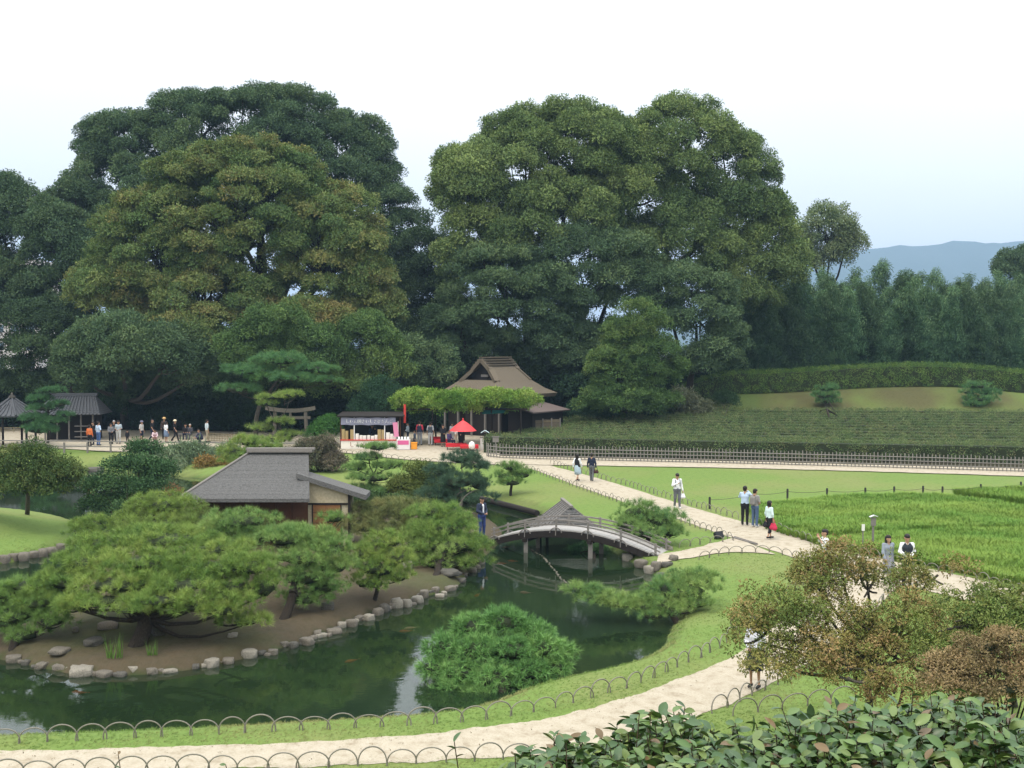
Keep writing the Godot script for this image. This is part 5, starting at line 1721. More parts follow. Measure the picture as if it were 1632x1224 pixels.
func parasol_and_benches() -> void:
	var p := at(738, 712, 81.0)
	p.y = land(p.x, p.z) + 0.055
	var t := thing("parasol", "large red paper parasol over the red benches", "parasol", p)
	var st := begin()
	st.set_smooth_group(-1)
	var n := 24
	for k in n:
		var g0 := TAU * k / n
		var g1 := TAU * (k + 1) / n
		var q := func(g: float, f: float) -> Vector3: return Vector3(cos(g) * 0.98 * f, 2.12 - 0.78 * f + 0.06 * sin(PI * f), sin(g) * 0.98 * f)
		for j in 3: quad(st, q.call(g1, (j + 1) / 3.0), q.call(g1, j / 3.0), q.call(g0, j / 3.0), q.call(g0, (j + 1) / 3.0))
	var canopy := put("canopy", st, flat(0.62, 0.055, 0.06, 0.6), t)
	for k in 24:
		st = begin()
		var g := TAU * k / 24.0
		tube(st, [Vector3(0, 2.08, 0), Vector3(cos(g) * 0.98, 1.32, sin(g) * 0.98)], [0.008, 0.008], 4)
		put("rib", st, mats.bamboo_cane, canopy)
	st = begin()
	blob(st, Vector3(0, 2.16, 0), Vector3(0.06, 0.1, 0.06), Basis.IDENTITY, 5, 8)
	put("finial", st, flat(0.55, 0.05, 0.05), t)
	st = begin()
	tube(st, [Vector3(0, 0, 0), Vector3(0, 2.1, 0)], [0.03, 0.025], 8)
	put("pole", st, mats.dark_wood, t)
	var spots := [[727, 713, 81.0, 1.5, "beneath the parasol's west side"], [748, 713, 80.0, 1.3, "beneath the parasol's east side"], [703, 708, 84.0, 1.0, "behind the seated visitors"], [695, 696, 86.0, 0.9, "in the shade of the arbor"]]
	for s in spots:
		var q := at(s[0], s[1], s[2])
		q.y = land(q.x, q.z) + 0.055
		var b := thing("bench", "low bench covered in red felt %s" % s[4], "bench", q, 0.05, "red felt benches of the tea stall")
		st = begin()
		box(st, Vector3(0, 0.4, 0), Vector3(s[3], 0.05, 0.75))
		box(st, Vector3(0, 0.3, 0.38), Vector3(s[3], 0.2, 0.012))
		put("felt_cover", st, flat(0.55, 0.025, 0.035, 0.95), b)
		for x: float in [-0.42, 0.42]:
			for z: float in [-0.3, 0.3]:
				st = begin()
				beam(st, Vector3(x * s[3], 0, z), Vector3(x * s[3], 0.38, z), 0.06, 0.06)
				put("leg", st, mats.dark_wood, b)
	# roofed lamp post, notice board, white lantern, offering box
	var q := at(773, 716, 79.5)
	q.y = land(q.x, q.z) + 0.05
	var lamp := thing("roofed_notice", "dark post with little white gabled roof where the lattice fence begins", "notice post", q)
	st = begin()
	beam(st, Vector3(0, 0, 0), Vector3(0, 1.35, 0), 0.14, 0.14)
	put("post", st, mats.dark_wood, lamp)
	st = begin()
	box(st, Vector3(-0.14, 1.44, 0), Vector3(0.36, 0.03, 0.3), Basis(Vector3(0, 0, 1), 0.55))
	box(st, Vector3(0.14, 1.44, 0), Vector3(0.36, 0.03, 0.3), Basis(Vector3(0, 0, 1), -0.55))
	put("roof", st, flat(0.55, 0.68, 0.7), lamp)
	q = at(790, 720, 78.0)
	q.y = land(q.x, q.z)
	var board := thing("notice_board", "small grey wooden notice board on a post behind the lattice fence", "sign", q)
	st = begin()
	beam(st, Vector3.ZERO, Vector3(0, 0.95, 0), 0.06, 0.06)
	put("post", st, mats.grey_wood, board)
	st = begin()
	box(st, Vector3(0, 1.08, 0.03), Vector3(0.42, 0.36, 0.04))
	box(st, Vector3(0, 1.29, 0.03), Vector3(0.5, 0.05, 0.1))
	put("board", st, mats.grey_wood, board)
	q = at(752, 721, 78.5)
	q.y = land(q.x, q.z) + 0.05
	var lantern := thing("round_lantern", "round white paper lantern on a short stand beside the parasol", "lantern", q)
	st = begin()
	blob(st, Vector3(0, 0.55, 0), Vector3(0.23, 0.3, 0.23), Basis.IDENTITY, 9, 14)
	put("shade", st, flat(0.72, 0.66, 0.62, 0.7), lantern)
	st = begin()
	tube(st, [Vector3(0, 0, 0), Vector3(0, 0.3, 0)], [0.16, 0.14], 8)
	put("stand", st, mats.dark_wood, lantern)
	q = at(768, 708, 80.5)
	q.y = land(q.x, q.z) + 0.05
	var post := thing("white_marker", "short white marker post behind the round paper lantern", "post", q)
	st = begin()
	box(st, Vector3(0, 0.45, 0), Vector3(0.2, 0.9, 0.16))
	put("block", st, flat(0.66, 0.64, 0.6), post)
	st = begin()
	box(st, Vector3(0, 0.93, 0), Vector3(0.28, 0.06, 0.24))
	put("cap", st, mats.grey_wood, post)

# ---------------------------------------------------------------- fences, hoops, posts, stones, fish
func line_on_land(px: Array) -> Array:
	var key := []
	for q in px: key.append(lp(q[0], q[1]))
	var out := []
	for i in key.size() - 1:
		for k in 8:
			var a: Vector3 = key[maxi(i - 1, 0)]
			var e: Vector3 = key[mini(i + 2, key.size() - 1)]
			out.append((key[i] as Vector3).cubic_interpolate(key[i + 1], a, e, k / 8.0))
	out.append(key[-1])
	return out

func steps(pts: Array, step: float) -> Array:     # [point, heading] every STEP metres
	var out := []
	var left := 0.0
	for i in pts.size() - 1:
		var a: Vector3 = pts[i]
		var b: Vector3 = pts[i + 1]
		var l := a.distance_to(b)
		var f := (b - a) / l
		while left < l:
			var p := a + f * left
			p.y = height(p.x, p.z)
			out.append([p, atan2(-f.z, f.x)])
			left += step
		left -= l
	return out

var hoop0: Node3D
func hoop_row(px: Array, what: String, from: String, wide := 0.62, group := "") -> void:
	var spots := steps(line_on_land(px), wide * 0.92)
	for i in spots.size():
		var label := "bamboo hoop, %s from %s %s" % [nth(i + 1), from, what]
		var p: Vector3 = spots[i][0]
		var turn: float = spots[i][1] + rng.randf_range(-0.1, 0.1)
		var o: Node3D
		if hoop0 == null:
			hoop0 = thing("bamboo_hoop", label, "garden hoop", p, turn, "hoops " + what)
			var st := begin()
			var pts := []
			var radii := []
			for k in 15:
				var g := PI * k / 14.0
				pts.append(Vector3(-cos(g) * 0.31, pow(sin(g), 0.7) * 0.36 - 0.02 - (0.06 if k == 0 or k == 14 else 0.0), 0))
				radii.append(0.015)
			tube(st, pts, radii, 6)
			put("cane", st, mats.hoop, hoop0)
			o = hoop0
		else:
			o = copy_of(hoop0, p, turn, label, "hoops " + what)
		o.scale = Vector3(wide / 0.62 * rng.randf_range(0.9, 1.08), rng.randf_range(0.84, 1.1), 1.0)
		o.rotation.x = rng.randf_range(-0.16, 0.16)

func make_hoops() -> void:
	mats.hoop = grain(flat(0.36, 0.33, 0.27, 0.5), 0.05, [grey(0.5), grey(1.0)], Vector3(3, 1, 3), 90)
	hoop_row([[-40, 1188], [70, 1183], [280, 1173], [420, 1167], [571, 1160], [670, 1155], [746, 1150], [828, 1139], [893, 1126], [969, 1105], [1031, 1085], [1082, 1062], [1117, 1048], [1161, 1024], [1205, 992], [1251, 955], [1285, 928], [1310, 906]], "along the pond lawn's edge", "the west")
	hoop_row([[-40, 1244], [60, 1239], [300, 1231], [560, 1222], [700, 1216], [870, 1207]], "along the sand path's near side", "the west")
	hoop_row([[1148, 1132], [1180, 1117], [1225, 1097], [1262, 1082], [1310, 1050], [1360, 1010], [1402, 968], [1433, 934]], "along the maple lawn's edge", "the hedge")
	hoop_row([[1188, 1138], [1240, 1131], [1295, 1124], [1350, 1118]], "across the maple lawn", "the path", 0.7)
	hoop_row([[1296, 900], [1270, 891], [1240, 884], [1212, 881], [1160, 884], [1110, 893]], "beside the bridge path", "the junction")
	hoop_row([[849, 752], [929, 781], [996, 804], [1057, 823], [1109, 841], [1150, 855], [1166, 861]], "along the stream lawn's edge", "the tea field", 0.55)
	hoop_row([[1160, 864], [1120, 868], [1080, 874]], "on the small lawn point", "the path", 0.62)
	hoop_row([[880, 741], [954, 763], [996, 773], [1044, 788], [1096, 804], [1140, 817], [1176, 827]], "along the open lawn's edge", "the tea field", 0.55)
	hoop_row([[1190, 832], [1239, 846], [1305, 869], [1380, 887], [1460, 905], [1546, 924], [1600, 938], [1690, 964]], "in front of the rice", "the open lawn", 0.6)
	hoop_row([[548, 723], [632, 733], [690, 739], [760, 742], [838, 750]], "below the stall's gravel forecourt", "the stall", 0.62)

func make_fences() -> void:
	# the long lattice fence before the tea field
	var pts := line_on_land([[776, 728], [830, 732], [1220, 741], [1632, 753], [1740, 757]])
	var t := thing("lattice_fence", "long low weathered lattice fence in front of the tea field", "fence", pts[0])
	var spots := steps(pts, 0.232)
	var mesh: Mesh
	for i in spots.size():
		var p: Vector3 = spots[i][0] - (pts[0] as Vector3)
		if mesh == null:
			var st := begin()
			tube(st, [Vector3(0, -0.1, 0), Vector3(0, 0.97, 0)], [0.034, 0.03], 6)
			st.generate_normals()
			mesh = st.commit()
		var o := hang("picket", mesh, mats.old_cane, t)
		o.position = p
		o.scale.y = rng.randf_range(0.95, 1.06)
		o.rotation = Vector3(rng.randf_range(-0.025, 0.025), rng.randf() * 3.0, rng.randf_range(-0.025, 0.025))
	for y: float in [0.1, 0.27, 0.52, 0.76]:
		var st := begin()
		for s: float in [-0.045, 0.045]:
			if y < 0.2 and s < 0: continue
			var run := []
			for q in spots.slice(0, spots.size(), 6): run.append(q[0] - (pts[0] as Vector3) + Vector3(0, y, s))
			tube(st, run, run.map(func(_p): return 0.024), 5)
		put("rail", st, mats.old_cane, t)
	# pale bamboo lattice by the wood
	pts = line_on_land([[332, 704], [390, 707]])
	t = thing("bamboo_fence", "short yellowish bamboo lattice fence beside the gravel court", "fence", pts[0])
	for q in steps(pts, 0.16):
		var st := begin()
		tube(st, [Vector3(0, -0.1, 0), Vector3(0, 0.72, 0)], [0.022, 0.02], 5)
		put("picket", st, mats.bamboo_cane, t).position = q[0] - (pts[0] as Vector3)
	for y: float in [0.12, 0.3, 0.48, 0.64]:
		var st := begin()
		tube(st, [Vector3(-0.05, y, 0.03), (pts[-1] as Vector3) - (pts[0] as Vector3) + Vector3(0.05, y, 0.03)], [0.02, 0.02], 5)
		put("rail", st, mats.bamboo_cane, t)
	pts = line_on_land([[-60, 690], [38, 690]])
	t = thing("bamboo_rail", "low two-rail bamboo barrier in front of the tiled pavilion", "fence", pts[0])
	for q in steps(pts, 1.1):
		var st := begin()
		tube(st, [Vector3(0, -0.1, 0), Vector3(0, 0.5, 0)], [0.03, 0.03], 6)
		put("post", st, mats.bamboo_cane, t).position = q[0] - (pts[0] as Vector3)
	for y: float in [0.25, 0.45]:
		var st := begin()
		tube(st, [Vector3(0, y, 0.02), (pts[-1] as Vector3) - (pts[0] as Vector3) + Vector3(0, y, 0.02)], [0.025, 0.025], 6)
		put("rail", st, mats.bamboo_cane, t)
	# plank railing along the back pond
	pts = line_on_land([[-120, 718], [0, 719], [126, 720], [277, 722], [380, 723], [470, 724]])
	t = thing("plank_railing", "grey two-rail wooden railing along the bank of the back pond", "railing", pts[0])
	for q in steps(pts, 1.72):
		var st := begin()
		beam(st, Vector3(0, -0.2, 0), Vector3(0, 0.74, 0), 0.11, 0.11)
		put("post", st, mats.grey_wood, t).position = q[0] - (pts[0] as Vector3)
	for y: float in [0.38, 0.76]:
		var st := begin()
		for i in pts.size() - 1:
			beam(st, pts[i] - pts[0] + Vector3(0, y, 0), pts[i + 1] - pts[0] + Vector3(0, y, 0), 0.16 if y > 0.5 else 0.06, 0.07)
		put("top_rail" if y > 0.5 else "lower_rail", st, mats.grey_wood, t)
	# black rope posts on the lawn
	var post := flat(0.03, 0.028, 0.027, 0.8)
	var feet := [[1131, 811], [1202, 801], [1255, 797], [1318, 796], [1379, 795], [1425, 793], [1471, 792], [1502, 793], [1563, 789], [1627, 785], [1700, 783]]
	var last := Vector3.ZERO
	for i in feet.size():
		var p := lp(feet[i][0], feet[i][1])
		var st := begin()
		tube(st, [Vector3(0, -0.1, 0), Vector3(0, 0.56, 0), Vector3(0, 0.6, 0)], [0.055, 0.055, 0.04], 8)
		var o := put("rope_post", st, post)
		o.position = p
		tag(o, "short black post on the open lawn, %s from the sloping path" % nth(i + 1), "post", "rope posts between lawn and rice")
		if i > 0:
			st = begin()
			var run := []
			for k in 9:
				var s := k / 8.0
				run.append((last - p).lerp(Vector3.ZERO, s) + Vector3(0, 0.46 - 0.16 * 4.0 * s * (1 - s) * 0.5, 0))
			tube(st, run, run.map(func(_p): return 0.011), 4)
			o = put("rope", st, flat(0.10, 0.09, 0.07))
			o.position = p
			tag(o, "thin dark rope sagging between lawn posts, %s span from the path" % nth(i), "rope", "ropes between the lawn posts")
		last = p

func make_signs() -> void:
	var p := lp(1375, 880)
	var t := thing("plate_sign", "small white plate on a grey stake in front of the rice", "sign", p)
	var st := begin()
	beam(st, Vector3(0, -0.1, 0), Vector3(0, 0.95, 0), 0.04, 0.04)
	put("stake", st, mats.grey_wood, t)
	st = begin()
	box(st, Vector3(0, 0.98, 0.03), Vector3(0.12, 0.26, 0.015))
	put("plate", st, flat(0.7, 0.7, 0.66), t)
	p = lp(1391, 876)
	t = thing("roofed_sign", "grey wooden sign with little slanted roof on a post beside the rice", "sign", p)
	st = begin()
	beam(st, Vector3(0, -0.1, 0), Vector3(0, 1.05, 0), 0.07, 0.07)
	put("post", st, mats.grey_wood, t)
	st = begin()
	box(st, Vector3(0, 1.13, 0.04), Vector3(0.2, 0.34, 0.03))
	put("board", st, mats.grey_wood, t)
	st = begin()
	box(st, Vector3(-0.06, 1.35, 0.03), Vector3(0.2, 0.025, 0.16), Basis(Vector3(0, 0, 1), 0.35))
	box(st, Vector3(0.09, 1.36, 0.03), Vector3(0.14, 0.025, 0.16), Basis(Vector3(0, 0, 1), -0.35))
	put("roof", st, flat(0.55, 0.55, 0.56), t)
	p = lp(1145, 859)
	t = thing("floodlight", "small black floodlight lying on the lawn point by the sloping path", "floodlight", p, 0.5)
	st = begin()
	box(st, Vector3(0, 0.17, 0), Vector3(0.36, 0.24, 0.18), Basis(Vector3.RIGHT, -0.5))
	box(st, Vector3(0, 0.2, 0.06), Vector3(0.4, 0.28, 0.03), Basis(Vector3.RIGHT, -0.5))
	put("housing", st, flat(0.02, 0.021, 0.024, 0.5), t)
	st = begin()
	for x: float in [-0.2, 0.2]: beam(st, Vector3(x, -0.02, 0), Vector3(x, 0.2, 0), 0.03, 0.03)
	beam(st, Vector3(-0.21, 0.0, 0), Vector3(0.21, 0.0, 0), 0.03, 0.03)
	put("bracket", st, flat(0.03, 0.03, 0.03), t)
	# low drain board on the path
	p = lp(1192, 862)
	st = begin()
	var a := lp(1168, 858) - p
	var b := lp(1206, 869) - p
	beam(st, a + Vector3(0, 0.05, 0), b + Vector3(0, 0.05, 0), 0.12, 0.05)
	beam(st, a + Vector3(0.06, 0.085, 0.02), b + Vector3(0.0, 0.085, 0.02), 0.03, 0.03)
	var o := put("drain_board", st, mats.grey_wood)
	o.position = p
	tag(o, "narrow grey drain board where the bridge path meets the sloping path", "drain")
	p = gp(112, 700)
	t = thing("stone_lantern", "squat grey stone lantern on a block beside the visitors", "stone lantern", p)
	st = begin()
	box(st, Vector3(0, 0.2, 0), Vector3(1.0, 0.5, 0.7))
	put("base", st, mats.dark_stone, t)
	st = begin()
	tube(st, [Vector3(0, 0.45, 0), Vector3(0, 0.75, 0)], [0.14, 0.12], 8)
	box(st, Vector3(0, 0.9, 0), Vector3(0.34, 0.32, 0.34))
	put("light_box", st, mats.dark_stone, t)
	st = begin()
	tube(st, [Vector3(0, 1.05, 0), Vector3(0, 1.2, 0), Vector3(0, 1.3, 0)], [0.36, 0.12, 0.04], 6)
	put("cap", st, mats.dark_stone, t)

func rock(px: float, py: float, r: float, flat_: float, label: String, m: Material, group := "", on_water := false) -> void:
	var p := on(px, py + r * flat_ * 0.4, WATER) if on_water else gp(px, py)
	if on_water: p.y = WATER - 0.02
	var k := -p.z / FOC
	var s := r * k * 0.94
	var st := begin()
	var rr := Vector3(s * rng.randf_range(0.95, 1.25), s * flat_, s * rng.randf_range(0.8, 1.1))
	var nz := FastNoiseLite.new()
	nz.seed = rng.randi() % 9999
	nz.frequency = 0.8
	st.set_smooth_group(0)
	var v := []
	for i in 9:
		var row := []
		for j in 13:
			var th := PI * i / 8.0
			var ph := TAU * j / 13.0
			var q := Vector3(sin(th) * cos(ph), cos(th), sin(th) * sin(ph))
			var f := 1.0 + 0.5 * nz.get_noise_3dv(q * 1.1) + 0.22 * nz.get_noise_3dv(q * 3.4)
			q = q * f
			for axis in 3: q[axis] = signf(q[axis]) * minf(absf(q[axis]), 0.72 + 0.2 * nz.get_noise_1d(axis * 31.0 + 4.0))   # worn flat faces
			row.append(q * rr + Vector3(0, s * flat_ * 0.45, 0))
		v.append(row)
	for i in 8:
		for j in 13:
			var w := (j + 1) % 13
			quad(st, v[i][j], v[i][w], v[i + 1][w], v[i + 1][j])
	var o := put("stone", st, m)
	o.position = p
	o.rotation.y = rng.randf() * TAU
	tag(o, label, "stone", group)

func make_stones() -> void:
	var stones := [mats.stone, mats.pale_stone, mats.dark_stone, mats.stone]
	var words_ := ["grey", "pale buff", "dark", "grey"]
	var list := [[22, 1050, 15, .7], [41, 1056, 9, .8], [67, 1061, 14, .6], [98, 1063, 16, .55], [131, 1069, 27, .45], [166, 1074, 16, .5], [192, 1074, 13, .5], [216, 1066, 15, .8], [242, 1069, 14, .6], [270, 1068, 15, .4], [292, 1058, 11, .9], [312, 1062, 9, .8], [338, 1057, 15, .8], [364, 1053, 12, .7], [374, 1042, 9, .8], [397, 1042, 13, 1.0], [417, 1040, 9, .6], [435, 1039, 10, .8], [421, 1030, 9, .7], [443, 1022, 7, 1.3], [453, 1027, 8, .9], [468, 1028, 9, 1.0], [489, 1022, 13, .8], [506, 1010, 11, .8], [516, 1012, 8, .7], [532, 1006, 13, .6], [545, 996, 11, .7], [560, 993, 12, .8], [573, 985, 10, .7], [588, 984, 11, .8], [602, 975, 9, 1.1], [613, 969, 10, 1.2], [625, 966, 8, 1.0], [632, 962, 11, 1.2], [648, 962, 10, 1.1], [665, 956, 11, .9], [660, 947, 8, .8], [676, 947, 11, 1.1], [694, 941, 10, .9], [701, 949, 10, .5], [717, 938, 12, .6], [735, 925, 11, .6], [752, 908, 11, .7], [765, 895, 10, .8]]
	for i in list.size():
		var q: Array = list[i]
		var k: int = 1 if i in [7, 12, 15, 26, 33, 35] else [0, 2, 3, 0, 1][i % 5]
		var extra := "big flat " if q[2] > 24 else "big rounded " if q[2] > 14 and q[3] > .7 else "upright " if q[3] > 1.15 else "low flat " if q[3] < .55 else ""
		rock(q[0], q[1], q[2], q[3], "%s%s shore stone of the island, %s from its west tip" % [extra, words_[k], nth(i + 1)], stones[k], "stones edging the island's shore", true)
	for i in list.size() - 1:
		var a: Array = list[i]
		var b: Array = list[i + 1]
		if i in [17, 18, 26] or absf(b[0] - a[0]) < 6: continue
		rock((a[0] + b[0]) * 0.5 + rng.randf_range(-2, 2), (a[1] + b[1]) * 0.5 + rng.randf_range(-1, 3), rng.randf_range(5.5, 8.5), rng.randf_range(0.5, 0.9), "small wedged stone just after the %s shore stone from the island's west tip" % nth(i + 1), stones[[0, 2, 3, 1][i % 4]], "small stones wedged along the island's shore", true)
	var knoll_ := [[-14, 893, 11], [6, 892, 12], [22, 889, 11], [38, 888, 12], [54, 884, 10], [68, 882, 11], [81, 878, 10], [97, 872, 9]]
	for i in knoll_.size(): rock(knoll_[i][0], knoll_[i][1], knoll_[i][2], 1.0, "squared pale stone edging the grassy knoll, %s from the west" % nth(i + 1), mats.stone, "stones edging the knoll", true)
	rock(118, 747, 12, .4, "long flat stone at the foot of the railing's grass bank", mats.dark_stone, "", true)
	rock(152, 748, 16, .35, "longest low dark stone below the grass bank", mats.dark_stone, "", true)
	rock(172, 1000, 20, .35, "flat brown slab on the bare soil behind the spreading pine's trunk", mats.stone)
	rock(120, 1006, 9, .6, "small grey stone west of the spreading pine's trunk", mats.stone)
	rock(150, 1027, 19, .5, "broad low grey stone before the spreading pine's trunk", mats.dark_stone)
	rock(95, 1040, 24, .25, "long thin stone slab pointing at the water's edge", mats.stone)
	rock(252, 1010, 13, 1.3, "upright mossy stone beside the spreading pine's trunk", mats.dark_stone)
	rock(371, 1014, 11, .35, "pale round disc stone lying on the bare soil", mats.pale_stone)
	rock(522, 970, 15, .6, "dark stone on the soil behind the tiered pine", mats.dark_stone)
	rock(650, 905, 14, .6, "pale stone in front of the tea house's east corner", mats.pale_stone)
	var bank := [[1046, 908, 12, 1.0], [1036, 918, 12, .9], [1052, 922, 10, .8], [1022, 905, 13, .8], [1000, 893, 12, .8], [1062, 902, 12, .5], [1073, 893, 9, .8], [1068, 877, 6, .9]]
	for i in bank.size(): rock(bank[i][0], bank[i][1], bank[i][2], bank[i][3], "rough %s boulder under the bridge's east end, %s of the heap" % ["brown" if i % 2 else "grey", nth(i + 1)], stones[i % 3], "boulders at the bridge's east end")
	# sloping stone slab at the island's east corner
	rock(715, 915, 22, .3, "long dark slab sloping into the pond beside the dense pine", mats.dark_stone)
	# log edging of the stream
	var pts := []
	for q in [[700, 790], [740, 792], [775, 797], [815, 807], [856, 818]]: pts.append(on(q[0], q[1], -0.18))
	var st := begin()
	tube(st, pts.map(func(p): return p - pts[0]), pts.map(func(_p): return 0.16), 8)
	var o := put("log_edging", st, mats.dark_wood)
	o.position = pts[0]
	tag(o, "dark log edging along the stream's far bank behind the bridge", "log")
	# sunken line of cobbles
	var line_ := []
	for q in [[848, 876], [868, 890], [880, 903], [890, 918], [905, 930]]: line_.append(on(q[0], q[1], WATER))
	var t := thing("cobble_line", "thin line of pale cobbles just under the water between the piers", "cobble line", line_[0])
	for i in line_.size() - 1:
		for k in 7:
			var p: Vector3 = line_[i].lerp(line_[i + 1], k / 7.0) - line_[0]
			st = begin()
			blob(st, p + Vector3(rng.randf_range(-0.04, 0.04), -0.01, 0), Vector3(0.05, 0.03, 0.05) * rng.randf_range(0.7, 1.2), Basis.IDENTITY, 5, 7, 0.3, i * 9 + k)
			put("cobble", st, mats.stone, t)

func make_irises() -> void:
	var v := PackedVector3Array()
	var c := PackedColorArray()
	for i in 40:
		var a := rng.randf() * TAU
		var lean := rng.randf_range(0.02, 0.4)
		var f := Vector3(cos(a) * sin(lean), cos(lean), sin(a) * sin(lean))
		var w := f.cross(dir()).normalized() * 0.012
		var p := Vector3(rng.randf_range(-0.2, 0.2), 0, rng.randf_range(-0.12, 0.12))
		var l := rng.randf_range(0.35, 0.75)
		v.append_array([p - w, p + f * l, p + w])
		var k := rng.randf_range(0.8, 1.2)
		for j in 3: c.append(Color(0.10 * k, 0.19 * k, 0.035 * k))
	var spots := [[183, 1058, 1.0, "tall clump of iris blades between the shore stones below the spreading pine"], [243, 1056, 0.65, "smaller clump of iris blades beside the white shore stone"]]
	for q in spots:
		var p := gp(q[0], q[1])
		var o := hang("iris_plant", raw(v, c), sprays.leaf)
		o.position = p
		o.scale = Vector3.ONE * q[2]
		tag(o, q[3], "iris")

func make_koi() -> void:
	var list := [[808, 870, 0.3, "o"], [818, 892, -0.2, "o"], [800, 896, 0.2, "o"], [838, 942, -0.25, "w"], [655, 998, 0.4, "w"], [647, 1003, 0.2, "o"], [128, 1100, -0.1, "o"], [760, 946, 1.2, "o"], [560, 1050, 0.7, "o"]]
	var where := ["between the bridge's west pier and the dense pine", "just below the bridge's west pier", "in the shade west of the pier", "beside the pier's pale reflection", "off the upright shore stones", "with the white one off the upright shore stones", "alone near the sky's reflection in the west", "in open water before the dense pine", "in open water off the round boulders"]
	for i in list.size():
		var q: Array = list[i]
		var p := on(q[0], q[1], WATER)
		p.y = WATER - 0.05
		var t := thing("koi", "%s koi swimming %s" % ["orange" if q[3] == "o" else "white and orange", where[i]], "fish", p, q[2], "koi in the pond")
		t.scale = Vector3.ONE * 0.72
		var skin := flat(0.42, 0.10, 0.02, 0.4) if q[3] == "o" else flat(0.5, 0.3, 0.2, 0.4)
		var st := begin()
		var pts := []
		var radii := []
		for k in 9:
			var s := k / 8.0
			pts.append(Vector3(-0.3 + 0.55 * s, 0, 0.05 * sin(s * 3.0)))
			radii.append([0.012, 0.045, 0.065, 0.07, 0.066, 0.052, 0.036, 0.022, 0.014][k])
		tube(st, pts, radii, 8)
		put("body", st, skin, t)
		st = begin()
		st.set_smooth_group(-1)
		for v: Vector3 in [Vector3(0.24, 0.01, 0.0), Vector3(0.4, 0.02, 0.09), Vector3(0.33, 0.015, 0.0), Vector3(0.24, 0.01, 0.0), Vector3(0.33, 0.015, 0.0), Vector3(0.4, 0.0, -0.06)]: st.add_vertex(v)
		for s: float in [-1.0, 1.0]:
			for v: Vector3 in [Vector3(-0.12, -0.02, s * 0.06), Vector3(-0.02, -0.02, s * 0.15), Vector3(-0.03, -0.02, s * 0.06)]: st.add_vertex(v)
		put("fin", st, skin, t)

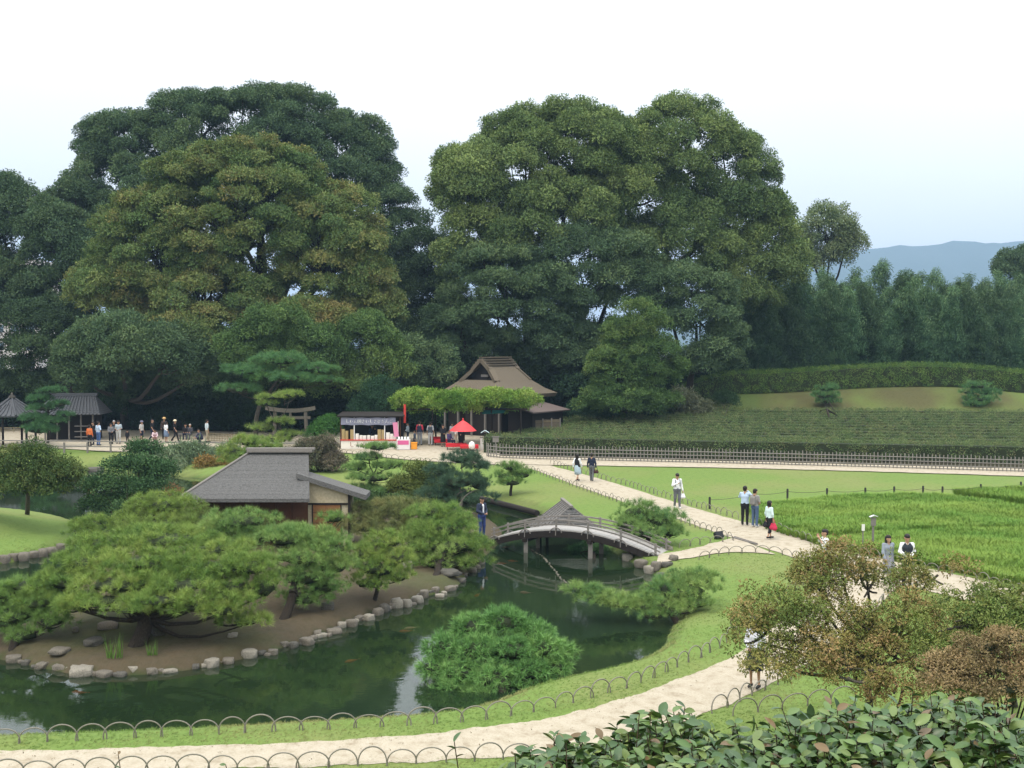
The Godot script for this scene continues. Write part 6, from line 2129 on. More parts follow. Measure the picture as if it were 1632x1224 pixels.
# ---------------------------------------------------------------- people
# surface nets over a field of tapered capsules [from, to, radius, radius] joined with a smooth minimum
func net(st: SurfaceTool, caps: Array, cell: float, k: float, where := Transform3D.IDENTITY) -> void:
	var lo := Vector3.ONE * 1e9
	var hi := -lo
	for c: Array in caps:
		var r := Vector3.ONE * (maxf(c[2], c[3]) + cell * 2.5)
		lo = lo.min((c[0] as Vector3).min(c[1]) - r)
		hi = hi.max((c[0] as Vector3).max(c[1]) + r)
	var nx := int((hi.x - lo.x) / cell) + 2
	var ny := int((hi.y - lo.y) / cell) + 2
	var nz := int((hi.z - lo.z) / cell) + 2
	var f := PackedFloat32Array()
	f.resize(nx * ny * nz)
	f.fill(1.0)
	for c: Array in caps:
		var a: Vector3 = c[0]
		var ba: Vector3 = c[1] - a
		var ra: float = c[2]
		var rb: float = c[3]
		var l2 := maxf(ba.length_squared(), 1e-8)
		var r := Vector3.ONE * (maxf(ra, rb) + k + cell * 1.5)
		var i0 := Vector3i((((a.min(c[1]) - r) - lo) / cell).clamp(Vector3.ZERO, Vector3(nx - 1, ny - 1, nz - 1)))
		var i1 := Vector3i((((a.max(c[1]) + r) - lo) / cell).clamp(Vector3.ZERO, Vector3(nx - 1, ny - 1, nz - 1)))
		for y in range(i0.y, i1.y + 1):
			for z in range(i0.z, i1.z + 1):
				var at_ := (y * nz + z) * nx
				for x in range(i0.x, i1.x + 1):
					var p := lo + Vector3(x, y, z) * cell - a
					var t := clampf(p.dot(ba) / l2, 0.0, 1.0)
					var d := (p - ba * t).length() - lerpf(ra, rb, t)
					var e := f[at_ + x]
					var h := maxf(k - absf(d - e), 0.0)
					f[at_ + x] = minf(d, e) - h * h * 0.25 / k
	var vert := PackedInt32Array()
	vert.resize(nx * ny * nz)
	vert.fill(-1)
	var pos := PackedVector3Array()
	var off := [0, 1, nx, nx + 1, nx * nz, nx * nz + 1, nx * nz + nx, nx * nz + nx + 1]
	var edge := [0, 1, 2, 3, 4, 5, 6, 7, 0, 2, 1, 3, 4, 6, 5, 7, 0, 4, 1, 5, 2, 6, 3, 7]
	for y in ny - 1:
		for z in nz - 1:
			for x in nx - 1:
				var i := (y * nz + z) * nx + x
				var inside := f[i] < 0.0
				if inside == (f[i + off[1]] < 0.0) and inside == (f[i + off[2]] < 0.0) and inside == (f[i + off[3]] < 0.0) and inside == (f[i + off[4]] < 0.0) and inside == (f[i + off[5]] < 0.0) and inside == (f[i + off[6]] < 0.0) and inside == (f[i + off[7]] < 0.0):
					continue
				var sum := Vector3.ZERO
				var n := 0
				for e in range(0, 24, 2):
					var u: int = edge[e]
					var w: int = edge[e + 1]
					var fu := f[i + off[u]]
					var fw := f[i + off[w]]
					if (fu < 0.0) != (fw < 0.0):
						var t := fu / (fu - fw)
						sum += Vector3(u & 1, u >> 2, (u >> 1) & 1).lerp(Vector3(w & 1, w >> 2, (w >> 1) & 1), t)
						n += 1
				vert[i] = pos.size()
				pos.append(lo + (Vector3(x, y, z) + sum / n) * cell)
	st.set_smooth_group(0)
	for y in range(1, ny - 1):
		for z in range(1, nz - 1):
			for x in range(1, nx - 1):
				var i := (y * nz + z) * nx + x
				var s := f[i] < 0.0
				for axis in 3:
					var step: int = [1, nx * nz, nx][axis]
					if s == (f[i + step] < 0.0): continue
					var p: int = [nx * nz, nx, 1][axis]
					var q: int = [nx, 1, nx * nz][axis]
					var v0 := vert[i - p - q]
					var v1 := vert[i - q]
					var v2 := vert[i]
					var v3 := vert[i - p]
					if v0 < 0 or v1 < 0 or v2 < 0 or v3 < 0: continue
					if s: quad(st, where * pos[v0], where * pos[v1], where * pos[v2], where * pos[v3])
					else: quad(st, where * pos[v3], where * pos[v2], where * pos[v1], where * pos[v0])

var kept := {}
func kept_mesh(key: String, caps: Array, cell: float, k: float) -> ArrayMesh:
	if not kept.has(key):
		var st := begin()
		net(st, caps, cell, k)
		st.generate_normals()
		kept[key] = st.commit()
	return kept[key]

func hand_caps(side: float) -> Array:
	var out := [[Vector3(0, 0.0, 0), Vector3(0, -0.03, 0), 0.024, 0.024], [Vector3(0, -0.035, -0.02), Vector3(0, -0.08, -0.026), 0.016, 0.014], [Vector3(0, -0.035, 0.006), Vector3(0, -0.085, 0.008), 0.016, 0.014], [Vector3(0, -0.035, 0.02), Vector3(0, -0.08, 0.028), 0.015, 0.013]]
	var length := [0.062, 0.072, 0.078, 0.07]
	for i in 4:
		var z := -0.031 + 0.0205 * i
		var a := Vector3(0, -0.085, z)
		var b := a + Vector3(-side * 0.012, -length[i] * 0.5, 0)
		var c := b + Vector3(-side * 0.026, -length[i] * 0.42, -0.002)
		out.append([a, b, 0.0088, 0.0082])
		out.append([b, c, 0.0082, 0.007])
	out.append([Vector3(0, -0.025, 0.025), Vector3(-side * 0.012, -0.06, 0.055), 0.012, 0.0095])
	out.append([Vector3(-side * 0.012, -0.06, 0.055), Vector3(-side * 0.02, -0.088, 0.058), 0.0095, 0.008])
	return out

const HEAD := [[Vector3(0, 0.02, -0.012), Vector3(0, 0.045, -0.012), 0.092, 0.086], [Vector3(0, -0.02, 0.018), Vector3(0, 0.03, 0.02), 0.07, 0.076], [Vector3(0, -0.085, 0.055), Vector3(0, -0.05, 0.03), 0.036, 0.058], [Vector3(0, 0.012, 0.092), Vector3(0, -0.028, 0.108), 0.010, 0.015], [Vector3(-0.088, -0.012, -0.005), Vector3(-0.09, 0.015, -0.012), 0.014, 0.018], [Vector3(0.088, -0.012, -0.005), Vector3(0.09, 0.015, -0.012), 0.014, 0.018], [Vector3(-0.02, -0.062, 0.085), Vector3(0.02, -0.062, 0.085), 0.010, 0.010], [Vector3(0, -0.14, -0.03), Vector3(0, -0.06, -0.01), 0.05, 0.052]]

func pose_of(name_: String) -> Dictionary:
	var j := {"hL": Vector3(0.09, 0.90, 0), "kL": Vector3(0.10, 0.49, 0.02), "aL": Vector3(0.105, 0.08, -0.01), "hR": Vector3(-0.09, 0.90, 0), "kR": Vector3(-0.10, 0.49, 0.02), "aR": Vector3(-0.105, 0.08, -0.01),
		"sL": Vector3(0.17, 1.385, -0.01), "eL": Vector3(0.235, 1.12, -0.03), "wL": Vector3(0.25, 0.88, 0.05), "sR": Vector3(-0.17, 1.385, -0.01), "eR": Vector3(-0.235, 1.12, -0.03), "wR": Vector3(-0.25, 0.88, 0.05),
		"pelvis": Vector3(0, 0.94, 0), "waist": Vector3(0, 1.08, 0.0), "chest": Vector3(0, 1.28, 0.0), "neck": Vector3(0, 1.44, -0.015), "head": Vector3(0, 1.585, 0.01), "nod": Vector3.ZERO, "tL": 0.0, "tR": 0.0}
	match name_:
		"walk":
			j.merge({"kL": Vector3(0.09, 0.50, 0.14), "aL": Vector3(0.09, 0.085, 0.24), "kR": Vector3(-0.09, 0.48, 0.02), "aR": Vector3(-0.09, 0.13, -0.25), "tR": -0.06, "eL": Vector3(0.23, 1.13, -0.12), "wL": Vector3(0.23, 0.90, -0.10), "eR": Vector3(-0.23, 1.13, 0.05), "wR": Vector3(-0.22, 0.91, 0.18)}, true)
		"carry":
			j.merge({"kL": Vector3(0.09, 0.49, 0.10), "aL": Vector3(0.09, 0.085, 0.14), "kR": Vector3(-0.09, 0.48, -0.01), "aR": Vector3(-0.09, 0.11, -0.16), "eL": Vector3(0.25, 1.12, -0.02), "wL": Vector3(0.26, 0.87, 0.02), "eR": Vector3(-0.25, 1.12, -0.02), "wR": Vector3(-0.26, 0.87, 0.02)}, true)
		"phone":
			j.merge({"kL": Vector3(0.09, 0.49, 0.10), "aL": Vector3(0.09, 0.085, 0.13), "aR": Vector3(-0.09, 0.10, -0.12), "eR": Vector3(-0.24, 1.13, 0.04), "wR": Vector3(-0.05, 1.24, 0.26), "wL": Vector3(0.27, 0.88, 0.05), "nod": Vector3(0.42, 0, 0), "head": Vector3(0, 1.575, 0.035)}, true)
		"camera":
			j.merge({"eL": Vector3(0.27, 1.22, 0.14), "wL": Vector3(0.075, 1.44, 0.22), "eR": Vector3(-0.31, 1.28, 0.08), "wR": Vector3(-0.075, 1.47, 0.20)}, true)
		"front":
			j.merge({"eL": Vector3(0.24, 1.13, 0.0), "wL": Vector3(0.07, 1.04, 0.22), "eR": Vector3(-0.24, 1.13, 0.0), "wR": Vector3(-0.07, 1.02, 0.23), "nod": Vector3(0.25, 0, 0)}, true)
		"hip":
			j.merge({"eR": Vector3(-0.36, 1.15, -0.10), "wR": Vector3(-0.19, 1.0, 0.02)}, true)
		"sit":
			j.merge({"kL": Vector3(0.12, 0.92, 0.42), "aL": Vector3(0.12, 0.50, 0.40), "kR": Vector3(-0.12, 0.92, 0.42), "aR": Vector3(-0.12, 0.50, 0.40), "eL": Vector3(0.23, 1.14, 0.02), "wL": Vector3(0.12, 1.03, 0.28), "eR": Vector3(-0.23, 1.14, 0.02), "wR": Vector3(-0.12, 1.03, 0.28)}, true)
		"crouch":
			j.merge({"kL": Vector3(0.13, 1.02, 0.34), "aL": Vector3(0.12, 0.62, 0.12), "kR": Vector3(-0.13, 1.02, 0.34), "aR": Vector3(-0.12, 0.62, 0.12), "chest": Vector3(0, 1.26, 0.14), "neck": Vector3(0, 1.40, 0.18), "head": Vector3(0, 1.53, 0.24), "sL": Vector3(0.17, 1.35, 0.15), "sR": Vector3(-0.17, 1.35, 0.15), "eL": Vector3(0.24, 1.10, 0.28), "wL": Vector3(0.10, 1.0, 0.46), "eR": Vector3(-0.24, 1.10, 0.28), "wR": Vector3(-0.10, 1.0, 0.46), "nod": Vector3(0.3, 0, 0)}, true)
	return j

func leg(j: Dictionary, s: String, grow: float) -> Array:
	return [[j["h" + s], j["k" + s], 0.082 + grow, 0.058 + grow], [j["k" + s], j["a" + s], 0.055 + grow, 0.037 + grow * 1.6]]

func arm(j: Dictionary, s: String, grow: float, upto := 1.0) -> Array:
	var out := [[j["s" + s], (j["s" + s] as Vector3).lerp(j["e" + s], minf(upto * 2.0, 1.0)), 0.052 + grow, 0.040 + grow]]
	if upto > 0.5: out.append([j["e" + s], (j["e" + s] as Vector3).lerp(j["w" + s], upto * 2.0 - 1.0), 0.039 + grow, 0.029 + grow])
	return out

func trunk_caps(j: Dictionary, grow: float) -> Array:
	var out := []
	for s: float in [-1.0, 1.0]:
		var o := Vector3(s * 0.07, 0, 0)
		out.append([j.pelvis + o, j.waist + o * 0.8, 0.10 + grow, 0.088 + grow])
		out.append([j.waist + o * 0.8, j.chest + o * 1.1, 0.088 + grow, 0.10 + grow])
		out.append([j.chest + o * 1.1, (j.chest as Vector3).lerp(j.neck, 0.55) + o * 1.2, 0.10 + grow, 0.062 + grow])
	return out

# w: pose, height, yaw, skin, hair ("short"/"long"/"bob"/""), hair_c, top, top_c, sleeve (0..1), legs ("trousers"/"skirt"/"shorts"/"cropped"), legs_c, shoe_c, hat_c, vest_c, pack_c, near
func person(label: String, p: Vector3, w: Dictionary, group := "") -> Node3D:
	var t := thing("person", label, "person", p, w.get("yaw", 0.0), group)
	var s: float = w.get("height", 1.68) / 1.70
	t.scale = Vector3.ONE * s
	var pose: String = w.get("pose", "stand")
	if pose == "sit": t.position.y -= 0.44 * s
	if pose == "crouch": t.position.y -= 0.54 * s
	var j := pose_of(pose)
	var near: bool = w.get("near", false)
	var cell := 0.022 if near else 0.03
	var tag_ := pose + ("n" if near else "f")
	var skin: Material = w.get("skin", flat(0.40, 0.235, 0.155, 0.6))
	var look := Transform3D(Basis.from_euler(j.nod), j.head)
	if not kept.has("body" + tag_):
		var st := begin()
		var caps := trunk_caps(j, -0.012) + leg(j, "L", -0.006) + leg(j, "R", -0.006) + arm(j, "L", -0.004) + arm(j, "R", -0.004)
		caps.append([(j.chest as Vector3).lerp(j.neck, 0.6), j.neck, 0.07, 0.056])
		caps.append([j.neck, j.head - Vector3(0, 0.07, 0), 0.054, 0.052])
		for f: String in ["L", "R"]: caps.append([j["a" + f] - Vector3(0, 0.035, 0), j["a" + f] + Vector3(0, -0.05 - j["t" + f], 0.15), 0.035, 0.026])
		net(st, caps, cell, 0.04)
		net(st, HEAD, 0.012, 0.022, look)
		for f: String in ["L", "R"]:
			var side := 1.0 if f == "L" else -1.0
			var d := ((j["w" + f] as Vector3) - (j["e" + f] as Vector3)).normalized()
			var z := Vector3(0, 0, 1) if absf(d.z) < 0.8 else Vector3(0, 1, 0)
			z = (z - d * z.dot(d)).normalized()
			net(st, hand_caps(side), 0.0075 if near else 0.009, 0.008, Transform3D(Basis((-d).cross(z), -d, z), j["w" + f]))
		st.generate_normals()
		kept["body" + tag_] = st.commit()
	hang("body", kept["body" + tag_], skin, t)
	if near:
		for side: float in [-1.0, 1.0]:
			var es := begin()
			blob(es, look * Vector3(side * 0.033, 0.012, 0.088), Vector3(0.012, 0.007, 0.007), Basis.IDENTITY, 4, 6)
			put("eye", es, flat(0.02, 0.015, 0.012), t)
	var sleeve: float = w.get("sleeve", 1.0)
	hang("top", kept_mesh("top%s%.2f" % [tag_, sleeve], trunk_caps(j, 0.012) + arm(j, "L", 0.013, sleeve) + arm(j, "R", 0.013, sleeve) + [[j.sL, j.sR, 0.058, 0.058]], cell, 0.035), w.top_c, t)
	var kind: String = w.get("legs", "trousers")
	if kind == "trousers":
		hang("trousers", kept_mesh("trousers" + tag_, leg(j, "L", 0.012) + leg(j, "R", 0.012) + [[j.hL, j.hR, 0.108, 0.108], [j.pelvis + Vector3(0.05, 0, 0), j.pelvis - Vector3(0.05, 0, 0), 0.11, 0.11]], cell, 0.035), w.legs_c, t)
	elif kind == "cropped" or kind == "shorts":
		var part := 0.5 if kind == "cropped" else -0.1
		var caps := [[j.hL, j.hR, 0.108, 0.108], [j.pelvis + Vector3(0.05, 0, 0), j.pelvis - Vector3(0.05, 0, 0), 0.11, 0.11]]
		for f: String in ["L", "R"]:
			caps.append([j["h" + f], (j["h" + f] as Vector3).lerp(j["k" + f], 1.0 if part > 0 else 0.8), 0.096, 0.074])
			if part > 0: caps.append([j["k" + f], (j["k" + f] as Vector3).lerp(j["a" + f], part), 0.07, 0.06])
		hang("trousers", kept_mesh(kind + tag_, caps, cell, 0.035), w.legs_c, t)
	else:
		var st := begin()
		var low: float = 0.46 if kind == "skirt" else 0.36
		var mid: Vector3 = (j.kL + j.kR) * 0.5 * Vector3(1, 0, 1)
		tube(st, [j.waist + Vector3(0, -0.06, 0), j.pelvis + Vector3(0, -0.02, 0), j.pelvis * Vector3(1, 0, 1) + mid * 0.6 + Vector3(0, 0.66, 0), mid + Vector3(0, low, 0), mid + Vector3(0, low + 0.01, 0)], [0.15, 0.185, 0.205, 0.225, 0.18], 14, false)
		put("skirt", st, w.legs_c, t)
	for f: String in ["L", "R"]:
		hang("shoe", kept_mesh("shoe" + tag_ + f, [[j["a" + f] - Vector3(0, 0.03, 0.02), j["a" + f] + Vector3(0, -0.045 - j["t" + f], 0.15), 0.046, 0.036]], 0.02, 0.02), w.get("shoe_c", flat(0.03, 0.03, 0.03)), t)
	var hair: String = w.get("hair", "short")
	if hair:
		var caps := [[Vector3(0, 0.055, -0.03), Vector3(0, 0.065, 0.012), 0.096, 0.086], [Vector3(0, -0.01, -0.05), Vector3(0, 0.04, -0.035), 0.078, 0.09]]
		if hair != "short":
			var drop := 0.11 if hair == "bob" else 0.24
			for side: float in [-1.0, 0.0, 1.0]: caps.append([Vector3(side * 0.06, 0.04, -0.04), Vector3(side * 0.075, -drop, -0.055 if side == 0.0 else -0.03), 0.062, 0.046])
		var st := begin()
		if not kept.has("hair" + hair + tag_):
			net(st, caps, 0.014, 0.02, look)
			st.generate_normals()
			kept["hair" + hair + tag_] = st.commit()
		hang("hair", kept["hair" + hair + tag_], w.get("hair_c", flat(0.018, 0.014, 0.012, 0.55)), t)
	if w.has("hat_c"):
		var st := begin()
		tube(st, [look * Vector3(0, 0.06, 0), look * Vector3(0, 0.075, 0), look * Vector3(0, 0.08, 0), look * Vector3(0, 0.15, -0.01), look * Vector3(0, 0.175, -0.01)], [0.17, 0.165, 0.115, 0.105, 0.06], 14)
		put("hat", st, w.hat_c, t)
	if w.has("vest_c"):
		hang("waistcoat", kept_mesh("vest" + tag_, trunk_caps(j, 0.021), cell, 0.035), w.vest_c, t)
	if w.has("shirt_c"):
		hang("shirt_front", kept_mesh("shirt" + tag_, [[j.waist + Vector3(0, -0.08, 0.075), j.chest + Vector3(0, 0.08, 0.075), 0.05, 0.05]], 0.02, 0.02), w.shirt_c, t)
	if w.has("pack_c"):
		var st := begin()
		net(st, [[j.waist + Vector3(-0.07, 0.0, -0.17), j.chest + Vector3(-0.06, 0.04, -0.17), 0.09, 0.08], [j.waist + Vector3(0.07, 0.0, -0.17), j.chest + Vector3(0.06, 0.04, -0.17), 0.09, 0.08]], 0.024, 0.05)
		put("backpack", st, w.pack_c, t)
		for side: float in [-1.0, 1.0]:
			st = begin()
			tube(st, [j.chest + Vector3(side * 0.1, 0.08, -0.1), j.chest + Vector3(side * 0.12, 0.165, 0.0), j.chest + Vector3(side * 0.11, 0.06, 0.125), j.waist + Vector3(side * 0.12, 0.0, 0.1)], [0.018, 0.02, 0.018, 0.016], 5)
			put("strap", st, w.pack_c, t)
	return t

func bag(label: String, owner_: Node3D, hand: Vector3, size: Vector3, m: Material) -> void:
	var p := owner_.transform * hand
	var t := thing("handbag", label, "bag", p - Vector3(0, size.y * 0.5 + 0.16, 0), owner_.rotation.y)
	var st := begin()
	net(st, [[Vector3(-size.x * 0.3, -size.y * 0.28, 0), Vector3(-size.x * 0.24, size.y * 0.25, 0), size.z * 0.55, size.z * 0.4], [Vector3(size.x * 0.3, -size.y * 0.28, 0), Vector3(size.x * 0.24, size.y * 0.25, 0), size.z * 0.55, size.z * 0.4], [Vector3(-size.x * 0.3, -size.y * 0.3, 0), Vector3(size.x * 0.3, -size.y * 0.3, 0), size.z * 0.55, size.z * 0.55]], 0.022, 0.06)
	put("pouch", st, m, t)
	st = begin()
	var pts := []
	for k in 9:
		var g := PI * k / 8.0
		pts.append(Vector3(-cos(g) * size.x * 0.3, size.y * 0.3 + sin(g) * (0.16 + size.y * 0.2), 0))
	tube(st, pts, pts.map(func(_p): return 0.01), 5)
	put("handle", st, m, t)

func make_people() -> void:
	var white := flat(0.72, 0.73, 0.75, 0.9)
	var black := flat(0.015, 0.015, 0.018, 0.9)
	var navy := flat(0.016, 0.022, 0.045, 0.9)
	var greyt := flat(0.11, 0.115, 0.125, 0.9)
	var jeans := flat(0.07, 0.11, 0.19, 0.9)
	var sky_ := flat(0.42, 0.53, 0.68, 0.9)
	var pale := flat(0.50, 0.50, 0.48, 0.9)
	var onp := Vector3(0, 0.04, 0)
	# on the garden paths
	person("woman with long hair in black waistcoat and pale blue skirt walking away", lp(920, 768) + onp, {"near": true, "pose": "walk", "yaw": 2.5, "height": 1.58, "hair": "long", "top_c": white, "vest_c": black, "legs": "skirt", "legs_c": flat(0.40, 0.50, 0.58), "shoe_c": black})
	var m := person("man in dark navy shirt and grey trousers walking up towards the tea field", lp(943, 768) + onp, {"near": true, "pose": "carry", "yaw": 2.8, "height": 1.62, "top_c": navy, "legs_c": greyt})
	bag("dark shoulder bag held by the man in navy", m, Vector3(-0.26, 0.92, 0.02), Vector3(0.3, 0.22, 0.12), flat(0.05, 0.02, 0.02))
	m = person("young man in white jacket looking down at his hand on the sloping path", lp(1079, 811) + onp, {"near": true, "pose": "phone", "yaw": 0.15, "height": 1.72, "top_c": white, "legs_c": greyt, "shoe_c": flat(0.6, 0.6, 0.6), "pack_c": flat(0.05, 0.06, 0.07)})
	bag("small white carrier bag in the white-jacketed man's hand", m, Vector3(0.27, 0.9, 0.05), Vector3(0.2, 0.24, 0.12), white)
	person("man in light blue shirt and black trousers raising a camera, seen from behind", lp(1187, 838) + onp, {"near": true, "pose": "camera", "yaw": 2.7, "height": 1.74, "top_c": sky_, "legs_c": black})
	person("person in grey sleeveless top and jeans with a dark shoulder strap, beside the photographer", lp(1203, 841) + onp, {"near": true, "pose": "front", "yaw": 2.3, "height": 1.68, "top_c": flat(0.24, 0.23, 0.22), "sleeve": 0.45, "legs_c": jeans, "pack_c": flat(0.2, 0.19, 0.18), "shoe_c": pale})
	m = person("woman with black bob in loose mint white blouse walking past the rice", lp(1226, 860) + onp, {"near": true, "pose": "carry", "yaw": 2.0, "height": 1.58, "hair": "bob", "top_c": flat(0.55, 0.68, 0.68), "sleeve": 0.7, "legs": "cropped", "legs_c": black, "shoe_c": black})
	bag("crimson handbag carried by the woman in the mint blouse", m, Vector3(-0.26, 0.92, 0.02), Vector3(0.34, 0.26, 0.16), flat(0.45, 0.03, 0.07))
	bag("black handbag carried by the woman in the mint blouse", m, Vector3(0.26, 0.92, 0.02), Vector3(0.28, 0.22, 0.14), black)
	person("man in white shirt holding a camera, half hidden by the maple's top", lp(1314, 925) + onp, {"near": true, "pose": "camera", "yaw": -1.5, "height": 1.72, "top_c": white, "sleeve": 0.6, "legs_c": flat(0.05, 0.055, 0.07)})
	person("woman with long dark hair and grey cardigan dress behind the maple", lp(1415, 931) + onp, {"near": true, "pose": "walk", "yaw": 0.2, "height": 1.62, "hair": "long", "top_c": flat(0.24, 0.27, 0.32), "legs": "dress", "legs_c": flat(0.25, 0.25, 0.28), "shoe_c": black})
	person("man in dark waistcoat over white shirt walking beside the woman in grey", lp(1445, 935) + onp, {"near": true, "pose": "front", "yaw": -0.1, "height": 1.72, "top_c": white, "vest_c": flat(0.025, 0.03, 0.04), "legs_c": black})
	person("visitor in white top and dark skirt on the sand path behind the maple's lowest bough", lp(1203, 1098) + onp, {"near": true, "pose": "front", "yaw": -0.6, "height": 1.62, "hair": "bob", "top_c": flat(0.6, 0.6, 0.66), "legs": "skirt", "legs_c": flat(0.03, 0.03, 0.045), "hat_c": flat(0.10, 0.08, 0.14)})
	var p := at(768, 842, 47.6)
	p.y = height(p.x, p.z)
	m = person("man in open navy blazer and white shirt at the bridge's west end", p, {"near": true, "pose": "front", "yaw": 0.7, "height": 1.70, "top_c": flat(0.03, 0.04, 0.07), "shirt_c": white, "legs_c": flat(0.03, 0.05, 0.16), "pack_c": flat(0.02, 0.025, 0.04)})
	# visitors along the gravel court
	var court := "visitors on the gravel court"
	var far := [
		[143, 713, "visitor in orange top and black trousers with white bag", {"yaw": 2.9, "top_c": flat(0.62, 0.16, 0.05), "legs_c": black, "height": 1.58}],
		[149, 710, "dark-clothed man facing the visitor in orange", {"yaw": -1.2, "top_c": black, "legs_c": navy, "height": 1.72}],
		[157, 711, "man in light blue shirt and jeans with hand on hip", {"yaw": 2.6, "pose": "hip", "top_c": sky_, "legs_c": flat(0.07, 0.13, 0.30), "height": 1.76, "sleeve": 0.5}],
		[177, 709, "woman in black with grey scarf holding a pamphlet", {"pose": "front", "yaw": 0.6, "top_c": flat(0.16, 0.16, 0.17), "legs_c": black, "height": 1.56, "hair": "bob"}],
		[182, 706, "white-haired visitor behind the woman with the grey scarf", {"yaw": 0.2, "top_c": black, "legs_c": black, "hair_c": flat(0.4, 0.4, 0.4), "height": 1.66}],
		[189, 708, "man in pale grey-blue shirt and cream trousers facing the pond", {"pose": "front", "yaw": 0.1, "top_c": flat(0.36, 0.42, 0.46), "legs_c": pale, "height": 1.72, "sleeve": 0.5}],
		[226, 706, "visitor in checked white blouse, dark shorts and cap", {"yaw": 1.3, "top_c": flat(0.48, 0.47, 0.45), "legs": "shorts", "legs_c": navy, "hat_c": flat(0.14, 0.14, 0.2), "height": 1.62, "sleeve": 0.5}],
		[243, 705, "man in black T-shirt strolling along the railing", {"pose": "walk", "yaw": 1.4, "top_c": black, "legs_c": navy, "sleeve": 0.45, "height": 1.72}],
		[247, 705, "crouching child in pale pink top by the railing", {"pose": "crouch", "yaw": 0.3, "top_c": flat(0.65, 0.5, 0.53), "legs_c": flat(0.5, 0.3, 0.3), "height": 1.45}],
		[262, 701, "visitor in straw hat and dark clothes, tallest of the hat wearers", {"yaw": 0.4, "top_c": flat(0.05, 0.035, 0.03), "legs_c": black, "hat_c": flat(0.62, 0.42, 0.18), "height": 1.70}],
		[265, 706, "visitor in white T-shirt and denim skirt with white bag", {"yaw": 2.4, "top_c": white, "sleeve": 0.45, "legs": "skirt", "legs_c": flat(0.14, 0.19, 0.28), "height": 1.58, "hair": "bob"}],
		[279, 705, "visitor in cream sun hat and black outfit striding east", {"pose": "walk", "yaw": 1.4, "top_c": black, "legs_c": black, "sleeve": 0.45, "hat_c": flat(0.66, 0.60, 0.42), "height": 1.66}],
		[296, 701, "seated visitor in black on the shaded bench", {"pose": "sit", "yaw": 0.1, "top_c": black, "legs_c": navy, "height": 1.62}],
		[303, 701, "seated visitor with pale hair on the shaded bench", {"pose": "sit", "yaw": -0.1, "top_c": flat(0.06, 0.06, 0.07), "legs_c": greyt, "hair_c": flat(0.45, 0.43, 0.4), "height": 1.6}],
		[321, 707, "crouching visitor in dark clothes next to the bamboo lattice", {"pose": "crouch", "yaw": -0.8, "top_c": flat(0.05, 0.055, 0.09), "legs_c": navy, "height": 1.62}],
		[330, 706, "man in pale blue shirt and beige trousers at the bamboo lattice", {"pose": "carry", "yaw": 2.2, "top_c": flat(0.48, 0.56, 0.6), "legs_c": flat(0.34, 0.29, 0.2), "sleeve": 0.5, "height": 1.72}],
		[203, 707, "small dark-clothed child half hidden by the juniper", {"yaw": 0.5, "top_c": black, "legs_c": black, "height": 0.95}],
		[598, 714, "customer with black hair and dark jacket at the stall's counter", {"yaw": 3.0, "top_c": black, "legs_c": navy, "height": 1.6, "hair": "bob"}],
		[609, 714, "child in mint top at the stall's counter", {"yaw": 3.1, "top_c": flat(0.4, 0.55, 0.48), "legs_c": jeans, "height": 1.2}],
		[650, 708, "bending visitor in light blue and white beside the orange crate", {"pose": "front", "yaw": -1.3, "top_c": flat(0.50, 0.58, 0.64), "legs_c": flat(0.05, 0.06, 0.08), "height": 1.6}],
		[661, 714, "child in dark denim in the middle of the forecourt", {"pose": "walk", "yaw": -1.8, "top_c": flat(0.05, 0.07, 0.10), "legs_c": flat(0.04, 0.055, 0.08), "height": 1.22}],
		[669, 711, "man in navy jacket with red shoulders entering the arbor", {"yaw": 2.9, "top_c": flat(0.42, 0.04, 0.06), "sleeve": 0.5, "vest_c": flat(0.02, 0.025, 0.05), "legs_c": flat(0.2, 0.21, 0.23), "height": 1.82}],
		[686, 711, "man in dark waistcoat and pale grey trousers with his back turned", {"yaw": 3.0, "top_c": flat(0.35, 0.36, 0.38), "sleeve": 0.5, "vest_c": flat(0.06, 0.07, 0.085), "legs_c": flat(0.42, 0.42, 0.42), "height": 1.74}],
		[706, 713, "woman in long black dress beside the red benches", {"yaw": 0.4, "pose": "front", "top_c": black, "legs": "dress", "legs_c": black, "hair": "bob", "height": 1.62}],
		[716, 713, "seated visitor in violet top at the red bench", {"yaw": 0.9, "pose": "sit", "top_c": flat(0.07, 0.05, 0.14), "legs_c": navy, "height": 1.62}],
		[721, 709, "visitor in white blouse behind the seated visitor in violet", {"yaw": -0.4, "top_c": white, "legs_c": pale, "height": 1.6, "hair": "bob"}],
		[727, 713, "man in white shirt standing under the parasol's west edge", {"yaw": -1.4, "top_c": flat(0.66, 0.63, 0.6), "sleeve": 0.6, "legs_c": flat(0.4, 0.33, 0.26), "height": 1.66}],
		[733, 710, "dark-clothed visitor under the middle of the parasol", {"yaw": -1.0, "top_c": black, "legs_c": black, "height": 1.62}]]
	for f in far:
		var q := lp(f[0], f[1])
		q.y += 0.055
		var look: Dictionary = f[3]
		person(f[2], q, look, court)
	p = at(593, 708, 83.0)
	p.y = land(p.x, p.z)
	person("stall keeper in dark clothes behind the counter's boxes", p, {"yaw": 0.1, "pose": "front", "top_c": navy, "legs_c": black, "height": 1.66})
	# the bench the two seated visitors share
	var q := lp(299, 701)
	q.y += 0.055
	var b := thing("bench", "plain dark wooden bench in the shade under the great trees", "bench", q - Vector3(0, 0, 0.1))
	var st := begin()
	box(st, Vector3(0, 0.40, 0), Vector3(1.6, 0.06, 0.4))
	put("seat", st, mats.grey_wood, b)
	for x: float in [-0.65, 0.65]:
		st = begin()
		box(st, Vector3(x, 0.18, 0), Vector3(0.08, 0.37, 0.34))
		put("leg", st, mats.grey_wood, b)

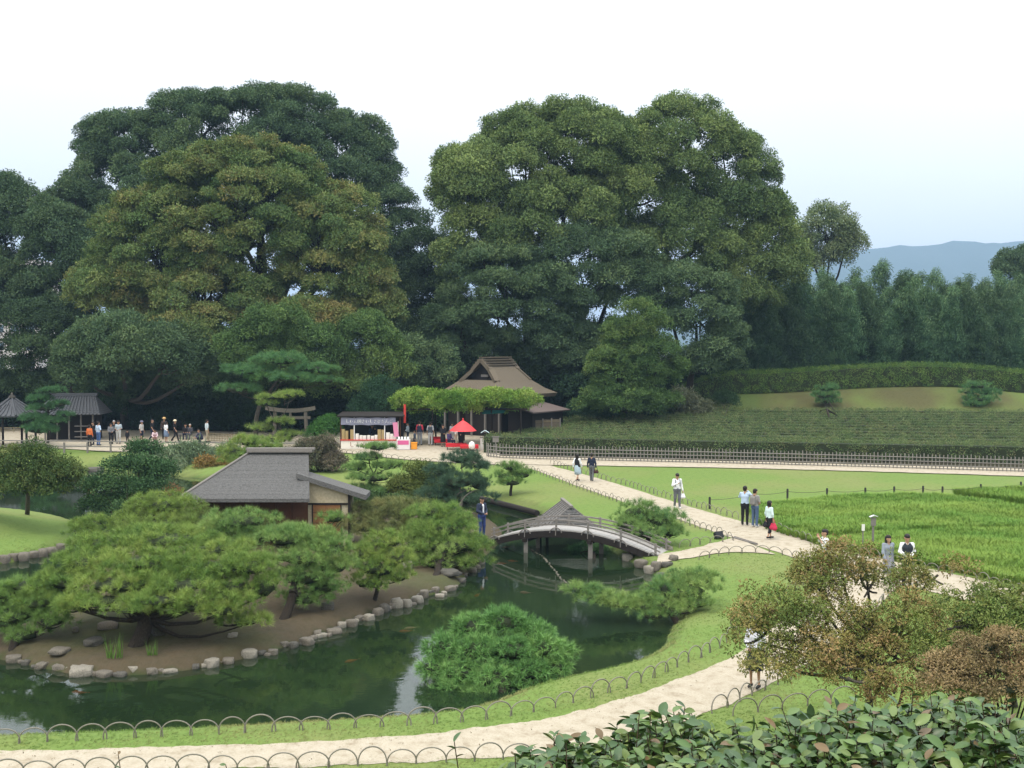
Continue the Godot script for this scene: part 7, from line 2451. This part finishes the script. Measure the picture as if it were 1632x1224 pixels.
# ---------------------------------------------------------------- the hedge on the hill in front
func leaf_shape(l: float, w: float, c: Color, fold: float, curl: float) -> ArrayMesh:
	var v := PackedVector3Array()
	var col := PackedColorArray()
	var mid := []
	var left := []
	var right := []
	for i in 6:
		var t := i / 5.0
		var half := w * 0.5 * pow(sin(PI * clampf(0.06 + t * 0.94, 0.0, 1.0)), 0.75)
		var y := curl * l * t * t
		mid.append(Vector3(0, -y, l * t))
		left.append(Vector3(-half, -y + half * fold, l * t))
		right.append(Vector3(half, -y + half * fold, l * t))
	for i in 5:
		for tri: Array in [[left[i], mid[i + 1], mid[i]], [left[i], left[i + 1], mid[i + 1]], [mid[i], mid[i + 1], right[i + 1]], [mid[i], right[i + 1], right[i]]]:
			for p: Vector3 in tri:
				v.append(p)
				col.append(c * (1.12 if absf(p.x) < 0.001 else 1.0))
	var arr := []
	arr.resize(Mesh.ARRAY_MAX)
	arr[Mesh.ARRAY_VERTEX] = v
	arr[Mesh.ARRAY_COLOR] = col
	var st := begin()
	st.create_from_arrays(arr)
	st.set_smooth_group(0)
	st.index()
	st.generate_normals()
	return st.commit()

func top_of_hedge(x: float) -> float:
	return 6.51 + 0.26 * smoothstep(-0.35, 0.9, x) + 0.05 * sin(x * 5.0) + 0.03 * sin(x * 11.0 + 1.0)

func make_front_hedge() -> void:
	var m := tinted()
	m.roughness = 0.36
	m.metallic_specular = 0.42
	m.backlight_enabled = true
	m.backlight = Color(0.25, 0.3, 0.12)
	var colors := [Color(0.044, 0.094, 0.028), Color(0.068, 0.129, 0.034), Color(0.096, 0.160, 0.040), Color(0.052, 0.098, 0.036), Color(0.124, 0.176, 0.048), Color(0.136, 0.090, 0.038)]
	var shapes := []
	for i in 6:
		shapes.append(leaf_shape(0.070, 0.038, colors[i], rng.randf_range(0.15, 0.45), rng.randf_range(0.05, 0.3)))
	var t := thing("hillside_hedge", "glossy broad-leaved hedge on the viewpoint's slope, close to the viewer", "hedge", Vector3(1.0, 6.0, -4.0))
	var all := []      # [height over the hedge, transform, kind]
	var st := begin()
	var grow := func(root: Vector3, tall: float, n: int, big: float) -> void:
		var lean := dir() * Vector3(0.35, 0, 0.35)
		var tip := root + Vector3(lean.x, 1, lean.z).normalized() * tall
		tube(st, [root - t.position, tip - t.position], [0.003, 0.0018], 5)
		var a := rng.randf() * TAU
		for k in n:
			var s := lerpf(0.25, 1.0, k / float(n - 1))
			a += 2.4 + rng.randf_range(-0.4, 0.4)
			var rise := lerpf(-0.1, 0.55, s * s) + rng.randf_range(-0.5, 0.5)
			var f := Vector3(cos(a), rise, sin(a)).normalized()
			var r := UP.cross(f).normalized().rotated(f, rng.randf_range(-0.8, 0.8))
			var b := Basis(r, f.cross(r), f).scaled(Vector3.ONE * big * rng.randf_range(0.7, 1.15) * lerpf(1.0, 0.8, s))
			var p := root.lerp(tip, s)
			var kind := rng.randi() % 5
			if rng.randf() < 0.035 or (k == n - 1 and rng.randf() < 0.1): kind = 5
			all.append([p.y - top_of_hedge(p.x) + (0.0 if p.z > -4.6 else -0.2), Transform3D(b, p - t.position), kind])
	for i in 1700:
		var x := rng.randf_range(-0.42, 2.75)
		var z := -rng.randf_range(3.25, 4.55)
		if x < 0.0 and rng.randf() < 0.35 - x: continue
		var y := top_of_hedge(x) - rng.randf_range(0.08, 0.19) - 0.25 * pow(maxf(-z - 4.1, 0.0) / 0.45, 2.0) * 0.3
		grow.call(Vector3(x, y, z), rng.randf_range(0.06, 0.13), 7, rng.randf_range(0.85, 1.2))
	for s in [[738, 1172, 3.9, 7], [1010, 1142, 4.1, 7], [1094, 1135, 4.2, 5], [1058, 1160, 4.1, 5], [1280, 1128, 4.3, 6], [1500, 1112, 4.3, 7], [1585, 1108, 4.3, 7], [826, 1195, 3.9, 4], [905, 1188, 4.0, 6]]:
		var q := at(s[0], s[1], s[2])
		grow.call(q - Vector3(0, 0.24, 0), 0.24, s[3], 0.8)
	for s in [[205, 1206, 4.6], [130, 1216, 4.6], [575, 1217, 4.2], [390, 1219, 4.4]]:      # stray shoots low on the west
		var q := at(s[0], s[1], s[2])
		grow.call(q - Vector3(0, 0.3, 0), 0.3, 5, 0.4)
	all.sort_custom(func(a, b): return a[0] > b[0])
	var bag_ := Bag.new()
	var rest := leaf_shape(0.070, 0.038, Color.WHITE, 0.3, 0.15)
	for i in all.size():
		if i < 300:
			var o := hang("leaf", shapes[all[i][2]], m, t)
			o.transform = all[i][1]
		else:
			bag_.at.append(all[i][1])
			bag_.tint.append(colors[all[i][2]] * rng.randf_range(0.85, 1.1))
	# older leaves deeper in the hedge
	for i in 3000:
		var x := rng.randf_range(-0.4, 2.8)
		var z := -rng.randf_range(3.2, 4.7)
		if x < 0.1 and rng.randf() < 0.5 - x: continue
		var f := (dir() + Vector3(0, 0.3, 0)).normalized()
		var r := f.cross(dir()).normalized()
		bag_.at.append(Transform3D(Basis(r, f.cross(r), f).scaled(Vector3.ONE * rng.randf_range(0.7, 1.0)), Vector3(x, top_of_hedge(x) - rng.randf_range(0.1, 0.45), z) - t.position))
		bag_.tint.append(colors[rng.randi() % 4] * 0.8)
	scatter(t, "foliage", rest, m, bag_).set_meta("kind", "stuff")
	put("stem", st, flat(0.06, 0.04, 0.025), t).set_meta("kind", "stuff")

func _ready() -> void:
	rng.seed = 7
	make_view()
	make_ground()
	make_paths()
	make_hills()
	make_sprays()
	make_woods()
	make_undergrowth()
	make_bamboo()
	make_hedges()
	make_rice()
	make_grass()
	make_pines()
	wood_mats()
	tea_house()
	arched_bridge()
	boat_roof()
	thatched_house()
	screens()
	arbor()
	pavilions()
	torii()
	stall()
	parasol_and_benches()
	make_hoops()
	make_fences()
	make_signs()
	make_stones()
	make_irises()
	make_koi()
	make_people()
	make_front_hedge()
